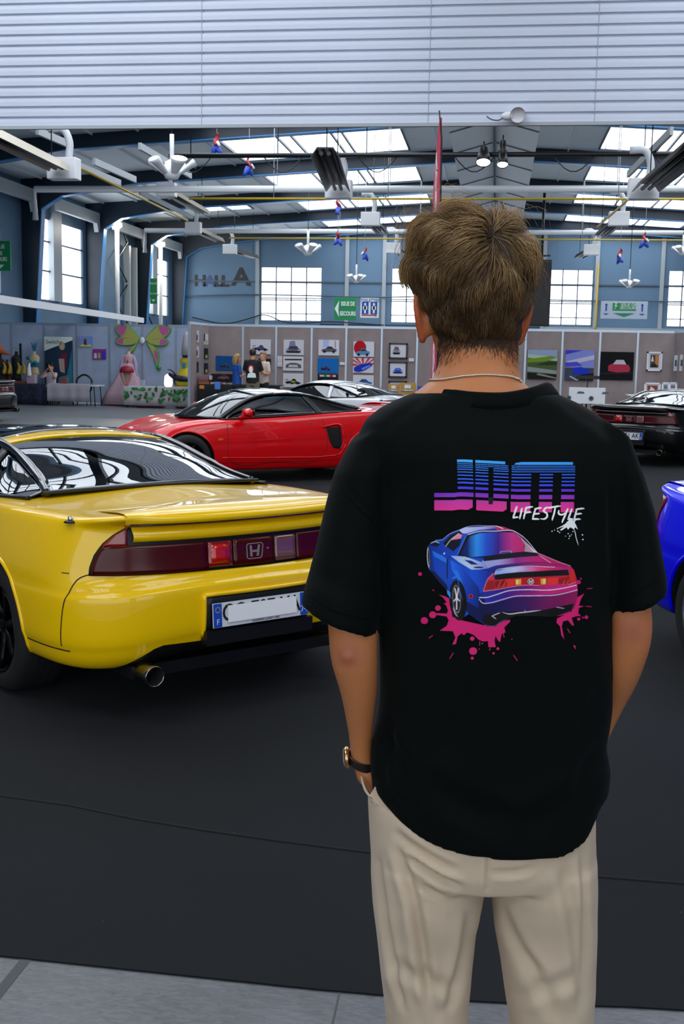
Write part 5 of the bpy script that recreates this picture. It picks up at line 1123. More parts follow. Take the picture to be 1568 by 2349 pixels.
table(16, 107, 881, YL, .7, None, '', 'folding table under the dark speckled cloth'); cloth(14, 106, 879, 932, YL, .72, M_CSTAR, 'dark blue speckled cloth on the leftmost table')
table(107, 222, 881, YL+.02, .7, None, '', 'folding table with bare steel legs, partly under the white cloth'); cloth(108, 205, 880, 921, YL-.01, .72, M_CW, 'plain white cloth hanging off the middle table')
table(284, 432, 888, YL, .7, None, '', 'folding table under the leaf-patterned cloth'); zc, xca, xcb = cloth(283, 431, 886, 931, YL-.01, .72, mat('leaf_cloth_base', 'b4b0b4', .85), 'white cloth painted with green leaves')
lc = [o for o in COL.objects if o.get('label') == 'white cloth painted with green leaves'][0]
mb = MB(); LG = [mat('leaf_green_%d' % i, c, .8) for i, c in enumerate(('1e7a3c', '2c5a24', '3a9a50', '44602a'))]
zb_ = ony(350, 929, YL).z
for i in range(58):
    x = xca+.05+(xcb-xca-.1)*rng.random(); z = zb_+.10+(zc-zb_-.14)*rng.random(); a = rng.uniform(0, pi*2); L = rng.uniform(.10, .20)
    e = Vector((cos(a), 0, sin(a))); q = Vector((-sin(a), 0, cos(a))); yy = YL-.052-.0004*i
    mb.prism([Vector((x, yy, z))+e*(L*s)+q*(w*L) for s, w in ((-.5, 0), (-.25, .2), (.1, .24), (.5, 0), (.1, -.24), (-.25, -.2))], (0, .0003, 0), LG[i % 4])
mb.build('leaf_pattern', lc)
# goods on the tables
def box_at(u0, v0, u1, v1, y, d, m, name, lab, cat='box', group=None):
    a, b = ony(u0, v1, y), ony(u1, v0, y); mb = MB(); mb.box((a.x, y, a.z), (b.x, y+d, b.z), m); o = mb.build(name, bevel=.006); tag(o, lab, cat, group); return o, a, b
for (u0, v0, u1, v1, c, lab) in ((455, 862, 477, 870, '8a5a62', 'pink-brown model car box on top of the pile'), (455, 870, 478, 876.5, '5a4a44', 'grey-brown model car box in the middle of the pile'), (455, 877, 479, 881, 'b0562a', 'orange model car box at the bottom of the pile'), (479, 862, 486, 871, 'b8aeb0', 'small white box right of the pile')): box_at(u0, v0, u1, v1, YP-1.4, .3, mat('box_'+c, c, .5), 'model_box', lab, group='boxes on the black-clothed table')
box_at(457, 884, 468, 892, YP-1.62, .02, mat('tag_orange', 'd07a20', .5), 'price_sign', 'orange price card hanging at the table edge', 'sign')
for (u0, v0, u1, v1, bg, sh, lab) in ((484, 858, 535, 876, '1a1416', car_side('6a4650', '2a2024', .3, .8, .3, .9), 'dark print of a pinkish car propped on the table'), (483, 876, 517, 888, 'bdb9c2', car_side('b03040', '4a3038', .05, .95, .2, 1.0), 'white print of a red car propped on the table'), (518, 874, 540, 884, '3a3c42', car_side('8a8c90', '4a4c50', .05, .95, .1, .9), 'grey print of a silver car beside the blonde woman')): pic(u0, v0, u1, v1, bg, sh, lab, y=YP-1.35, tilt=-.15, group='prints on the black-clothed table')
box_at(492, 876, 505, 893, YP-1.62, .02, mat('leaflet_blue', '4a82d8', .5), 'leaflet', 'bright blue leaflet standing at the front of the table', 'leaflet')
table(880, 965, 905, YP-2.15, .7, None, '', 'table carrying the two yellow cardboard displays')
for (u0, v0, u1, v1, lab) in ((889, 881, 915, 905, 'left yellow cardboard display tray with a knife'), (916, 879, 953, 906, 'right, wider yellow cardboard display tray')):
    o, a, b = box_at(u0, v0, u1, v1, YP-2.1, .12, mat('cardboard_yellow', 'b98a3c', .6), 'cardboard_tray', lab, 'tray'); w = b.x-a.x; h = b.z-a.z
    mb = MB(); mb.box((a.x+w*.3, YP-2.115, a.z+h*.55), (a.x+w*.7, YP-2.10, a.z+h*.85), M_WHT); mb.tube([(a.x+w*.1, YP-2.12, a.z+h*.38), (a.x+w*.85, YP-2.12, a.z+h*.38)], .022, M_ALU, 6); mb.build('tray_contents', o)
box_at(957, 886, 975, 905, YP-2.1, .1, mat('blue_case', '2440b0', .4), 'blue_case', 'bright blue case beside the cardboard trays, left of the shirt collar', 'case')
# white display board with discs on the right
a, b = ony(1303, 925, 27.5), ony(1388, 890, 27.5); t = thing('display_board', 'white display board with two round discs on a black stand', 'board', ((a.x+b.x)/2, 27.5, 0)); w = (b.x-a.x)/2; z0, z1 = a.z, b.z
mb = MB(); mb.box((-w, -.03, z0), (w, .0, z1), M_WHT); o = mb.build('panel', t, bevel=.005); o.rotation_euler = (0, 0, 0)
for x in (-.42, .10): mb = MB(); mb.cyl((x, -.05, z0+.13), (x, -.03, z0+.13), .055, M_MULL, 20); mb.cyl((x, -.055, z0+.13), (x, -.04, z0+.13), .02, M_BLK, 12); mb.build('disc', t)
for x in (-.15, .42): mb = MB(); mb.prism([(x-.09, -.036, z1-.14), (x+.09, -.036, z1-.14), (x+.07, -.036, z1-.10), (x-.05, -.036, z1-.09)], (0, -.004, 0), M_MULL); mb.build('badge', t)
mb = MB(); mb.tube([(.1, .05, z0), (.25, .0, .0)], .02, M_BLK, 6); mb.tube([(-.1, .05, z0), (-.3, .0, .0)], .02, M_BLK, 6); mb.tube([(0, .05, z1+.25), (0, .05, z0-.3), (0, .45, 0)], .02, M_BLK, 6); mb.box((-.28, .0, z1+.20), (.28, .05, z1+.28), M_BLK); mb.build('stand', t)
# right stand: table, propped frames
table(1440, 1560, 905, YP-1.2, .7, None, '', 'table behind the black car with propped frames')
pic(1478, 880, 1513, 903, 'c8c2c6', [('7a4030', [(.15, .2), (.15, .8), (.85, .8), (.85, .2)]), ('d8c0b8', [(.3, .3), (.4, .7), (.6, .5), (.7, .25)])], 'white-framed warm picture propped on the right table', 'd8d6dc', y=YP-1.0, tilt=-.1)
for (u0, u1, lab) in ((1518, 1534, 'left'), (1534, 1551, 'right')): pic(u0, 879, u1, 902, 'c8c6cc', [('6a7078', [(.2, .2), (.2, .8), (.8, .8), (.8, .2)])], '%s of the two leaning frames behind the black car roof' % lab, 'd8d6dc', y=YP-1.0, tilt=-.2)
for (u, lab) in ((1543, 'left'), (1553, 'right')): p = ony(u, 899, YP-1.0); mb = MB(); mb.lathe([(0, -.05), (.06, -.05), (.06, .05), (0, .05)], M_WHT, Matrix.Translation(p), 14); tag(mb.build('white_jar'), '%s white jar beside the leaning frames' % lab, 'jar')
# cosplay stand
a, b = ony(103, 881, YL+1.65), ony(166, 773, YL+1.65); t = thing('rollup_banner', 'tall banner with a white lettered corner and a blonde figure on dark blue', 'banner', (a.x, YL+1.65, 0)); w = b.x-a.x; zb2, zt2 = .05, b.z
mb = MB(); mb.box((0, 0, zb2), (w, .012, zt2), mat('banner_navy', '12304a', .5)); mb.build('banner_sheet', t)
mb = MB(); mb.box((-.02, -.08, 0), (w+.02, .1, .07), M_ALU); mb.build('base', t)
mb = MB(); H_ = zt2; mb.prism([(0, -.004, H_-.45), (0, -.004, H_), (w, -.004, H_), (w, -.004, H_-.10)], (0, .003, 0), M_TXT); text_into(mb, 'Switchy', Matrix.Translation((w*.34, -.008, H_-.17)) @ RX, M_LET, .17, ext=.001)
T2 = mat('banner_teal', '1c7c8c', .5); mb.prism([(w*.35, -.004, .05), (w*.5, -.004, .8), (w*.8, -.004, .9), (w*.97, -.004, 1.7), (w*.99, -.004, .05)], (0, .003, 0), T2); mb.prism([(w*.62, -.006, 1.2), (w*.55, -.006, 1.55), (w*.8, -.006, 1.6), (w*.78, -.006, 1.1)], (0, .001, 0), mat('banner_maroon', '6a1c34', .5))
mb.prism([(w*.63+.10*cos(x), -.008, 1.80+.13*sin(x)) for x in np.linspace(0, 2*pi, 16)[:-1]], (0, .001, 0), mat('banner_blonde', 'b8b070', .5)); mb.prism([(w*.63+.065*cos(x), -.010, 1.78+.09*sin(x)) for x in np.linspace(0, 2*pi, 16)[:-1]], (0, .001, 0), mat('banner_face', 'c8a8a0', .5)); mb.prism([(w*.55, -.007, 1.0), (w*.5, -.007, 1.4), (w*.7, -.007, 1.4), (w*.72, -.007, .95)], (0, .001, 0), mat('banner_skin', 'b89a98', .5)); mb.build('artwork', t)
pic(181, 772, 212, 795, '7a9ad8', [('d8d060', [(0, 0), (.3, .3), (.5, .1), (.8, .25), (1, 0)]), ('6a3a30', [(.35, .2), (.4, .75), (.55, .75), (.6, .2)]), ('d890b8', [(.05, .6), (.2, .9), (.1, .95)])], 'small colourful picture pinned higher on the left partition', y=YP+1.85, group='small pictures on the costume stand')
pic(213, 801, 243, 824, '8a3a8c', [('d8c8d8', [(.1, .1), (.12, .6), (.3, .6), (.32, .1)]), ('a8a870', [(.4, .1), (.42, .65), (.58, .6), (.6, .1)]), ('3a3ad0', [(.7, .1), (.72, .8), (.95, .7), (.95, .1)])], 'small purple picture pinned lower on the left partition', y=YP+1.85, group='small pictures on the costume stand')
def mannequin(u, vb, vt, y, m, name, lab, arms=False, skirt=None, head=False, cat='costume', wf=1.0):
    p = ony(u, (vb+vt)/2, y); zb, z1 = ony(u, vb, y).z, ony(u, vt, y).z; t = thing(name, lab, cat, (p.x, y, 0)); h = z1-zb; mb = MB()
    mb.loft([ering((0, 0, zb+h*f), a*wf, b2*wf, 20) for f, a, b2 in ((0, .15, .11), (.15, .145, .10), (.35, .115, .085), (.6, .155, .105), (.75, .17, .10), (.84, .12, .075), (.89, .05, .05), (1.0, .045, .045))], m); mb.build('bodice', t); return t, zb, z1
M_MQ = mat('mannequin_skin', 'c8b88c', .6); M_TEAL = mat('teal_costume', '17708c', .5)
t, zb, z1 = mannequin(79, 862, 806, YL+1.1, M_MQ, 'mannequin_bust', 'cream mannequin bust in a teal and silver top with blue feathers')
mb = MB(); mb.loft([ering((0, 0, z), a, b2, 20) for z, a, b2 in ((zb+.28, .150, .11), (zb+.36, .165, .12), (zb+.42, .168, .122))], M_TEAL, cap=False); mb.ball((-.07, -.10, zb+.40), .07, M_TEAL, 8); mb.ball((.07, -.10, zb+.40), .07, M_TEAL, 8); mb.ball((-.19, 0, zb+.55), .09, M_TEAL, 8, sc=(1, .8, .7)); mb.build('teal_top', t)
mb = MB()
for i in (-1, 0, 1): limb(mb, [(i*.02, 0, z1), (i*.05, 0, z1+.16), (i*.09, 0, z1+.27)], [.015, .03, .012], M_TEAL, 6, sq=.3)
mb.build('feather', t); mb = MB(); mb.loft([ering((0, 0, z), a, a*.7, 20) for z, a in ((zb-.62, .22), (zb-.3, .18), (zb+.02, .15))], M_TEAL); mb.build('skirt', t)
t, zb, z1 = mannequin(38, 875, 806, YL+1.2, mat('black_costume', '0d0d12', .6), 'costume', 'all black spiky costume on a stand with yellow pieces below')
mb = MB(); mb.box((.12, -.05, zb+.5), (.17, .02, z1+.25), M_BLK); mb.box((-.16, -.02, z1+.1), (.06, .02, z1+.12), M_ALU); mb.ball((0, -.10, z1-.18), .035, M_RED, 6, sc=(1.4, .5, .5)); mb.build('shoulder_spike', t)
mb = MB(); YEL = mat('costume_yellow', 'b8a020', .5)
for x in (-.32, -.15, .15, .32): limb(mb, [(x, -.2, .95), (x+.03, -.2, 1.12), (x-.02, -.2, 1.25)], [.07, .05, .02], YEL, 8)
mb.build('yellow_spike', t)
t, zb, z1 = mannequin(0, 905, 812, YL+1.2, mat('maroon_costume', '241016', .7), 'costume', 'dark red long costume at the left edge under an orange feathered hat', wf=1.25)
mb = MB(); mb.loft([ering((0, 0, z), a, a*.7, 20) for z, a in ((.05, .36), (.6, .30), (1.1, .20))], mat('dark_green_robe', '14180f', .8)); mb.build('robe', t)
OR = mat('orange_feather', 'b8602c', .7); mb = MB(); mb.ball((0, 0, z1+.10), .14, OR, 10, sc=(1, 1, .9)); limb(mb, [(.02, -.05, z1+.06), (.16, -.08, z1+.06), (.33, -.08, z1+.0)], [.08, .07, .04], OR, 10); mb.ball((-.05, 0, z1+.22), .12, OR, 8); mb.build('feathered_hat', t)
mb = MB(); limb(mb, [(.24, 0, z1-.2), (.30, 0, 1.0), (.30, 0, .3)], [.04, .08, .09], mat('red_cape', '5c0c18', .7), 8); mb.build('cape', t)
PK = mat('pink_gown', 'c8a0a8', .8); PK2 = mat('pink_tulle', 'c4a4b0', .85)
t, zb, z1 = mannequin(295, 852, 806, YL+1.3, PK, 'gown', 'long pink tulle gown on a mannequin beneath the fairy wings')
mb = MB(); rr = []
for z, a in ((.04, .78), (.4, .62), (.8, .40), (1.15, .22), (1.3, .155)): rr.append([Vector((-(.25)*(1-z/1.3)*.6+(a+.015*sin(k*7))*cos(2*pi*k/60), (a*.68+.015*sin(k*7))*sin(2*pi*k/60), z)) for k in range(60)])
mb.loft(rr, PK2); mb.build('skirt', t)
for s in (-1, 1): mb = MB(); limb(mb, [(s*.16, 0, z1-.16), (s*.22, 0, z1-.42), (s*.24, -.04, z1-.75)], [.05, .07, .05], mat('lilac_sleeve', 'b0a0c0', .7), 10); mb.build('sleeve', t)
mb = MB(); mb.ball((0, -.11, zb+.30), .04, M_RED, 8, sc=(.6, .5, 1.4)); mb.build('brooch', t)
YD = mat('yellow_dress', 'b8a81c', .6)
t, zb, z1 = mannequin(424, 858, 815, YL+1.15, YD, 'gown', 'yellow and turquoise dress with a white veil at the stand corner', wf=.95)
mb = MB(); mb.loft([ering((0, 0, z), a, a*.8, 24) for z, a in ((.5, .34), (.9, .27), (1.2, .14))], YD); mb.build('skirt', t)
mb = MB(); mb.loft([ering((.05, 0, z), a, a, 14) for z, a in ((z1+.0, .16), (z1+.3, .14), (z1+.6, .10), (z1+.72, .03))], M_CW); mb.build('veil', t); mb = MB(); mb.ball((0, 0, z1-.02), .09, mat('navy_mask', '1c1a34', .5), 8, sc=(1, 1, .8)); mb.build('neck_piece', t)
mb = MB(); mb.box((-.05, -.125, zb+.18), (.05, -.10, zb+.34), T2); mb.build('turquoise_panel', t)
# fairy wings on the partition
c = ony(328, 783, YP+1.8); t = thing('fairy_wings', 'big green and pink fairy wings clipped to the grey partition', 'wings', c); GRN = mat('wing_green_rim', '1ca03c', .4); WY = mat('wing_film_yellow', 'a8aa58', .6); WP = mat('wing_film_pink', 'b85a9a', .6)
def W(u, v): p = ony(u, v, YP+1.8); return p-c
LW = [[(320, 776), (305, 757), (292, 747), (275, 746), (264, 750), (272, 768), (283, 774), (300, 777), (318, 780)], [(318, 780), (300, 777), (278, 772), (264, 781), (270, 789), (285, 792), (305, 790), (316, 785)], [(316, 785), (303, 797), (293, 806), (290, 812), (300, 810), (310, 797)]]
RW = [[(334, 777), (345, 762), (362, 748), (378, 746), (392, 752), (385, 768), (373, 775), (350, 779), (335, 780)], [(335, 780), (355, 779), (375, 775), (386, 785), (378, 792), (360, 792), (345, 788)], [(337, 786), (352, 794), (362, 805), (364, 822), (360, 840), (352, 815), (345, 800)]]
def wing(Ls, tips):
    for L, tip in zip(Ls, tips):
        P = [W(*p) for p in L]; mb = MB(); mb.prism([p+Vector((0, -.02, 0)) for p in P], (0, .006, 0), WY)
        w = mb.build('wing_film', t); T_ = [W(*p) for p in tip]; mb = MB(); mb.prism([p+Vector((0, -.026, 0)) for p in T_], (0, .005, 0), WP); mb.build('pink_tip', w)
        mb = MB(); mb.tube(curve3(P+[P[0]], 40), .016, GRN, 6); mb.build('wing_rim', w)
wing(LW, [[(292, 748), (276, 747), (266, 751), (274, 768), (282, 770), (288, 760)], [(284, 776), (278, 774), (266, 781), (272, 788), (282, 789)], [(296, 803), (291, 810), (299, 809)]]); wing(RW, [[(364, 749), (378, 747), (390, 753), (384, 767), (374, 770), (367, 760)], [(368, 779), (376, 777), (384, 785), (378, 790), (366, 791)], [(355, 803), (361, 806), (363, 822), (360, 832), (354, 812)]])
mb = MB(); mb.ball(W(327, 781)+Vector((0, -.03, 0)), .08, M_WHT, 8, sc=(1, .4, 1.3)); mb.build('hub', t); mb = MB(); mb.tube(curve3([W(360, 838), W(359, 845), W(365, 847)], 10), [.02]*10, GRN, 6); mb.ball(W(365, 844), .06, GRN, 8); mb.build('curl', t)
for u in (281, 383): mb = MB(); p = W(u, 741); mb.box(p+Vector((-.02, -.05, -.09)), p+Vector((.02, .02, .09)), M_LETB); mb.build('clip', t)
# sculpture, lamp, dragon, crates
p = ony(291, 884, YL+.2); t = thing('mushroom_sculpture', 'red-capped mushroom held up by two pink hands on the leaf cloth', 'sculpture', p+Vector((0, 0, .02))); mb = MB(); limb(mb, [(0, 0, 0), (0, 0, .22), (0, 0, .38)], [.05, .06, .12], mat('stem_beige', 'a89878', .7), 12); mb.build('stem', t)
mb = MB(); mb.lathe([(.20, .36), (.22, .42), (.17, .52), (.08, .56), (0, .57)], mat('cap_red', '8c1424', .6), None, 20); mb.lathe([(0, .40), (.20, .36)], M_MULL, None, 20); mb.build('cap', t)
for s in (-1, 1): mb = MB(); limb(mb, [(s*.03, -.05, .02), (s*.12, -.06, .18), (s*.17, -.06, .34)], [.04, .03, .035], mat('pink_hand', 'c08080', .6), 10); mb.build('hand', t)
p = ony(386, 886, YL+.3); mb = MB(); limb(mb, [(0, 0, .05), (0, 0, .22)], [.13, .12], mat('white_lantern', 'f4f4f8', .5, emit='ffffff', es=1.2), 14); o = mb.build('lantern', loc=p+Vector((0, 0, .03))); tag(o, 'glowing white rounded lantern on the leaf cloth table', 'lantern')
p = ony(408, 884, YL+.1); t = thing('dragon_model', 'dark purple dragon model lying beside the white lantern', 'model', p+Vector((0, 0, .02))); DP = mat('dragon_purple', '1c1434', .5); mb = MB(); limb(mb, [(-.25, 0, .30), (-.1, 0, .22), (.15, 0, .17), (.4, 0, .16)], [.05, .09, .10, .05], DP, 10); mb.build('body', t)
for x in (-.12, .05, .25): mb = MB(); limb(mb, [(x, 0, .2), (x+.02, -.03, .02)], [.04, .02], DP, 6); mb.build('leg', t)
mb = MB(); limb(mb, [(-.05, -.05, .28), (-.18, -.08, .42), (-.30, -.05, .44)], [.03, .025, .01], DP, 6); mb.build('wing', t); mb = MB(); mb.box((.0, -.1, .0), (.42, .05, .09), YD); mb.build('yellow_base', t)
p = ony(324, 884, YL+.2); mb = MB(); mb.box((-.05, 0, 0), (.08, .12, .16), mat('jar_pale', 'a8b0c0', .4)); o = mb.build('small_box', loc=p, bevel=.01); tag(o, 'pale blue and white box right of the mushroom sculpture', 'box')
for (u0, u1, lab) in ((312, 371, 'wide magenta crate under the leaf-cloth table, left one'), (402, 431, 'narrow magenta crate under the leaf-cloth table, right one')):
    a, b = ony(u0, 948, YL+.1), ony(u1, 932, YL+.1); mb = MB(); mb.box((a.x, YL+.1, .01), (b.x, YL+.5, .32), mat('magenta_crate', '8c0c50', .5)); o = mb.build('storage_crate', bevel=.02); tag(o, lab, 'crate')
for (u, v, w, h, c, name, lab) in ((38, 878, .28, .05, '8a4438', 'red_tray', 'red tray of small goods on the leftmost table'), (70, 878, .13, .17, 'b89aa8', 'pink_figure_box', 'pink box with a white figure on the leftmost table'), (144, 880, .12, .12, '7a4a50', 'jar', 'reddish jar on the middle table beside the seated woman')):
    p = ony(u, v, YL+.2); mb = MB(); mb.box((-w, 0, 0), (w, .2, h*1.6), mat('good_'+c, c, .5)); o = mb.build(name, loc=(p.x, p.y, ony(u, 881, YL).z+.01), bevel=.01); tag(o, lab, 'goods')
p = ony(67, 862, YL+.2); mb = MB(); limb(mb, [(0, 0, 0), (0, 0, .22), (.02, 0, .34)], [.07, .06, .02], M_WHT, 10); o = mb.build('white_figure', loc=(p.x, p.y, ony(67, 881, YL).z+.28)); tag(o, 'white pointed figure standing in the pink box', 'figure')
# ---- people on the stands
DEN = mat('dark_trousers', '15181c', .8); KHA = mat('khaki_trousers', '6a604c', .8)
def yfor(u, y): q = ony(u, 900, y); return (q.x, y, 0)
hb = mat('hair_blonde', '9a7a44', .6); hd = mat('hair_dark', '0e0c0c', .6); hg = mat('hair_thin', '8a6a54', .6)
bystander('woman with long blonde hair in a blue t-shirt and black trousers, facing the two men', yfor(543, YP-3.2), -1.0, 1.66, mat('shirt_blue', '0d4a9c', .7), DEN, hb, (((-.20, .06, 1.12), (-.05, .26, 1.18)), ((.20, .05, 1.12), (.05, .26, 1.20))), hair='long')
t, k = bystander('dark-haired man in a black t-shirt with a red and white back print', yfor(579, YP-3.4), .0, 1.80, mat('shirt_black', '0a0a0c', .8), KHA, hd, (((-.24, .05, 1.15), (-.12, .26, 1.14)), ((.24, .05, 1.15), (.14, .26, 1.18))))
mb = MB(); mb.prism([(.085*cos(x)-.02, -.128, 1.27+.10*sin(x)) for x in np.linspace(0, 2*pi, 20)[:-1]], (0, -.004, 0), M_RED); mb.prism([(.05*cos(x)-.02, -.133, 1.25+.09*sin(x)) for x in np.linspace(0, 2*pi, 20)[:-1]], (0, -.003, 0), M_TXT); mb.prism([(-.12, -.130, 1.04), (.12, -.130, 1.04), (.10, -.130, 1.15), (.0, -.130, 1.18), (-.10, -.130, 1.14)], (0, -.003, 0), M_TXT); mb.build('back_print', t)
bystander('balding man in a white t-shirt with a beard, facing the other two', yfor(603, YP-2.35), 2.6, 1.74, mat('shirt_white', 'cdb9ac', .8), DEN, hg, (((-.24, .03, 1.14), (-.08, .26, 1.16)), ((.24, .04, 1.15), (.10, .28, 1.16))))
t, k = bystander('woman in a white top, dark hair tied up, seated with a phone to her face', yfor(118, YL+1.05), pi-.15, 1.62, mat('top_white', 'c8c0c8', .8), DEN, hd, (((-.27, .22, 1.30), (-.09, .20, 1.58)), ((.27, .22, 1.28), (.07, .20, 1.52))), seated=True); t.location.z = -.38
mb = MB(); mb.ball((0, -.06, 1.62), .055, hd, 8); mb.build('hair_bun', t); st_ = thing('stool', 'plain stool under the seated woman with the phone', 'stool', (t.location.x, t.location.y, 0)); mb = MB(); mb.box((-.2, -.2, .36), (.2, .2, .40), M_BLK); mb.build('seat', st_)
for sx in (-1, 1):
    for sy in (-1, 1): mb = MB(); mb.tube([(sx*.16, sy*.16, .36), (sx*.18, sy*.18, 0)], .015, M_BLK, 6); mb.build('leg', st_)
mb = MB(); mb.box((-.04, .21, 1.50), (.04, .22, 1.64), M_BLK); o = mb.build('mobile_phone'); o.location = t.location; o.rotation_euler = t.rotation_euler; tag(o, 'dark mobile phone held up to the seated woman\'s face', 'phone')
p = ony(186, 884, YL+.55); t = thing('folding_chair', 'dark curved chair back showing above the bare table', 'chair', (p.x, YL+1.05-.25, 0)); mb = MB(); mb.tube(curve3([(-.22, 0, .45), (-.22, .02, .80), (0, .04, .93), (.22, .02, .80), (.22, 0, .45)], 20), .03, M_BLK, 8); mb.build('back_frame', t); mb = MB(); mb.box((-.22, -.4, .42), (.22, 0, .46), M_BLK); mb.build('seat', t)
for sx in (-1, 1):
    for y in (-.36, -.02): mb = MB(); mb.tube([(sx*.2, y, .42), (sx*.22, y, 0)], .015, M_BLK, 6); mb.build('leg', t)
# ================================================================ the man in the foreground
MX, MY = .221, 1.82
ca, sa = cos(YAW), sin(YAW)
man = thing('person', 'young man seen from behind in an oversized black printed t-shirt and beige trousers', 'person', (MX*ca-MY*sa, MX*sa+MY*ca, 0), YAW)
R0 = np.array([[ca, sa, 0], [-sa, ca, 0], [0, 0, 1]])
def lray(u, v): return R0 @ ray(u, v)
def PX(u, v, dy=0.0):
    d = lray(u, v); t = (MY+dy)/d[1]; return Vector((-MX+d[0]*t, dy, CH+d[2]*t))
def UV(co):
    """local points -> photo pixels (for laying folds and the print on the cloth)"""
    p = np.asarray(co)+np.array([MX, MY, 0])-np.array([0, 0, CH]); q = (p @ R0) @ RM   # R0^T maps local to world
    return np.stack([784+FPX*q[:, 0]/-q[:, 2], 1174.5-FPX*q[:, 1]/-q[:, 2]], 1)
def rowring(v, uL, uR, b, dy=0.0, n=64, p=2.3, bf=None, mul=1.0):
    l, r = PX(uL, v, dy), PX(uR, v, dy); return ering(((l.x+r.x)/2, dy, (l.z+r.z)/2), (r.x-l.x)/2*mul, b, n, p=p, bf=bf)
def folds(o, F, side=-1):
    """carve cloth folds: F = (u0, v0, u1, v1, width px, depth m, curve px)"""
    me = o.data; n = len(me.vertices); co = np.empty(n*3); me.vertices.foreach_get('co', co); co = co.reshape(-1, 3); nr = np.empty(n*3); me.vertices.foreach_get('normal', nr); nr = nr.reshape(-1, 3)
    uv = UV(co); w = np.clip(-nr[:, 1]*1.6+.25, 0, 1); D = np.zeros(n)
    for u0, v0, u1, v1, wd, dp, cv in F:
        a = np.array([u0, v0]); b = np.array([u1, v1]); d = b-a; L = np.linalg.norm(d); d = d/L; nn = np.array([-d[1], d[0]])
        t = np.clip(((uv-a) @ d)/L, 0, 1); ctr = a+np.outer(t*L, d)+np.outer(cv*4*t*(1-t), nn); r = uv-ctr; dist = r @ nn; al = np.abs((uv-a) @ d - t*L)
        end = np.clip(1-np.abs(2*t-1)**4, 0, 1); g = dist/wd
        D += dp*end*np.exp(-(al/wd)**2)*(-np.exp(-g**2)+.62*np.exp(-(g-1.5)**2)+.38*np.exp(-(g+1.4)**2))
    D += .0009*np.sin(co[:, 2]*31+4*np.sin(co[:, 0]*23))*np.sin(co[:, 0]*37+3*np.sin(co[:, 2]*17))
    co += nr*(D*w)[:, None]; me.vertices.foreach_set('co', co.ravel()); me.update()
# ---- body: head, neck, torso, arms, hands, legs in one surface
b = MB(); HC = Vector((PX(1083, 640, .035).x, .035, 1.742))
HR = []
head_into(b, HC, 1.0, SKIN, yaw=.0, ez=-.045, ex=-.002)
nl, nr_ = PX(1003, 840, .01), PX(1188, 840, .01); ncx = (nl.x+nr_.x)/2
b.loft([ering((x, y, z), a, d, 24) for x, y, z, a, d in ((ncx+.004, .03, 1.70, .060, .062), (ncx+.002, .02, 1.66, .0625, .060), (ncx, .005, 1.62, .064, .060), (ncx-.002, -.005, 1.598, .070, .064), (ncx-.004, -.008, 1.575, .098, .072), (ncx-.004, -.01, 1.545, .110, .072), (ncx, -.005, 1.50, .13, .08))], SKIN)
b.loft([ering((.0, 0, z), a, d, 24) for z, a, d in ((.86, .12, .08), (.95, .15, .095), (1.1, .14, .09), (1.3, .165, .10), (1.42, .165, .10), (1.48, .13, .08))], SKIN)
def A(pts): return [PX(*p) for p in pts]
LA = A([(862, 1070, .0), (822, 1260, -.035), (810, 1400, -.06), (811, 1490, -.065), (822, 1580, -.045), (826, 1660, -.015), (832, 1738, .01), (843, 1778, .015)])
limb(b, LA, [.046, .046, .041, .0410, .0375, .0275, .0195, .0190], SKIN, 20, 4)
limb(b, A([(800, 1462, -.078), (800, 1500, -.088)]), [.020, .018], SKIN, 10)       # elbow
RA = A([(1375, 1070, .0), (1420, 1250, -.03), (1440, 1370, -.05), (1446, 1440, -.055), (1428, 1520, -.03), (1398, 1600, .02), (1368, 1680, .045), (1345, 1745, .045)])
limb(b, RA, [.046, .043, .036, .0335, .034, .031, .024, .020], SKIN, 20, 4)
limb(b, A([(1462, 1432, -.06), (1458, 1470, -.06)]), [.018, .016], SKIN, 10)
w0, w1 = PX(845, 1775, .012), PX(912, 1885, .015); add_hand(b, w0, w1-w0, 1.0, SKIN, side=1, up=Vector((1, 0, 0)))
w0, w1 = PX(1344, 1745, .045), PX(1308, 1865, .02); add_hand(b, w0, w1-w0, 1.0, SKIN, side=1, up=Vector((-1, 0, 0)))
for uk, s in ((980, -1), (1255, 1)):
    x = PX(uk, 2100, 0).x; limb(b, [Vector((x*.9, 0, .84)), Vector((x, 0, .66)), Vector((x*1.02, .01, .48)), Vector((x*1.03, -.02, .28)), Vector((x*1.03, -.01, .09))], [.078, .066, .050, .048, .034], SKIN)
body = fuse(b, 'body', man, SKIN, .0042, 4, .5); eyes(man, HC, 1.0, 0)
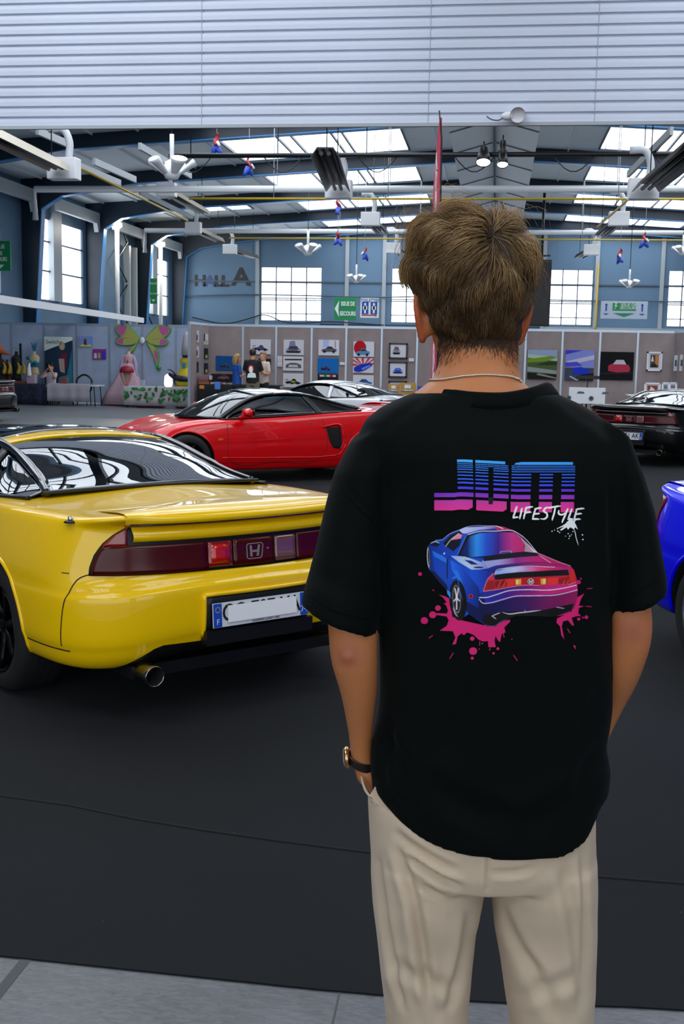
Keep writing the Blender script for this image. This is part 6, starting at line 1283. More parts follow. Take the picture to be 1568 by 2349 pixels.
def skin_tint(o):
    me = o.data; n = len(me.vertices); co = np.empty(n*3); me.vertices.foreach_get('co', co); co = co.reshape(-1, 3); base = np.array(lin('c47c4c')); col = np.tile(base, (n, 1))
    def tint(c, r, rgb, k):
        nonlocal col
        w = (np.exp(-(((co-np.array(c))/np.array(r))**2).sum(1))*k)[:, None]; col = col*(1-w)+np.array(lin(rgb))*w
    for e in (-1, 1): tint((HC.x+e*.092, HC.y-.005, HC.z-.045), (.016, .03, .05), 'b83a26', 1.0)
    for p in ((801, 1500), (1452, 1450)): tint(PX(*p, -.09), (.022, .05, .024), 'a85a4c', .75)
    for p, r in (((1082, 850), .0016), ((1079, 893), .0013), ((1035, 835), .001)): tint(PX(*p, -.065), (r, .03, r), '7a3a20', .8)
    at = me.color_attributes.new('Col', 'FLOAT_COLOR', 'POINT'); at.data.foreach_set('color', np.concatenate([col, np.ones((n, 1))], 1).astype(np.float32).ravel())
    m = vcol_mat('skin_near', .5, spec=.35); b_ = m.node_tree.nodes['Principled BSDF']; b_.inputs['Subsurface Weight'].default_value = .12; b_.inputs['Subsurface Radius'].default_value = (.012, .005, .003); b_.inputs['Subsurface Scale'].default_value = 1; me.materials[0] = m
skin_tint(body)
# ---- hair: scalp cap plus thousands of strands following a crown whorl
M_HAIRC = mat('hair_base', '24170d', .75)
tab = [(486, 1052, 1112), (495, 1015, 1148), (509, 984, 1168), (532, 957, 1192), (565, 942, 1212), (603, 939, 1221), (645, 941, 1221), (685, 955, 1214), (722, 973, 1202), (750, 986, 1194), (772, 999, 1187), (790, 1014, 1176)]
bd = [.030, .060, .082, .100, .112, .117, .117, .110, .098, .086, .072, .060]
bfr = [.03, .07, .09, .10, .105, .10, .07, .01, -.02, -.03, -.03, -.03]
rings = [rowring(v, l, r, d, dy=.030, n=72, p=2.1, bf=f, mul=.965) for (v, l, r), d, f in zip(tab, bd, bfr)]
mb = MB(); mb.loft(rings, M_HAIRC); cap = mb.build('hair', man); md = cap.modifiers.new('s', 'SUBSURF'); md.levels = md.render_levels = 1; cap.parent = None; apply_mods(cap); cap.parent = man
mec = cap.data; cc_ = np.empty(len(mec.vertices)*3); mec.vertices.foreach_get('co', cc_); cc_ = cc_.reshape(-1, 3); nn_ = np.empty_like(cc_).ravel(); mec.vertices.foreach_get('normal', nn_); nn_ = nn_.reshape(-1, 3)
wz_ = PX(1128, 548, -.06); ux, uz = cc_[:, 0]-wz_.x, cc_[:, 2]-wz_.z; th_ = np.arctan2(uz, ux); rr_ = np.hypot(ux, uz); am_ = np.clip(rr_/.05, 0, 1)*np.clip((cc_[:, 2]-1.70)/.06, 0, 1)
cc_ += nn_*(am_*(.0034*np.sin(th_*9+rr_*60)+.0022*np.sin(th_*17-rr_*90+1)))[:, None]-nn_*(.006*np.exp(-(rr_/.014)**2))[:, None]
mec.vertices.foreach_set('co', cc_.ravel()); mec.update(); shade(cap)
bvh = BVHTree.FromPolygons([v.co for v in cap.data.vertices], [tuple(p.vertices) for p in cap.data.polygons])
def strands():
    me = cap.data; P = [p for p in me.polygons]; area = np.array([p.area for p in P]); cen = np.array([p.center for p in P]); nor = np.array([p.normal for p in P])
    zmin = PX(1083, 792, .03).z
    keep = np.ones(len(P)); uvc = UV(cen); keep[(cen[:, 2] < zmin+.003)] = 0; keep[nor[:, 1] > .55] *= .35
    pr = area*keep; pr /= pr.sum(); N = 26000; idx = rng.choice(len(P), N, p=pr)
    whorl = PX(1128, 548, -.06); V = []; Fc = []; Cc = []
    base = np.array([[.032, .016, .007], [.095, .050, .019], [.21, .118, .045], [.42, .265, .115]])
    ph = rng.uniform(0, 6.28, 6)
    for i in idx:
        p = P[i]; vs = [me.vertices[k].co for k in p.vertices]; a, b2 = rng.random(), rng.random(); q = (vs[0]*(1-a)+vs[1]*a)*(1-b2)+(vs[-1]*(1-a)+vs[2]*a)*b2
        n = p.normal.copy(); u = q.x-whorl.x; wz = q.z-whorl.z; clump = sin(q.x*120+ph[0]+3*sin(q.z*60))+sin(q.z*95+ph[1]+2*sin(q.x*75+ph[2])); lowness = min(max((whorl.z-q.z)/.10, 0), 1)
        away = Vector((u, (q.y-whorl.y)*.7, wz)); dist = away.length
        away = away/max(dist, 1e-4); sw = Vector((away.z, 0, -away.x))*.75*exp(-dist/.03)
        left = 1 if u < 0 else 0
        d = away*(1.1*exp(-dist/.055)+.15)+sw+Vector((0, 0, -1))*(.15+1.5*lowness)
        if wz > -.03 and u < 0: d += Vector((-1.0, 0, -.12+.5*(q.z-whorl.z)/.05*.3))*.9*(1-lowness)
        if u < 0 and lowness < .8: d += Vector((-.55, 0, -.1))*(1-lowness)
        if u > .01: d += Vector((.35, 0, -.25))*(1-lowness)
        if q.z > whorl.z+.012: d += Vector((-.35, .5, .15))
        d += Vector((rng.normal(0, .10)+.10*clump, rng.normal(0, .10), rng.normal(0, .10)+.05*clump)); d -= n*d.dot(n); d.normalize()
        top = 1-lowness; L = (.020+.030*top)*rng.uniform(.7, 1.25); lift = (.002+.0038*top)*(1+.8*clump)*rng.uniform(.5, 1.4)+.0012
        fly = rng.random() < .010*(1+2*top)
        if fly: lift *= 2.6; L *= 1.15
        k = 6; pts = []; cur = q.copy(); dd = d.copy(); nn = n.copy()
        for j in range(k):
            f = j/(k-1); pts.append(cur+nn*(lift*sin(min(f*1.35, 1)*pi*.62)*1.1))
            cur = cur+dd*(L/(k-1)); hit = bvh.find_nearest(cur)
            if hit[0] is not None: cur = hit[0].copy(); nn = (nn*.5+hit[1]*.5).normalized(); dd = dd+Vector((0, 0, -.10)); dd -= nn*dd.dot(nn); dd.normalize()
        sd = dd.cross(nn).normalized(); w = rng.uniform(.00035, .00075)*(1.0 if not fly else .5); o = len(V)
        for j, c in enumerate(pts):
            ww = w*(1-.75*(j/(k-1))**2); V += [c+sd*ww, c-sd*ww*.6+nn*ww, c-sd*ww*.6-nn*ww]
        for j in range(k-1):
            for e in range(3): x = o+j*3+e; y = o+j*3+(e+1) % 3; Fc.append((x, y, y+3, x+3))
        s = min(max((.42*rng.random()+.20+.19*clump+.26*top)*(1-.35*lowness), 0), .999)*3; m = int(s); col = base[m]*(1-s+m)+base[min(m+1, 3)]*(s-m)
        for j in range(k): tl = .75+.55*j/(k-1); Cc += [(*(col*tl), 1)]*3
    me2 = bpy.data.meshes.new('hair_strands'); me2.from_pydata(V, [], Fc); at = me2.color_attributes.new('Col', 'FLOAT_COLOR', 'POINT'); at.data.foreach_set('color', np.array(Cc, dtype=np.float32).ravel())
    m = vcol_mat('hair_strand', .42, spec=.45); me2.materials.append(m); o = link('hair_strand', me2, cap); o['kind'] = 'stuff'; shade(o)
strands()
# ---- t-shirt
SH = mat('tshirt_black', '020706', .85, sheen=.015, spec=.12, bump=(1500, .25, .0004))
T = [(1800, 853, 1388, .135), (1750, 850, 1392, .137), (1700, 855, 1384, .137), (1650, 866, 1390, .138), (1600, 871, 1396, .140), (1500, 870, 1398, .143), (1400, 868, 1399, .147), (1300, 866, 1402, .150), (1200, 862, 1412, .150), (1100, 852, 1424, .144), (1040, 828, 1430, .136), (1000, 822, 1422, .126), (968, 838, 1396, .113), (940, 872, 1358, .100), (917, 918, 1316, .090), (900, 962, 1276, .082)]
m = MB(); rr = []
hemu = [850, 853, 872, 930, 1010, 1150, 1290, 1340, 1365, 1388, 1392]; hemv = [1770, 1792, 1838, 1902, 1952, 1975, 1970, 1945, 1890, 1800, 1770]
base = rowring(1800, 853, 1388, .135)
hem = []
for q in base:
    dy = q.y if q.y < 0 else q.y
    u = float(UV([(q.x, q.y, .85)])[0, 0]); vv = float(np.interp(u, hemu, hemv)); z = PX(u, vv, q.y).z
    if q.y > 0: z = .87+(.0)*q.y
    hem.append(Vector((q.x*1.0, q.y, z)))
def smoothring(r, k=3):
    for _ in range(k): r = [(r[i-1]+r[i]*2+r[(i+1) % len(r)])/4 for i in range(len(r))]
    return r
hem = smoothring(hem, 2)
rr.append([Vector((q.x*.985+.0015, q.y*.97, q.z-.004)) for q in hem]); rr.append(hem)
rr.append([h.lerp(bb, .5) for h, bb in zip(hem, base)])
for v, l, r_, d in T: rr.append(rowring(v, l, r_, d, p=2.5))
m.loft(rr, SH)
def sleeve(C, W, D, vh, inner_dy=0.0):
    """C: (v, uL, uR) rows; last row is the hem given by its two ends"""
    rs = []
    for (a, bq, d, dyc) in C:
        l, r_ = PX(*a), PX(*bq); c = (l+r_)/2; c.y = dyc; X = (r_-l)/2; X.y = 0; ax = Vector((0, 1, 0)); rs.append([c+X*cos(t)+ax*(d*sin(t)) for t in [2*pi*k/40 for k in range(40)]])
    m.loft(rs, SH)
sleeve([((805, 1010, 0), (900, 960, 0), .070, 0), ((766, 1082, 0), (910, 1060, 0), .088, -.004), ((748, 1150, 0), (900, 1180, 0), .090, -.010), ((722, 1260, -.02), (884, 1320, -.02), .088, -.024), ((693, 1368, -.04), (868, 1438, -.04), .090, -.042), ((690, 1382, -.04), (866, 1449, -.04), .0895, -.043)], 0, 0, 0)
sleeve([((1360, 950, 0), (1437, 1005, 0), .070, 0), ((1370, 1050, 0), (1466, 1085, 0), .085, -.004), ((1380, 1150, 0), (1488, 1160, 0), .087, -.010), ((1390, 1270, -.02), (1510, 1262, -.02), .084, -.022), ((1394, 1384, -.04), (1523, 1334, -.04), .084, -.038), ((1394, 1396, -.04), (1521, 1348, -.04), .0835, -.04)], 0, 0, 0)
shirt = fuse(m, 't_shirt', man, SH, .0052, 7, .5)
folds(shirt, [(905, 1240, 765, 1085, 9, .0012, 0), (880, 1260, 905, 1420, 20, .006, 6), (868, 1680, 935, 1820, 22, .009, -12), (905, 1640, 880, 1790, 16, .006, 8), (868, 1730, 910, 1850, 14, .005, 4), (1375, 1560, 1300, 1740, 22, .005, -10), (1385, 1690, 1330, 1830, 24, .007, 10), (960, 1780, 1200, 1890, 34, .006, 16), (1350, 1800, 1180, 1900, 30, .005, -14), (1000, 1120, 915, 1560, 40, .004, 14), (1340, 1130, 1390, 1440, 34, .004, -10), (1398, 1100, 1408, 1330, 12, .005, 0), (1200, 1480, 1190, 1880, 46, .004, 8), (985, 902, 860, 1000, 14, .0015, 0), (1260, 900, 1420, 1010, 14, .0015, 0), (1050, 950, 1300, 960, 26, .0018, 18), (700, 1300, 860, 1370, 26, .003, 8), (1120, 1560, 1010, 1760, 40, .0035, 10)])
# collar rib
SHR = mat('tshirt_rib', '020606', .9, sheen=.01, spec=.12)
cp = [PX(u, v, dy) for u, v, dy in ((976, 902, .035), (996, 893, -.03), (1040, 903, -.068), (1100, 909, -.078), (1160, 909, -.078), (1215, 899, -.066), (1252, 887, -.03), (1258, 893, .02))]
fr_ = [Vector((.055, .085, 1.545)), Vector((-.045, .085, 1.545))]; cc = MB(); loop = cp+[Vector((cp[-1].x-.02, .07, 1.55)), Vector(((cp[0].x+cp[-1].x)/2, .105, 1.525)), Vector((cp[0].x+.02, .07, 1.55))]
Pc = catmull(loop+[loop[0]], 72)[:-1]; n = len(Pc); ctr = Pc.mean(0)
rings = []
for i in range(n):
    p = Vector(Pc[i]); o_ = Vector((p.x-ctr[0], p.y-ctr[1], 0)).normalized(); rings.append([p+o_*a+Vector((0, 0, z)) for a, z in ((-.004, .003), (-.001, .0065), (.004, .004), (.012, -.006), (.019, -.016), (.010, -.022), (-.002, -.014))])
cc.loft(rings, SHR, closed=True, cap=False); col_ = cc.build('collar', shirt)
# stitched seams on the sleeve hems and shoulder
ms = MB(); sb = BVHTree.FromPolygons([v.co for v in shirt.data.vertices], [tuple(p.vertices) for p in shirt.data.polygons])
def onshirt(u, v, lift=.0006):
    d = Vector(lray(u, v)).normalized(); o = Vector((-MX, -MY, CH)); h, nn, _, _ = sb.ray_cast(o, d); return (h-d*lift) if h else None
for L in ([(703, 1362), (760, 1398), (866, 1424)], [(1396, 1376), (1450, 1362), (1510, 1328)], [(766, 1086), (800, 1140), (870, 1215), (905, 1262)]):
    P = [onshirt(*p) for p in catmull([(a, b_, 0) for a, b_ in L], 40)[:, :2]]; P = [p for p in P if p]; ms.tube(P, .0006, SHR, 4)
split_loose(ms.build('seam', shirt))
# ---- trousers
TR = mat('beige_twill', 'c8b49c', .85, sheen=.08, spec=.2, noise=(9, .05), bump=(1400, .35, .0004)); m = MB()
m.loft([rowring(v, l, r_, d, n=48, p=2.3) for v, l, r_, d in ((1822, 842, 1368, .112), (1850, 843, 1362, .122), (1900, 846, 1362, .126), (1950, 849, 1364, .127), (1985, 852, 1366, .12))], TR)
zl = lambda v: PX(980, v, 0).z
def leg(L, cx0, s):
    rs = []
    for v, l, r_, d in L: rs.append(rowring(v, l, r_, d, n=36, p=2.15))
    last = rs[-1]; c = sum(last, Vector())/len(last)
    for z, f in ((.42, .97), (.30, .93), (.18, .88), (.07, .86), (.05, .80)): rs.append([Vector((c.x+(q.x-c.x)*f+s*.0, (q.y-c.y)*f-.012, z)) for q in last])
    m.loft(rs, TR)
leg([(1960, 850, 1105, .110), (2010, 851, 1113, .112), (2060, 854, 1105, .108), (2120, 861, 1090, .100), (2200, 869, 1082, .092), (2280, 878, 1076, .087), (2349, 886, 1070, .084)], 0, -1)
leg([(1960, 1124, 1366, .110), (2010, 1121, 1366, .112), (2060, 1127, 1366, .106), (2120, 1133, 1365, .098), (2200, 1147, 1362, .090), (2280, 1158, 1360, .086), (2349, 1168, 1358, .084)], 0, 1)
trs = fuse(m, 'trousers', man, TR, .0052, 5, .5)
folds(trs, [(1060, 2038, 930, 1960, 9, 0.0128, -6), (1050, 2000, 900, 1905, 12, 0.0077, -8), (1020, 2060, 960, 2030, 9, 0.0064, 0), (905, 1925, 985, 2300, 13, 0.0102, -14), (866, 1960, 930, 2330, 9, 0.0077, 10), (950, 2080, 1010, 2349, 14, 0.0064, 10), (1078, 2090, 1020, 2330, 13, 0.0077, -10), (1150, 2080, 1240, 2240, 14, 0.0064, 10), (1290, 1985, 1338, 2320, 17, 0.0077, -8), (1335, 1950, 1345, 2250, 9, 0.0064, 0), (1120, 2000, 1230, 1990, 9, 0.0051, 6), (1180, 2180, 1280, 2349, 19, 0.0064, -12), (890, 2200, 1050, 2270, 19, 0.0051, 8), (1160, 2290, 1330, 2230, 19, 0.0051, 8), (1118, 1950, 1118, 2050, 6, 0.0077, 0)])
# pocket edge (open V over the wrist) and side seam
tb = BVHTree.FromPolygons([v.co for v in trs.data.vertices], [tuple(p.vertices) for p in trs.data.polygons])
def snap(q):
    h, nn, _, _ = tb.find_nearest(q); return h-nn*.006
mb = MB(); P = [PX(u, v, dy) for u, v, dy in ((829, 1782, -.01), (833, 1800, -.03), (841, 1818, -.045), (849, 1826, -.05), (855, 1818, -.05), (862, 1806, -.052))]
mb.tube(curve3(P, 24), .0022, TR, 8)
G = [[PX(u, v, dy) for u, v, dy in row] for row in (((829, 1782, -.012), (832, 1798, -.03), (841, 1816, -.047), (849, 1825, -.052)), ((833, 1815, -.02), (838, 1835, -.04), (846, 1850, -.055), (852, 1860, -.06)), ((842, 1880, -.02), (846, 1895, -.05), (852, 1910, -.07), (860, 1920, -.08)))]
G = [G[0]]+[[snap(q) for q in r] for r in G[1:]]; mb.loft(G, TR, wrap=False, cap=False); G = [[PX(u, v, dy) for u, v, dy in row] for row in (((849, 1825, -.052), (856, 1817, -.052), (866, 1802, -.054)), ((852, 1862, -.061), (866, 1856, -.075), (885, 1850, -.09)), ((860, 1920, -.083), (885, 1925, -.10), (905, 1930, -.11)))]
G = [G[0]]+[[snap(q) for q in r] for r in G[1:]]; mb.loft(G, TR, wrap=False, cap=False); po = mb.build('pocket', trs); md = po.modifiers.new('s', 'SOLIDIFY'); md.thickness = .002; shade(po)
for uk, s in ((980, -1), (1263, 1)):
    x = PX(uk, 2300, 0).x; mb = MB(); mb.loft([ering((x, .06, z), a, d, 28, p=2.4) for z, a, d in ((.0, .048, .145), (.02, .052, .150), (.04, .050, .145), (.07, .044, .11), (.10, .040, .07))], M_WHT); mb.build('shoe', man)
# necklace: fine rope chain
cp = catmull([tuple(PX(u, v, dy)) for u, v, dy in ((1000, 896, .0), (1011, 877, -.035), (1035, 862, -.058), (1075, 856, -.0685), (1120, 853.5, -.0705), (1160, 854, -.066), (1185, 858, -.055), (1205, 868, -.035))], 60)
bb = BVHTree.FromPolygons([v.co for v in body.data.vertices], [tuple(p.vertices) for p in body.data.polygons])
mb = MB(); P = []
for p in cp:
    h, nn, _, _ = bb.find_nearest(Vector(p)); q = h+nn*.0016 if nn else Vector(p); P.append(q)
P = [Vector(x) for x in catmull([tuple(x) for x in P], 260)]
for ph in (0, pi):
    off = []
    for i, q in enumerate(P): a = i*1.1+ph; off.append(q+Vector((0, -cos(a)*.0007, sin(a)*.0009)))
    mb.tube(off, .0011, mat('necklace_silver', 'd8ccb8', .25, metal=.9), 6)
mb.build('necklace', man)
# watch
wc = PX(834, 1742, .012); ax = (PX(838, 1775, .02)-PX(830, 1700, -.005)).normalized(); sx = Vector((1, 0, 0)); sx = (sx-ax*sx.dot(ax)).normalized(); sy = ax.cross(sx)
wt = link('wrist_watch', None, man); mb = MB(); tilt = lambda t: ax*(-.0085*cos(t))
rg = [wc+sx*(.0235*cos(t))+sy*(.0225*sin(t))-tilt(t)*1.0 for t in [2*pi*k/40 for k in range(40)]]
rings = []
for i, q in enumerate(rg):
    o_ = (q-wc); o_ -= ax*o_.dot(ax); o_.normalize(); rings.append([q+o_*a+ax*h for a, h in ((-.001, -.0085), (.0022, -.0078), (.0022, .0078), (-.001, .0085))])
mb.loft(rings, mat('watch_strap_leather', '1a1512', .5), closed=True, cap=False, smooth=False); mb.build('watch_strap', wt)
mb = MB(); cw = wc-sx*.0265-ax*.0065; M = Matrix.Translation(cw) @ (Matrix((tuple(ax), tuple(sy), tuple(-sx))).transposed()).to_4x4()
GLD = mat('watch_gold', 'c89a6a', .2, metal=1); mb.lathe([(0, -.003), (.0165, -.003), (.0185, -.001), (.0185, .003), (.0165, .0055), (.0150, .0055)], GLD, M, 32); mb.lathe([(.0165, .0050), (.0150, .0066), (.009, .0080), (0, .0085)], mat('watch_glass', 'e8ecf0', .06, metal=.7), M, 32); mb.cyl(M @ Vector((.018, 0, .001)), M @ Vector((.0225, 0, .001)), .0025, GLD, 10); mb.build('watch_case', wt)
# fine hairs along the forearm edge
mb = MB(); HM = mat('arm_hair', '9a7048', .5)
for i in range(160):
    v = rng.uniform(1450, 1590); u = float(np.interp(v, [1450, 1500, 1600, 1700], [753, 752, 776, 801]))+rng.uniform(-1, 14); h, nn, _, _ = bb.find_nearest(PX(u, v, -.02))
    if nn: d = (nn+Vector((0, 0, -1.2))+Vector(rng.normal(0, .25, 3))).normalized(); L = rng.uniform(.004, .009); mb.tube([h, h+nn*.002+d*L*.5, h+nn*.002+d*L], [.00012, .0001, .00004], HM, 3, cap=False)
o = mb.build('arm_hair', body, fixn=False); o['kind'] = 'stuff'
# short nape stubble
mb = MB(); NM = mat('nape_hair', '3a2616', .6)
for i in range(4200):
    u = rng.uniform(1006, 1187); v = 768+abs(rng.normal(0, 1))*(14+20*abs((u-1095)/90)**2); h, nn, _, _ = bb.ray_cast(Vector((-MX, -MY, CH)), Vector(lray(u, v)).normalized())
    if h and nn.y < .3: d = (Vector((rng.normal(0, .25), 0, -1))+nn*.25).normalized(); L = rng.uniform(.004, .010); mb.tube([h, h+d*L*.5+nn*.0008, h+d*L+nn*.0006], [.00022, .00018, .00006], NM, 3, cap=False)
o = mb.build('nape_hair', body, fixn=False); o['kind'] = 'stuff'
# ================================================================ the print on the back of the t-shirt
def make_print():
    # artwork painted on a fine grid (coordinates: 0..1568 x 0..1817 over the print area), every grid cell a little quad of cloth ink
    W_, H_ = 560, 648; SS = 1568/W_
    img = np.zeros((H_, W_, 3)); al = np.zeros((H_, W_)); C = lambda h: np.array(lin(h))
    def cover(pts):
        P = np.array(pts, float); x0, y0 = np.floor(P.min(0)/SS).astype(int)-1; x1, y1 = np.ceil(P.max(0)/SS).astype(int)+2
        x0, y0 = max(x0, 0), max(y0, 0); x1, y1 = min(x1, W_), min(y1, H_)
        if x1 <= x0 or y1 <= y0: return None
        cv = np.zeros((y1-y0, x1-x0))
        for ox, oy in ((.25, .25), (.75, .25), (.25, .75), (.75, .75)):
            X, Y_ = np.meshgrid((np.arange(x0, x1)+ox)*SS, (np.arange(y0, y1)+oy)*SS); ins = np.zeros(X.shape, bool)
            for (ax, ay), (bx, by) in zip(P, np.roll(P, -1, 0)):
                if ay == by: continue
                c = ((ay > Y_) != (by > Y_)) & (X < (bx-ax)*(Y_-ay)/(by-ay)+ax); ins ^= c
            cv += ins*.25
        return x0, y0, x1, y1, cv
    def poly(pts, col, a=1.0, sm=False):
        if sm: pts = catmull([(x, y, 0) for x, y in pts]+[(pts[0][0], pts[0][1], 0)], len(pts)*5)[:-1, :2]
        r = cover(pts)
        if r is None: return
        x0, y0, x1, y1, cv = r; X, Y_ = np.meshgrid((np.arange(x0, x1)+.5)*SS, (np.arange(y0, y1)+.5)*SS)
        c = col(X, Y_) if callable(col) else np.broadcast_to(C(col) if isinstance(col, str) else col, (*X.shape, 3)); cv = (cv*a)[..., None]
        img[y0:y1, x0:x1] = img[y0:y1, x0:x1]*(1-cv)+c*cv; al[y0:y1, x0:x1] = np.maximum(al[y0:y1, x0:x1]*(1-cv[..., 0]*0), cv[..., 0]) if a == 1 else np.maximum(al[y0:y1, x0:x1], cv[..., 0]*(a > .3))
    def line(pts, w, col, taper=False, a=1.0):
        P = catmull([(x, y, 0) for x, y in pts], max(len(pts)*6, 8))[:, :2]; T_ = np.gradient(P, axis=0); T_ /= np.linalg.norm(T_, axis=1)[:, None]+1e-9; N = np.stack([-T_[:, 1], T_[:, 0]], 1)
        s = np.linspace(0, 1, len(P)); wd = w/2*(np.clip(np.sin(s*pi)*1.4+.15, 0, 1) if taper else np.ones(len(P))); poly(list(map(tuple, P+N*wd[:, None]))+list(map(tuple, (P-N*wd[:, None])[::-1])), col, a)
    def ell(cx, cy, rx, ry, col, rot=0, n=28, a=1.0):
        t = np.linspace(0, 2*pi, n, endpoint=False); x, y = rx*np.cos(t), ry*np.sin(t); poly(list(zip(cx+x*cos(rot)-y*sin(rot), cy+x*sin(rot)+y*cos(rot))), col, a)
    def ramp(stops, axis=0):
        xs = [s[0] for s in stops]; cs = np.array([C(s[1]) for s in stops]); return lambda X, Y_: np.stack([np.interp(X if axis == 0 else Y_, xs, cs[:, k]) for k in range(3)], -1)
    # -- JDM in striped block letters
    jg = ramp([(85, '3aa0ec'), (130, '2f86ee'), (200, '2a62ec'), (280, '2a48e0'), (320, '3c2ecc'), (345, '5a2ab4'), (400, '8a2aa8'), (430, 'b83090'), (500, 'd62c84')], 1)
    bands = [(85, 108), (116, 122), (130, 136), (144, 151), (161, 169), (183, 192), (209, 219), (238, 250), (267, 282), (306, 327), (353, 388), (411, 496)]
    for a, b in bands:
        sp = []
        if b < 340: sp.append((383+(a-85)*.03, 512+(a-85)*.03))
        else: sp.append((197, 520-(20 if a > 400 else 0)))
        sp += [(533, 640), (680, 805)] if 140 <= a < 430 else [(533+ (0), 803-(25 if a < 100 or a > 400 else 0))]
        if a >= 411: sp = [(197, 512), (540, 790)]
        sp += [(830, 992), (1060, 1170), (1240, 1350)] if a >= 165 else [(830+(18 if a < 100 else 0), 1350-(18 if a < 100 else 0))]
        for x0, x1 in sp:
            if a >= 160 and x0 > 800: k = (a-165)/330; x0 -= 12*k; x1 -= 14*k
            n = 8; top = []; bot = []
            for i in range(n+1):
                x = x0+(x1-x0)*i/n; dy = 22*min(max((x-440)/430, 0), 1)-0*(x-440) - (6 if x < 385 and a > 340 else 0)*-1; rc = 0
                if a >= 411 and (abs(x-x1) < 1e-6) and x1 < 800: rc = -22
                top.append((x, a+dy)); bot.append((x, b+dy+rc))
            if a == 85 and x0 > 700: top[0] = (top[0][0]+14, top[0][1]+8)
            poly(top+bot[::-1], jg)
    # D hole bottom
    poly([(640, 395), (680, 395), (676, 452), (641, 452)], '000000'); 
    # -- splatter in magenta behind the car
    MG = 'c81a66'
    poly([(235,1190),(290,1205),(325,1225),(335,1280),(345,1370),(420,1400),(600,1440),(700,1450),(745,1410),(820,1395),(815,1415),(770,1460),(780,1500),(750,1510),(735,1580),(715,1560),(700,1530),(690,1560),(700,1620),(640,1620),(635,1570),(600,1575),(560,1560),(520,1520),(470,1500),(430,1520),(440,1495),(390,1530),(375,1595),(345,1600),(370,1540),(350,1490),(240,1485),(300,1445),(315,1400),(300,1370),(215,1357),(215,1340),(300,1345),(310,1320),(295,1280),(275,1260),(300,1255),(270,1215)], MG)
    poly([(1195,1420),(1200,1385),(1320,1330),(1330,1290),(1350,1220),(1425,1180),(1395,1230),(1380,1280),(1425,1285),(1380,1300),(1375,1340),(1400,1370),(1380,1365),(1350,1370),(1320,1380),(1340,1440),(1325,1445),(1290,1400),(1250,1410),(1240,1450),(1260,1560),(1235,1520),(1225,1450)], MG)
    for x, y, r in ((228,1300,24),(185,1355,30),(117,1403,30),(508,1550,19),(515,1652,33),(508,1710,13),(440,1508,13),(717,1632,12),(682,1670,10),(1377,1088,18),(1395,1060,8),(1440,1375,16),(1378,1390,14),(1345,1615,9),(82,1022,16),(1412,1378,8),(565,1635,5),(590,1590,7),(832,1555,5),(660,1500,16)): ell(x, y, r, r*.95, MG)
    for L in ([(150,1550),(190,1520)], [(842,1680),(880,1735)], [(320,1720),(357,1660)], [(180,1152),(200,1158)], [(1440,1143),(1495,1138)], [(1430,1285),(1490,1290)], [(1283,1465),(1310,1510)], [(570,1570),(568,1610)], [(1335,1600),(1355,1640)], [(655,1620),(648,1650)], [(760,1500),(770,1545)]): line(L, 7, MG, True)
    # -- car
    bodyc = ramp([(140, '0a2a7c'), (300, '0b3aa8'), (520, '0d48c0'), (640, '14268c'), (800, '3a1470'), (980, '8a1668'), (1180, 'c01e70'), (1370, 'a8185c')])
    sil = [(143,880),(145,800),(165,768),(205,748),(262,742),(330,690),(400,660),(450,640),(580,630),(700,627),(760,635),(850,665),(920,710),(1045,850),(1150,893),(1240,930),(1310,955),(1340,990),(1362,1060),(1370,1140),(1365,1230),(1345,1300),(1290,1350),(1190,1370),(860,1360),(750,1400),(700,1440),(630,1450),(600,1430),(480,1350),(400,1400),(360,1330),(330,1220),(300,1130),(190,1000),(155,985)]
    poly(sil, bodyc)
    poly([(175,840),(300,905),(330,1010),(350,1060),(305,1110),(200,985)], '0c3fa8'); poly([(150,985),(195,1000),(300,1110),(330,1225),(300,1160),(190,1030)], '04123c'); poly([(180,830),(280,880),(300,900),(295,930),(200,880)], '2a78e0', .7)
    poly([(300,1060),(300,900),(308,900),(308,1062)], '02081c'); poly([(330,905),(420,960),(560,1130),(575,1200),(560,1300),(450,1240),(400,1040),(340,985)], ramp([(330,'1a66d8'),(450,'0c3cac'),(580,'081c64')])); poly([(340,985),(390,1000),(450,1150),(480,1340),(440,1300),(400,1080)], '1a80e8', .6)
    poly([(560,1200),(600,1165),(620,1270),(590,1420),(480,1350),(440,1290),(450,1240),(560,1300)], '08124a')
    # roof and glass
    poly([(400,662),(450,642),(700,628),(750,640),(700,648),(560,662),(462,690),(430,690)], ramp([(400,'b8bce0'),(600,'9a9cc8'),(700,'7a5a90'),(760,'a01c60')])); poly([(700,628),(760,635),(850,668),(700,660)], 'b01c60'); line([(700,629),(735,640),(760,652)], 5, 'f0e0ea')
    poly([(385,870),(458,702),(560,674),(700,668),(850,670),(920,715),(1045,850),(1040,866),(880,856),(620,890),(470,888)], '060614')
    poly([(405,862),(490,712),(570,688),(700,680),(852,682),(900,720),(935,790),(930,838),(800,850),(640,872),(500,884)], ramp([(400,'050c24'),(470,'08206c'),(545,'2a86dc'),(620,'1c4cc0'),(720,'30187c'),(830,'b42a78'),(935,'c01e60')]))
    poly([(852,680),(895,712),(1038,848),(935,838),(938,790),(905,725)], ramp([(850,'c890b0'),(960,'dcb4cc'),(1040,'e8d0e0')]), .85)
    for k in range(9): line([(925+k*9, 740+k*11), (935+k*8, 842)], 3, '4a1030')
    line([(470,700),(560,676),(700,671),(850,672),(920,715),(1042,850)], 4, 'e8e8f4'); line([(385,868),(425,780),(462,700)], 5, '4a80e0'); line([(262,742),(330,690),(400,662),(450,641),(700,627)], 4, 'a8b0d8')
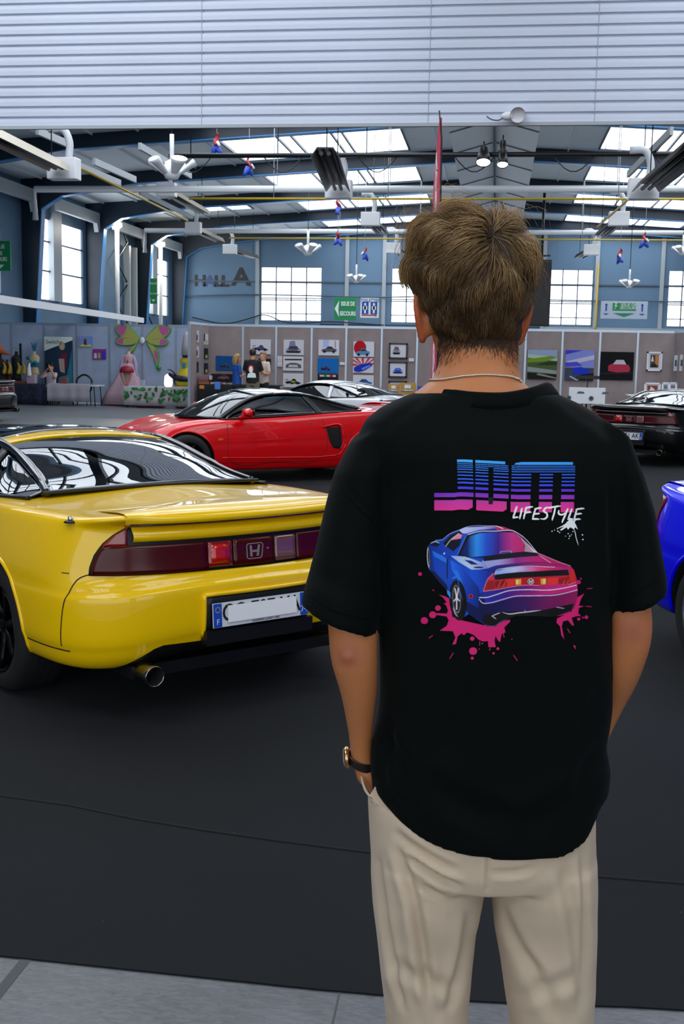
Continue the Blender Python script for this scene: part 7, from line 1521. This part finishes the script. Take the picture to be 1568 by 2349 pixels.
    poly([(270,770),(330,702),(400,672),(432,695),(405,790),(350,840),(285,800)], '05081c'); poly([(330,745),(395,690),(428,702),(415,732)], 'd87ca0'); line([(288,800),(330,745),(400,690)], 4, 'd8d8c8'); line([(262,775),(350,838)], 4, '1c50b0')
    ell(205, 776, 38, 22, '0c1034'); line([(170,770),(205,757),(238,768)], 5, 'c0d0f0'); line([(205,748),(262,742)], 6, '7aa0e0'); poly([(268,858),(284,842),(284,862)], 'c8d0f0')
    # deck
    poly([(590,912),(700,892),(900,872),(1045,866),(1060,890),(1150,925),(900,930),(700,952),(640,972),(580,950)], ramp([(580,'8e96d0'),(720,'9c96c8'),(860,'8a2a80'),(1050,'b41c64'),(1150,'a01858')])); poly([(600,885),(900,852),(1040,858),(1048,874),(900,884),(600,918)], '0a0818')
    poly([(330,872),(450,880),(600,930),(640,975),(560,985),(500,985),(400,925)], ramp([(330,'8aa8e8'),(480,'b4c4f0'),(640,'6a78c0')])); poly([(440,905),(500,912),(560,945),(500,945)], '0b2070'); ell(560, 968, 42, 7, '0a1238'); line([(600,985),(680,1000),(900,935),(1100,930),(1290,955)], 4, '14081c')
    poly([(1050,868),(1150,900),(1240,930),(1200,936),(1150,928)], 'b81c5c'); line([(1045,850),(1240,930),(1310,955)], 3, 'f0c0d0'); line([(1060,872),(1150,932)], 3, 'f0c8d8')
    poly([(660,1000),(740,962),(900,940),(1150,938),(1300,960),(1300,978),(1180,960),(900,958),(740,985),(690,1015)], ramp([(660,'10206c'),(850,'2a1c70'),(1000,'8a1c68'),(1300,'a8185c')]))
    poly([(690,1028),(700,1000),(780,975),(900,962),(1185,968),(1192,985),(1150,1002),(900,1004),(780,1016)], ramp([(690,'7aa0e8'),(850,'b4bcec'),(950,'b880b4'),(1050,'d83a70'),(1190,'b01c58')])); line([(690,1030),(700,998),(780,973),(900,960),(1185,966)], 3, 'e8e8f8')
    poly([(690,1030),(780,1018),(900,1006),(1290,985),(1302,1032),(1000,1048),(700,1072)], '030306')
    # lamps
    poly([(598,1162),(636,1062),(680,1015),(690,1070),(900,1052),(1300,1035),(1318,965),(1345,1005),(1355,1085),(1310,1102),(900,1114),(690,1150)], 'b41820')
    poly([(610,1150),(640,1075),(684,1075),(690,1140)], '8c1420'); poly([(636,1062),(680,1018),(684,1072),(640,1075)], 'c8283a'); 
    for q, c in (([(695,1085),(790,1070),(790,1108),(695,1130)], '7a1018'), ([(790,1065),(858,1060),(850,1118),(795,1122)], 'd02c28'), ([(918,1058),(1050,1056),(1048,1108),(920,1112)], 'a8141c'), ([(1120,1056),(1210,1050),(1210,1104),(1120,1108)], 'd02c28'), ([(1210,1060),(1300,1042),(1300,1098),(1215,1104)], '8a1018'), ([(1306,1030),(1322,975),(1342,1008),(1350,1080),(1308,1094)], 'c8241c')): poly(q, c)
    for x in (720, 760, 1240, 1270): line([(x,1125),(x+26,1072)], 6, 'd8484a')
    poly([(860,1066),(908,1062),(906,1108),(862,1112)], 'd8943a'); poly([(868,1070),(884,1068),(884,1104),(868,1106)], 'f0d080'); poly([(1066,1060),(1112,1058),(1110,1106),(1070,1108)], 'd8943a'); poly([(1088,1064),(1104,1063),(1102,1100),(1088,1102)], 'f0d080')
    ell(986, 1083, 25, 24, 'd8c8cc'); ell(986, 1083, 21, 20, '2a2a3c'); 
    for L in ([(976,1070),(980,1096)], [(998,1070),(993,1096)], [(979,1084),(995,1084)]): line(L, 5, 'f4f4f4')
    line([(598,1164),(690,1152),(900,1116),(1310,1104),(1356,1086)], 3, 'e8a0a8'); line([(598,1162),(636,1062),(680,1015)], 3, 'e8909c')
    # bumper
    poly([(562,1215),(600,1170),(760,1150),(900,1122),(1310,1108),(1358,1092),(1368,1150),(1100,1175),(850,1185),(700,1225),(620,1228)], ramp([(560,'1a2a90'),(760,'30187c'),(950,'6a1670'),(1100,'b01c68'),(1370,'c82070')]))
    poly([(565,1240),(620,1268),(700,1255),(850,1212),(1000,1205),(1368,1160),(1365,1230),(1342,1300),(1190,1360),(860,1355),(700,1430),(630,1450),(590,1420),(565,1330)], ramp([(560,'0a0c3c'),(760,'140a4a'),(950,'340c50'),(1150,'6a1050'),(1370,'8a1250')]))
    line([(563,1214),(620,1214),(700,1192),(800,1160),(950,1150),(1150,1152),(1280,1132),(1362,1112)], 6, 'dcd4f0'); line([(563,1226),(590,1258),(650,1258),(750,1232),(850,1205),(1000,1200),(1200,1192),(1368,1152)], 6, 'c8bce8')
    poly([(585,1400),(620,1350),(700,1345),(760,1330),(1060,1322),(1340,1262),(1322,1322),(1190,1370),(860,1362),(700,1440),(640,1452)], '040406'); line([(750,1332),(790,1346),(900,1338),(1070,1318)], 7, 'd0ccd8', True); line([(665,1368),(700,1352),(738,1338)], 6, 'c0c0cc', True); line([(665,1362),(705,1390)], 6, 'c0c0cc', True); line([(600,1435),(680,1448),(770,1398),(800,1392)], 4, '4a6080', True); line([(1190,1292),(1262,1304)], 5, 'b8b0c0', True); line([(940,1318),(938,1330)], 4, 'b0b0b8')
    # wheels
    ell(392, 1235, 72, 168, '020204', -.08); ell(384, 1232, 50, 142, '0a0a0c', -.06); ell(380, 1228, 34, 118, '6a6470', -.06); ell(380, 1226, 27, 104, '141216', -.06)
    for k in range(5): a = k*2*pi/5+.3; line([(381, 1215), (381+26*cos(a), 1215+98*sin(a))], 11, 'c8c0c8')
    ell(381, 1214, 9, 30, 'd8d0d8'); line([(352,1290),(372,1350),(392,1372)], 5, 'e0d8dc', True); line([(388,1040),(400,1130),(430,1240)], 4, '2a70d8', True); poly([(303,1150),(328,1170),(332,1225),(303,1180)], '2a8ae8')
    ell(153, 888, 15, 96, '08080c', -.05); ell(151, 888, 10, 84, '8a8a94', -.05); ell(152, 886, 6, 66, '18181c', -.05); line([(147,795),(140,860),(146,940),(160,985)], 4, 'd8d8e0', True)
    ell(497, 1203, 20, 18, 'a0203c'); ell(497, 1204, 11, 8, '300818'); line([(300,900),(340,870)], 4, '0a1030'); line([(340,1060),(385,1040)], 4, '50a0e8', True)
    poly([(732,852),(738,836),(826,832),(832,848)], '8a90c8'); poly([(740,850),(745,841),(820,838),(824,847)], '1a1440')
    # -- LIFESTYLE in brush strokes
    WT = 'f0f0f4'
    for L in ([(872,466),(856,520),(838,566)], [(836,562),(884,556)], [(914,480),(905,530),(893,572)], [(950,470),(940,520),(925,572)], [(938,484),(1003,470)], [(935,522),(990,514)], [(1024,492),(1012,530),(1000,572)], [(1012,492),(1072,478)], [(1012,532),(1058,526)], [(994,572),(1054,572)],
              [(1142,474),(1108,482),(1092,508),(1118,528),(1120,552),(1096,572),(1062,568)], [(1128,482),(1228,464)], [(1186,474),(1176,530),(1158,582)], [(1214,498),(1216,530),(1246,536),(1268,520)], [(1288,484),(1268,540),(1238,602)], [(1320,486),(1308,530),(1288,576)], [(1284,574),(1336,572)], [(1362,492),(1352,530),(1340,576)], [(1350,494),(1422,484)], [(1350,534),(1402,526)], [(1336,576),(1392,572)]): line(L, 15, WT, True); line([(x+3, y+2) for x, y in L], 8, WT)
    poly([(1252,622),(1285,600),(1310,560),(1330,585),(1362,570),(1345,600),(1358,625),(1372,660),(1350,640),(1340,655),(1348,700),(1378,790),(1362,745),(1335,655),(1310,640),(1290,660),(1280,640),(1235,668),(1225,660),(1262,632),(1190,655)], WT); ell(1308, 612, 34, 26, WT)
    line([(1346,660),(1358,730),(1377,792)], 6, WT, True)
    for x, y, r in ((1208,672,6),(1160,672,5),(1222,682,5),(1292,692,5),(1305,712,6),(1318,700,4),(1298,732,5),(1270,712,4),(1408,702,6),(1412,740,6),(1205,650,5),(1180,662,4),(1330,675,4)): ell(x, y, r, r, WT)
    # -- lay on the cloth
    X0, Y0, K = 940.0, 1030.0, 440/1568
    ys, xs = np.where(al > .08); vid = -np.ones((H_+1, W_+1), int); quads = []; cols = []; verts = []; vc = []
    need = np.zeros((H_+1, W_+1), bool)
    for dy, dx in ((0, 0), (0, 1), (1, 0), (1, 1)): need[ys+dy, xs+dx] = True
    ny, nx = np.where(need)
    cam0 = Vector((-MX, -MY, CH)); pos = {}
    # coarse ray grid, then bilinear interpolation for speed
    st = 4; gh, gw = H_//st+2, W_//st+2; G = np.full((gh, gw, 3), np.nan)
    for j in range(gh):
        for i in range(gw):
            d = Vector(lray(X0+i*st*SS*K, Y0+j*st*SS*K)).normalized(); h = sb.ray_cast(cam0, d)
            if h[0]: G[j, i] = h[0]-d*.0011
    fj, fi = ny/st, nx/st; j0, i0 = np.floor(fj).astype(int), np.floor(fi).astype(int); tj, ti = (fj-j0)[:, None], (fi-i0)[:, None]
    Pn = (G[j0, i0]*(1-ti)+G[j0, i0+1]*ti)*(1-tj)+(G[j0+1, i0]*(1-ti)+G[j0+1, i0+1]*ti)*tj
    vid[ny, nx] = np.arange(len(ny))
    F = np.stack([vid[ys, xs], vid[ys+1, xs], vid[ys+1, xs+1], vid[ys, xs+1]], 1)
    # vertex colour = mean of touching painted cells, faded to cloth colour at the edge of the ink
    acc = np.zeros((H_+1, W_+1, 3)); cnt = np.zeros((H_+1, W_+1)); base = np.array(lin('0c1110'))
    ccol = img*al[..., None].clip(0, 1)+base*(1-al[..., None].clip(0, 1))
    for dy, dx in ((0, 0), (0, 1), (1, 0), (1, 1)): acc[dy:dy+H_, dx:dx+W_] += ccol; cnt[dy:dy+H_, dx:dx+W_] += 1
    vcol = np.minimum((acc/np.maximum(cnt, 1)[..., None])[ny, nx]*1.35, .95)
    me = bpy.data.meshes.new('shirt_print'); me.from_pydata([tuple(p) for p in Pn], [], F.tolist()); me.update()
    at = me.color_attributes.new('Col', 'FLOAT_COLOR', 'POINT'); at.data.foreach_set('color', np.concatenate([vcol, np.ones((len(vcol), 1))], 1).astype(np.float32).ravel())
    m = vcol_mat('shirt_ink', .55, spec=.25); me.materials.append(m); o = link('shirt_print', me, shirt); o['label'] = 'back print with JDM LIFESTYLE lettering and a blue and magenta sports car'; shade(o)
make_print()
# ================================================================ light
w = bpy.data.worlds.new('world'); SC.world = w; w.use_nodes = True; bg = w.node_tree.nodes['Background']; bg.inputs['Color'].default_value = (.86, .93, 1.0, 1); bg.inputs['Strength'].default_value = 1.6
def area(name, loc, size, energy, rot=(0, 0, 0), col=(1, 1, 1)):
    l = bpy.data.lights.new(name, 'AREA'); l.shape = 'RECTANGLE'; l.size, l.size_y = size; l.energy = energy; l.color = col
    o = bpy.data.objects.new(name, l); COL.objects.link(o); o.location = loc; o.rotation_euler = rot; return o
SC.view_settings.exposure = 0.22
SC.cycles.use_adaptive_sampling = True; SC.cycles.adaptive_threshold = .015; SC.cycles.max_bounces = 6; SC.cycles.diffuse_bounces = 3; SC.cycles.glossy_bounces = 4; SC.cycles.transparent_max_bounces = 12; SC.cycles.transmission_bounces = 4
SC.cycles.sample_clamp_indirect = 4.0; SC.cycles.use_denoising = True; SC.cycles.caustics_reflective = False; SC.cycles.caustics_refractive = False
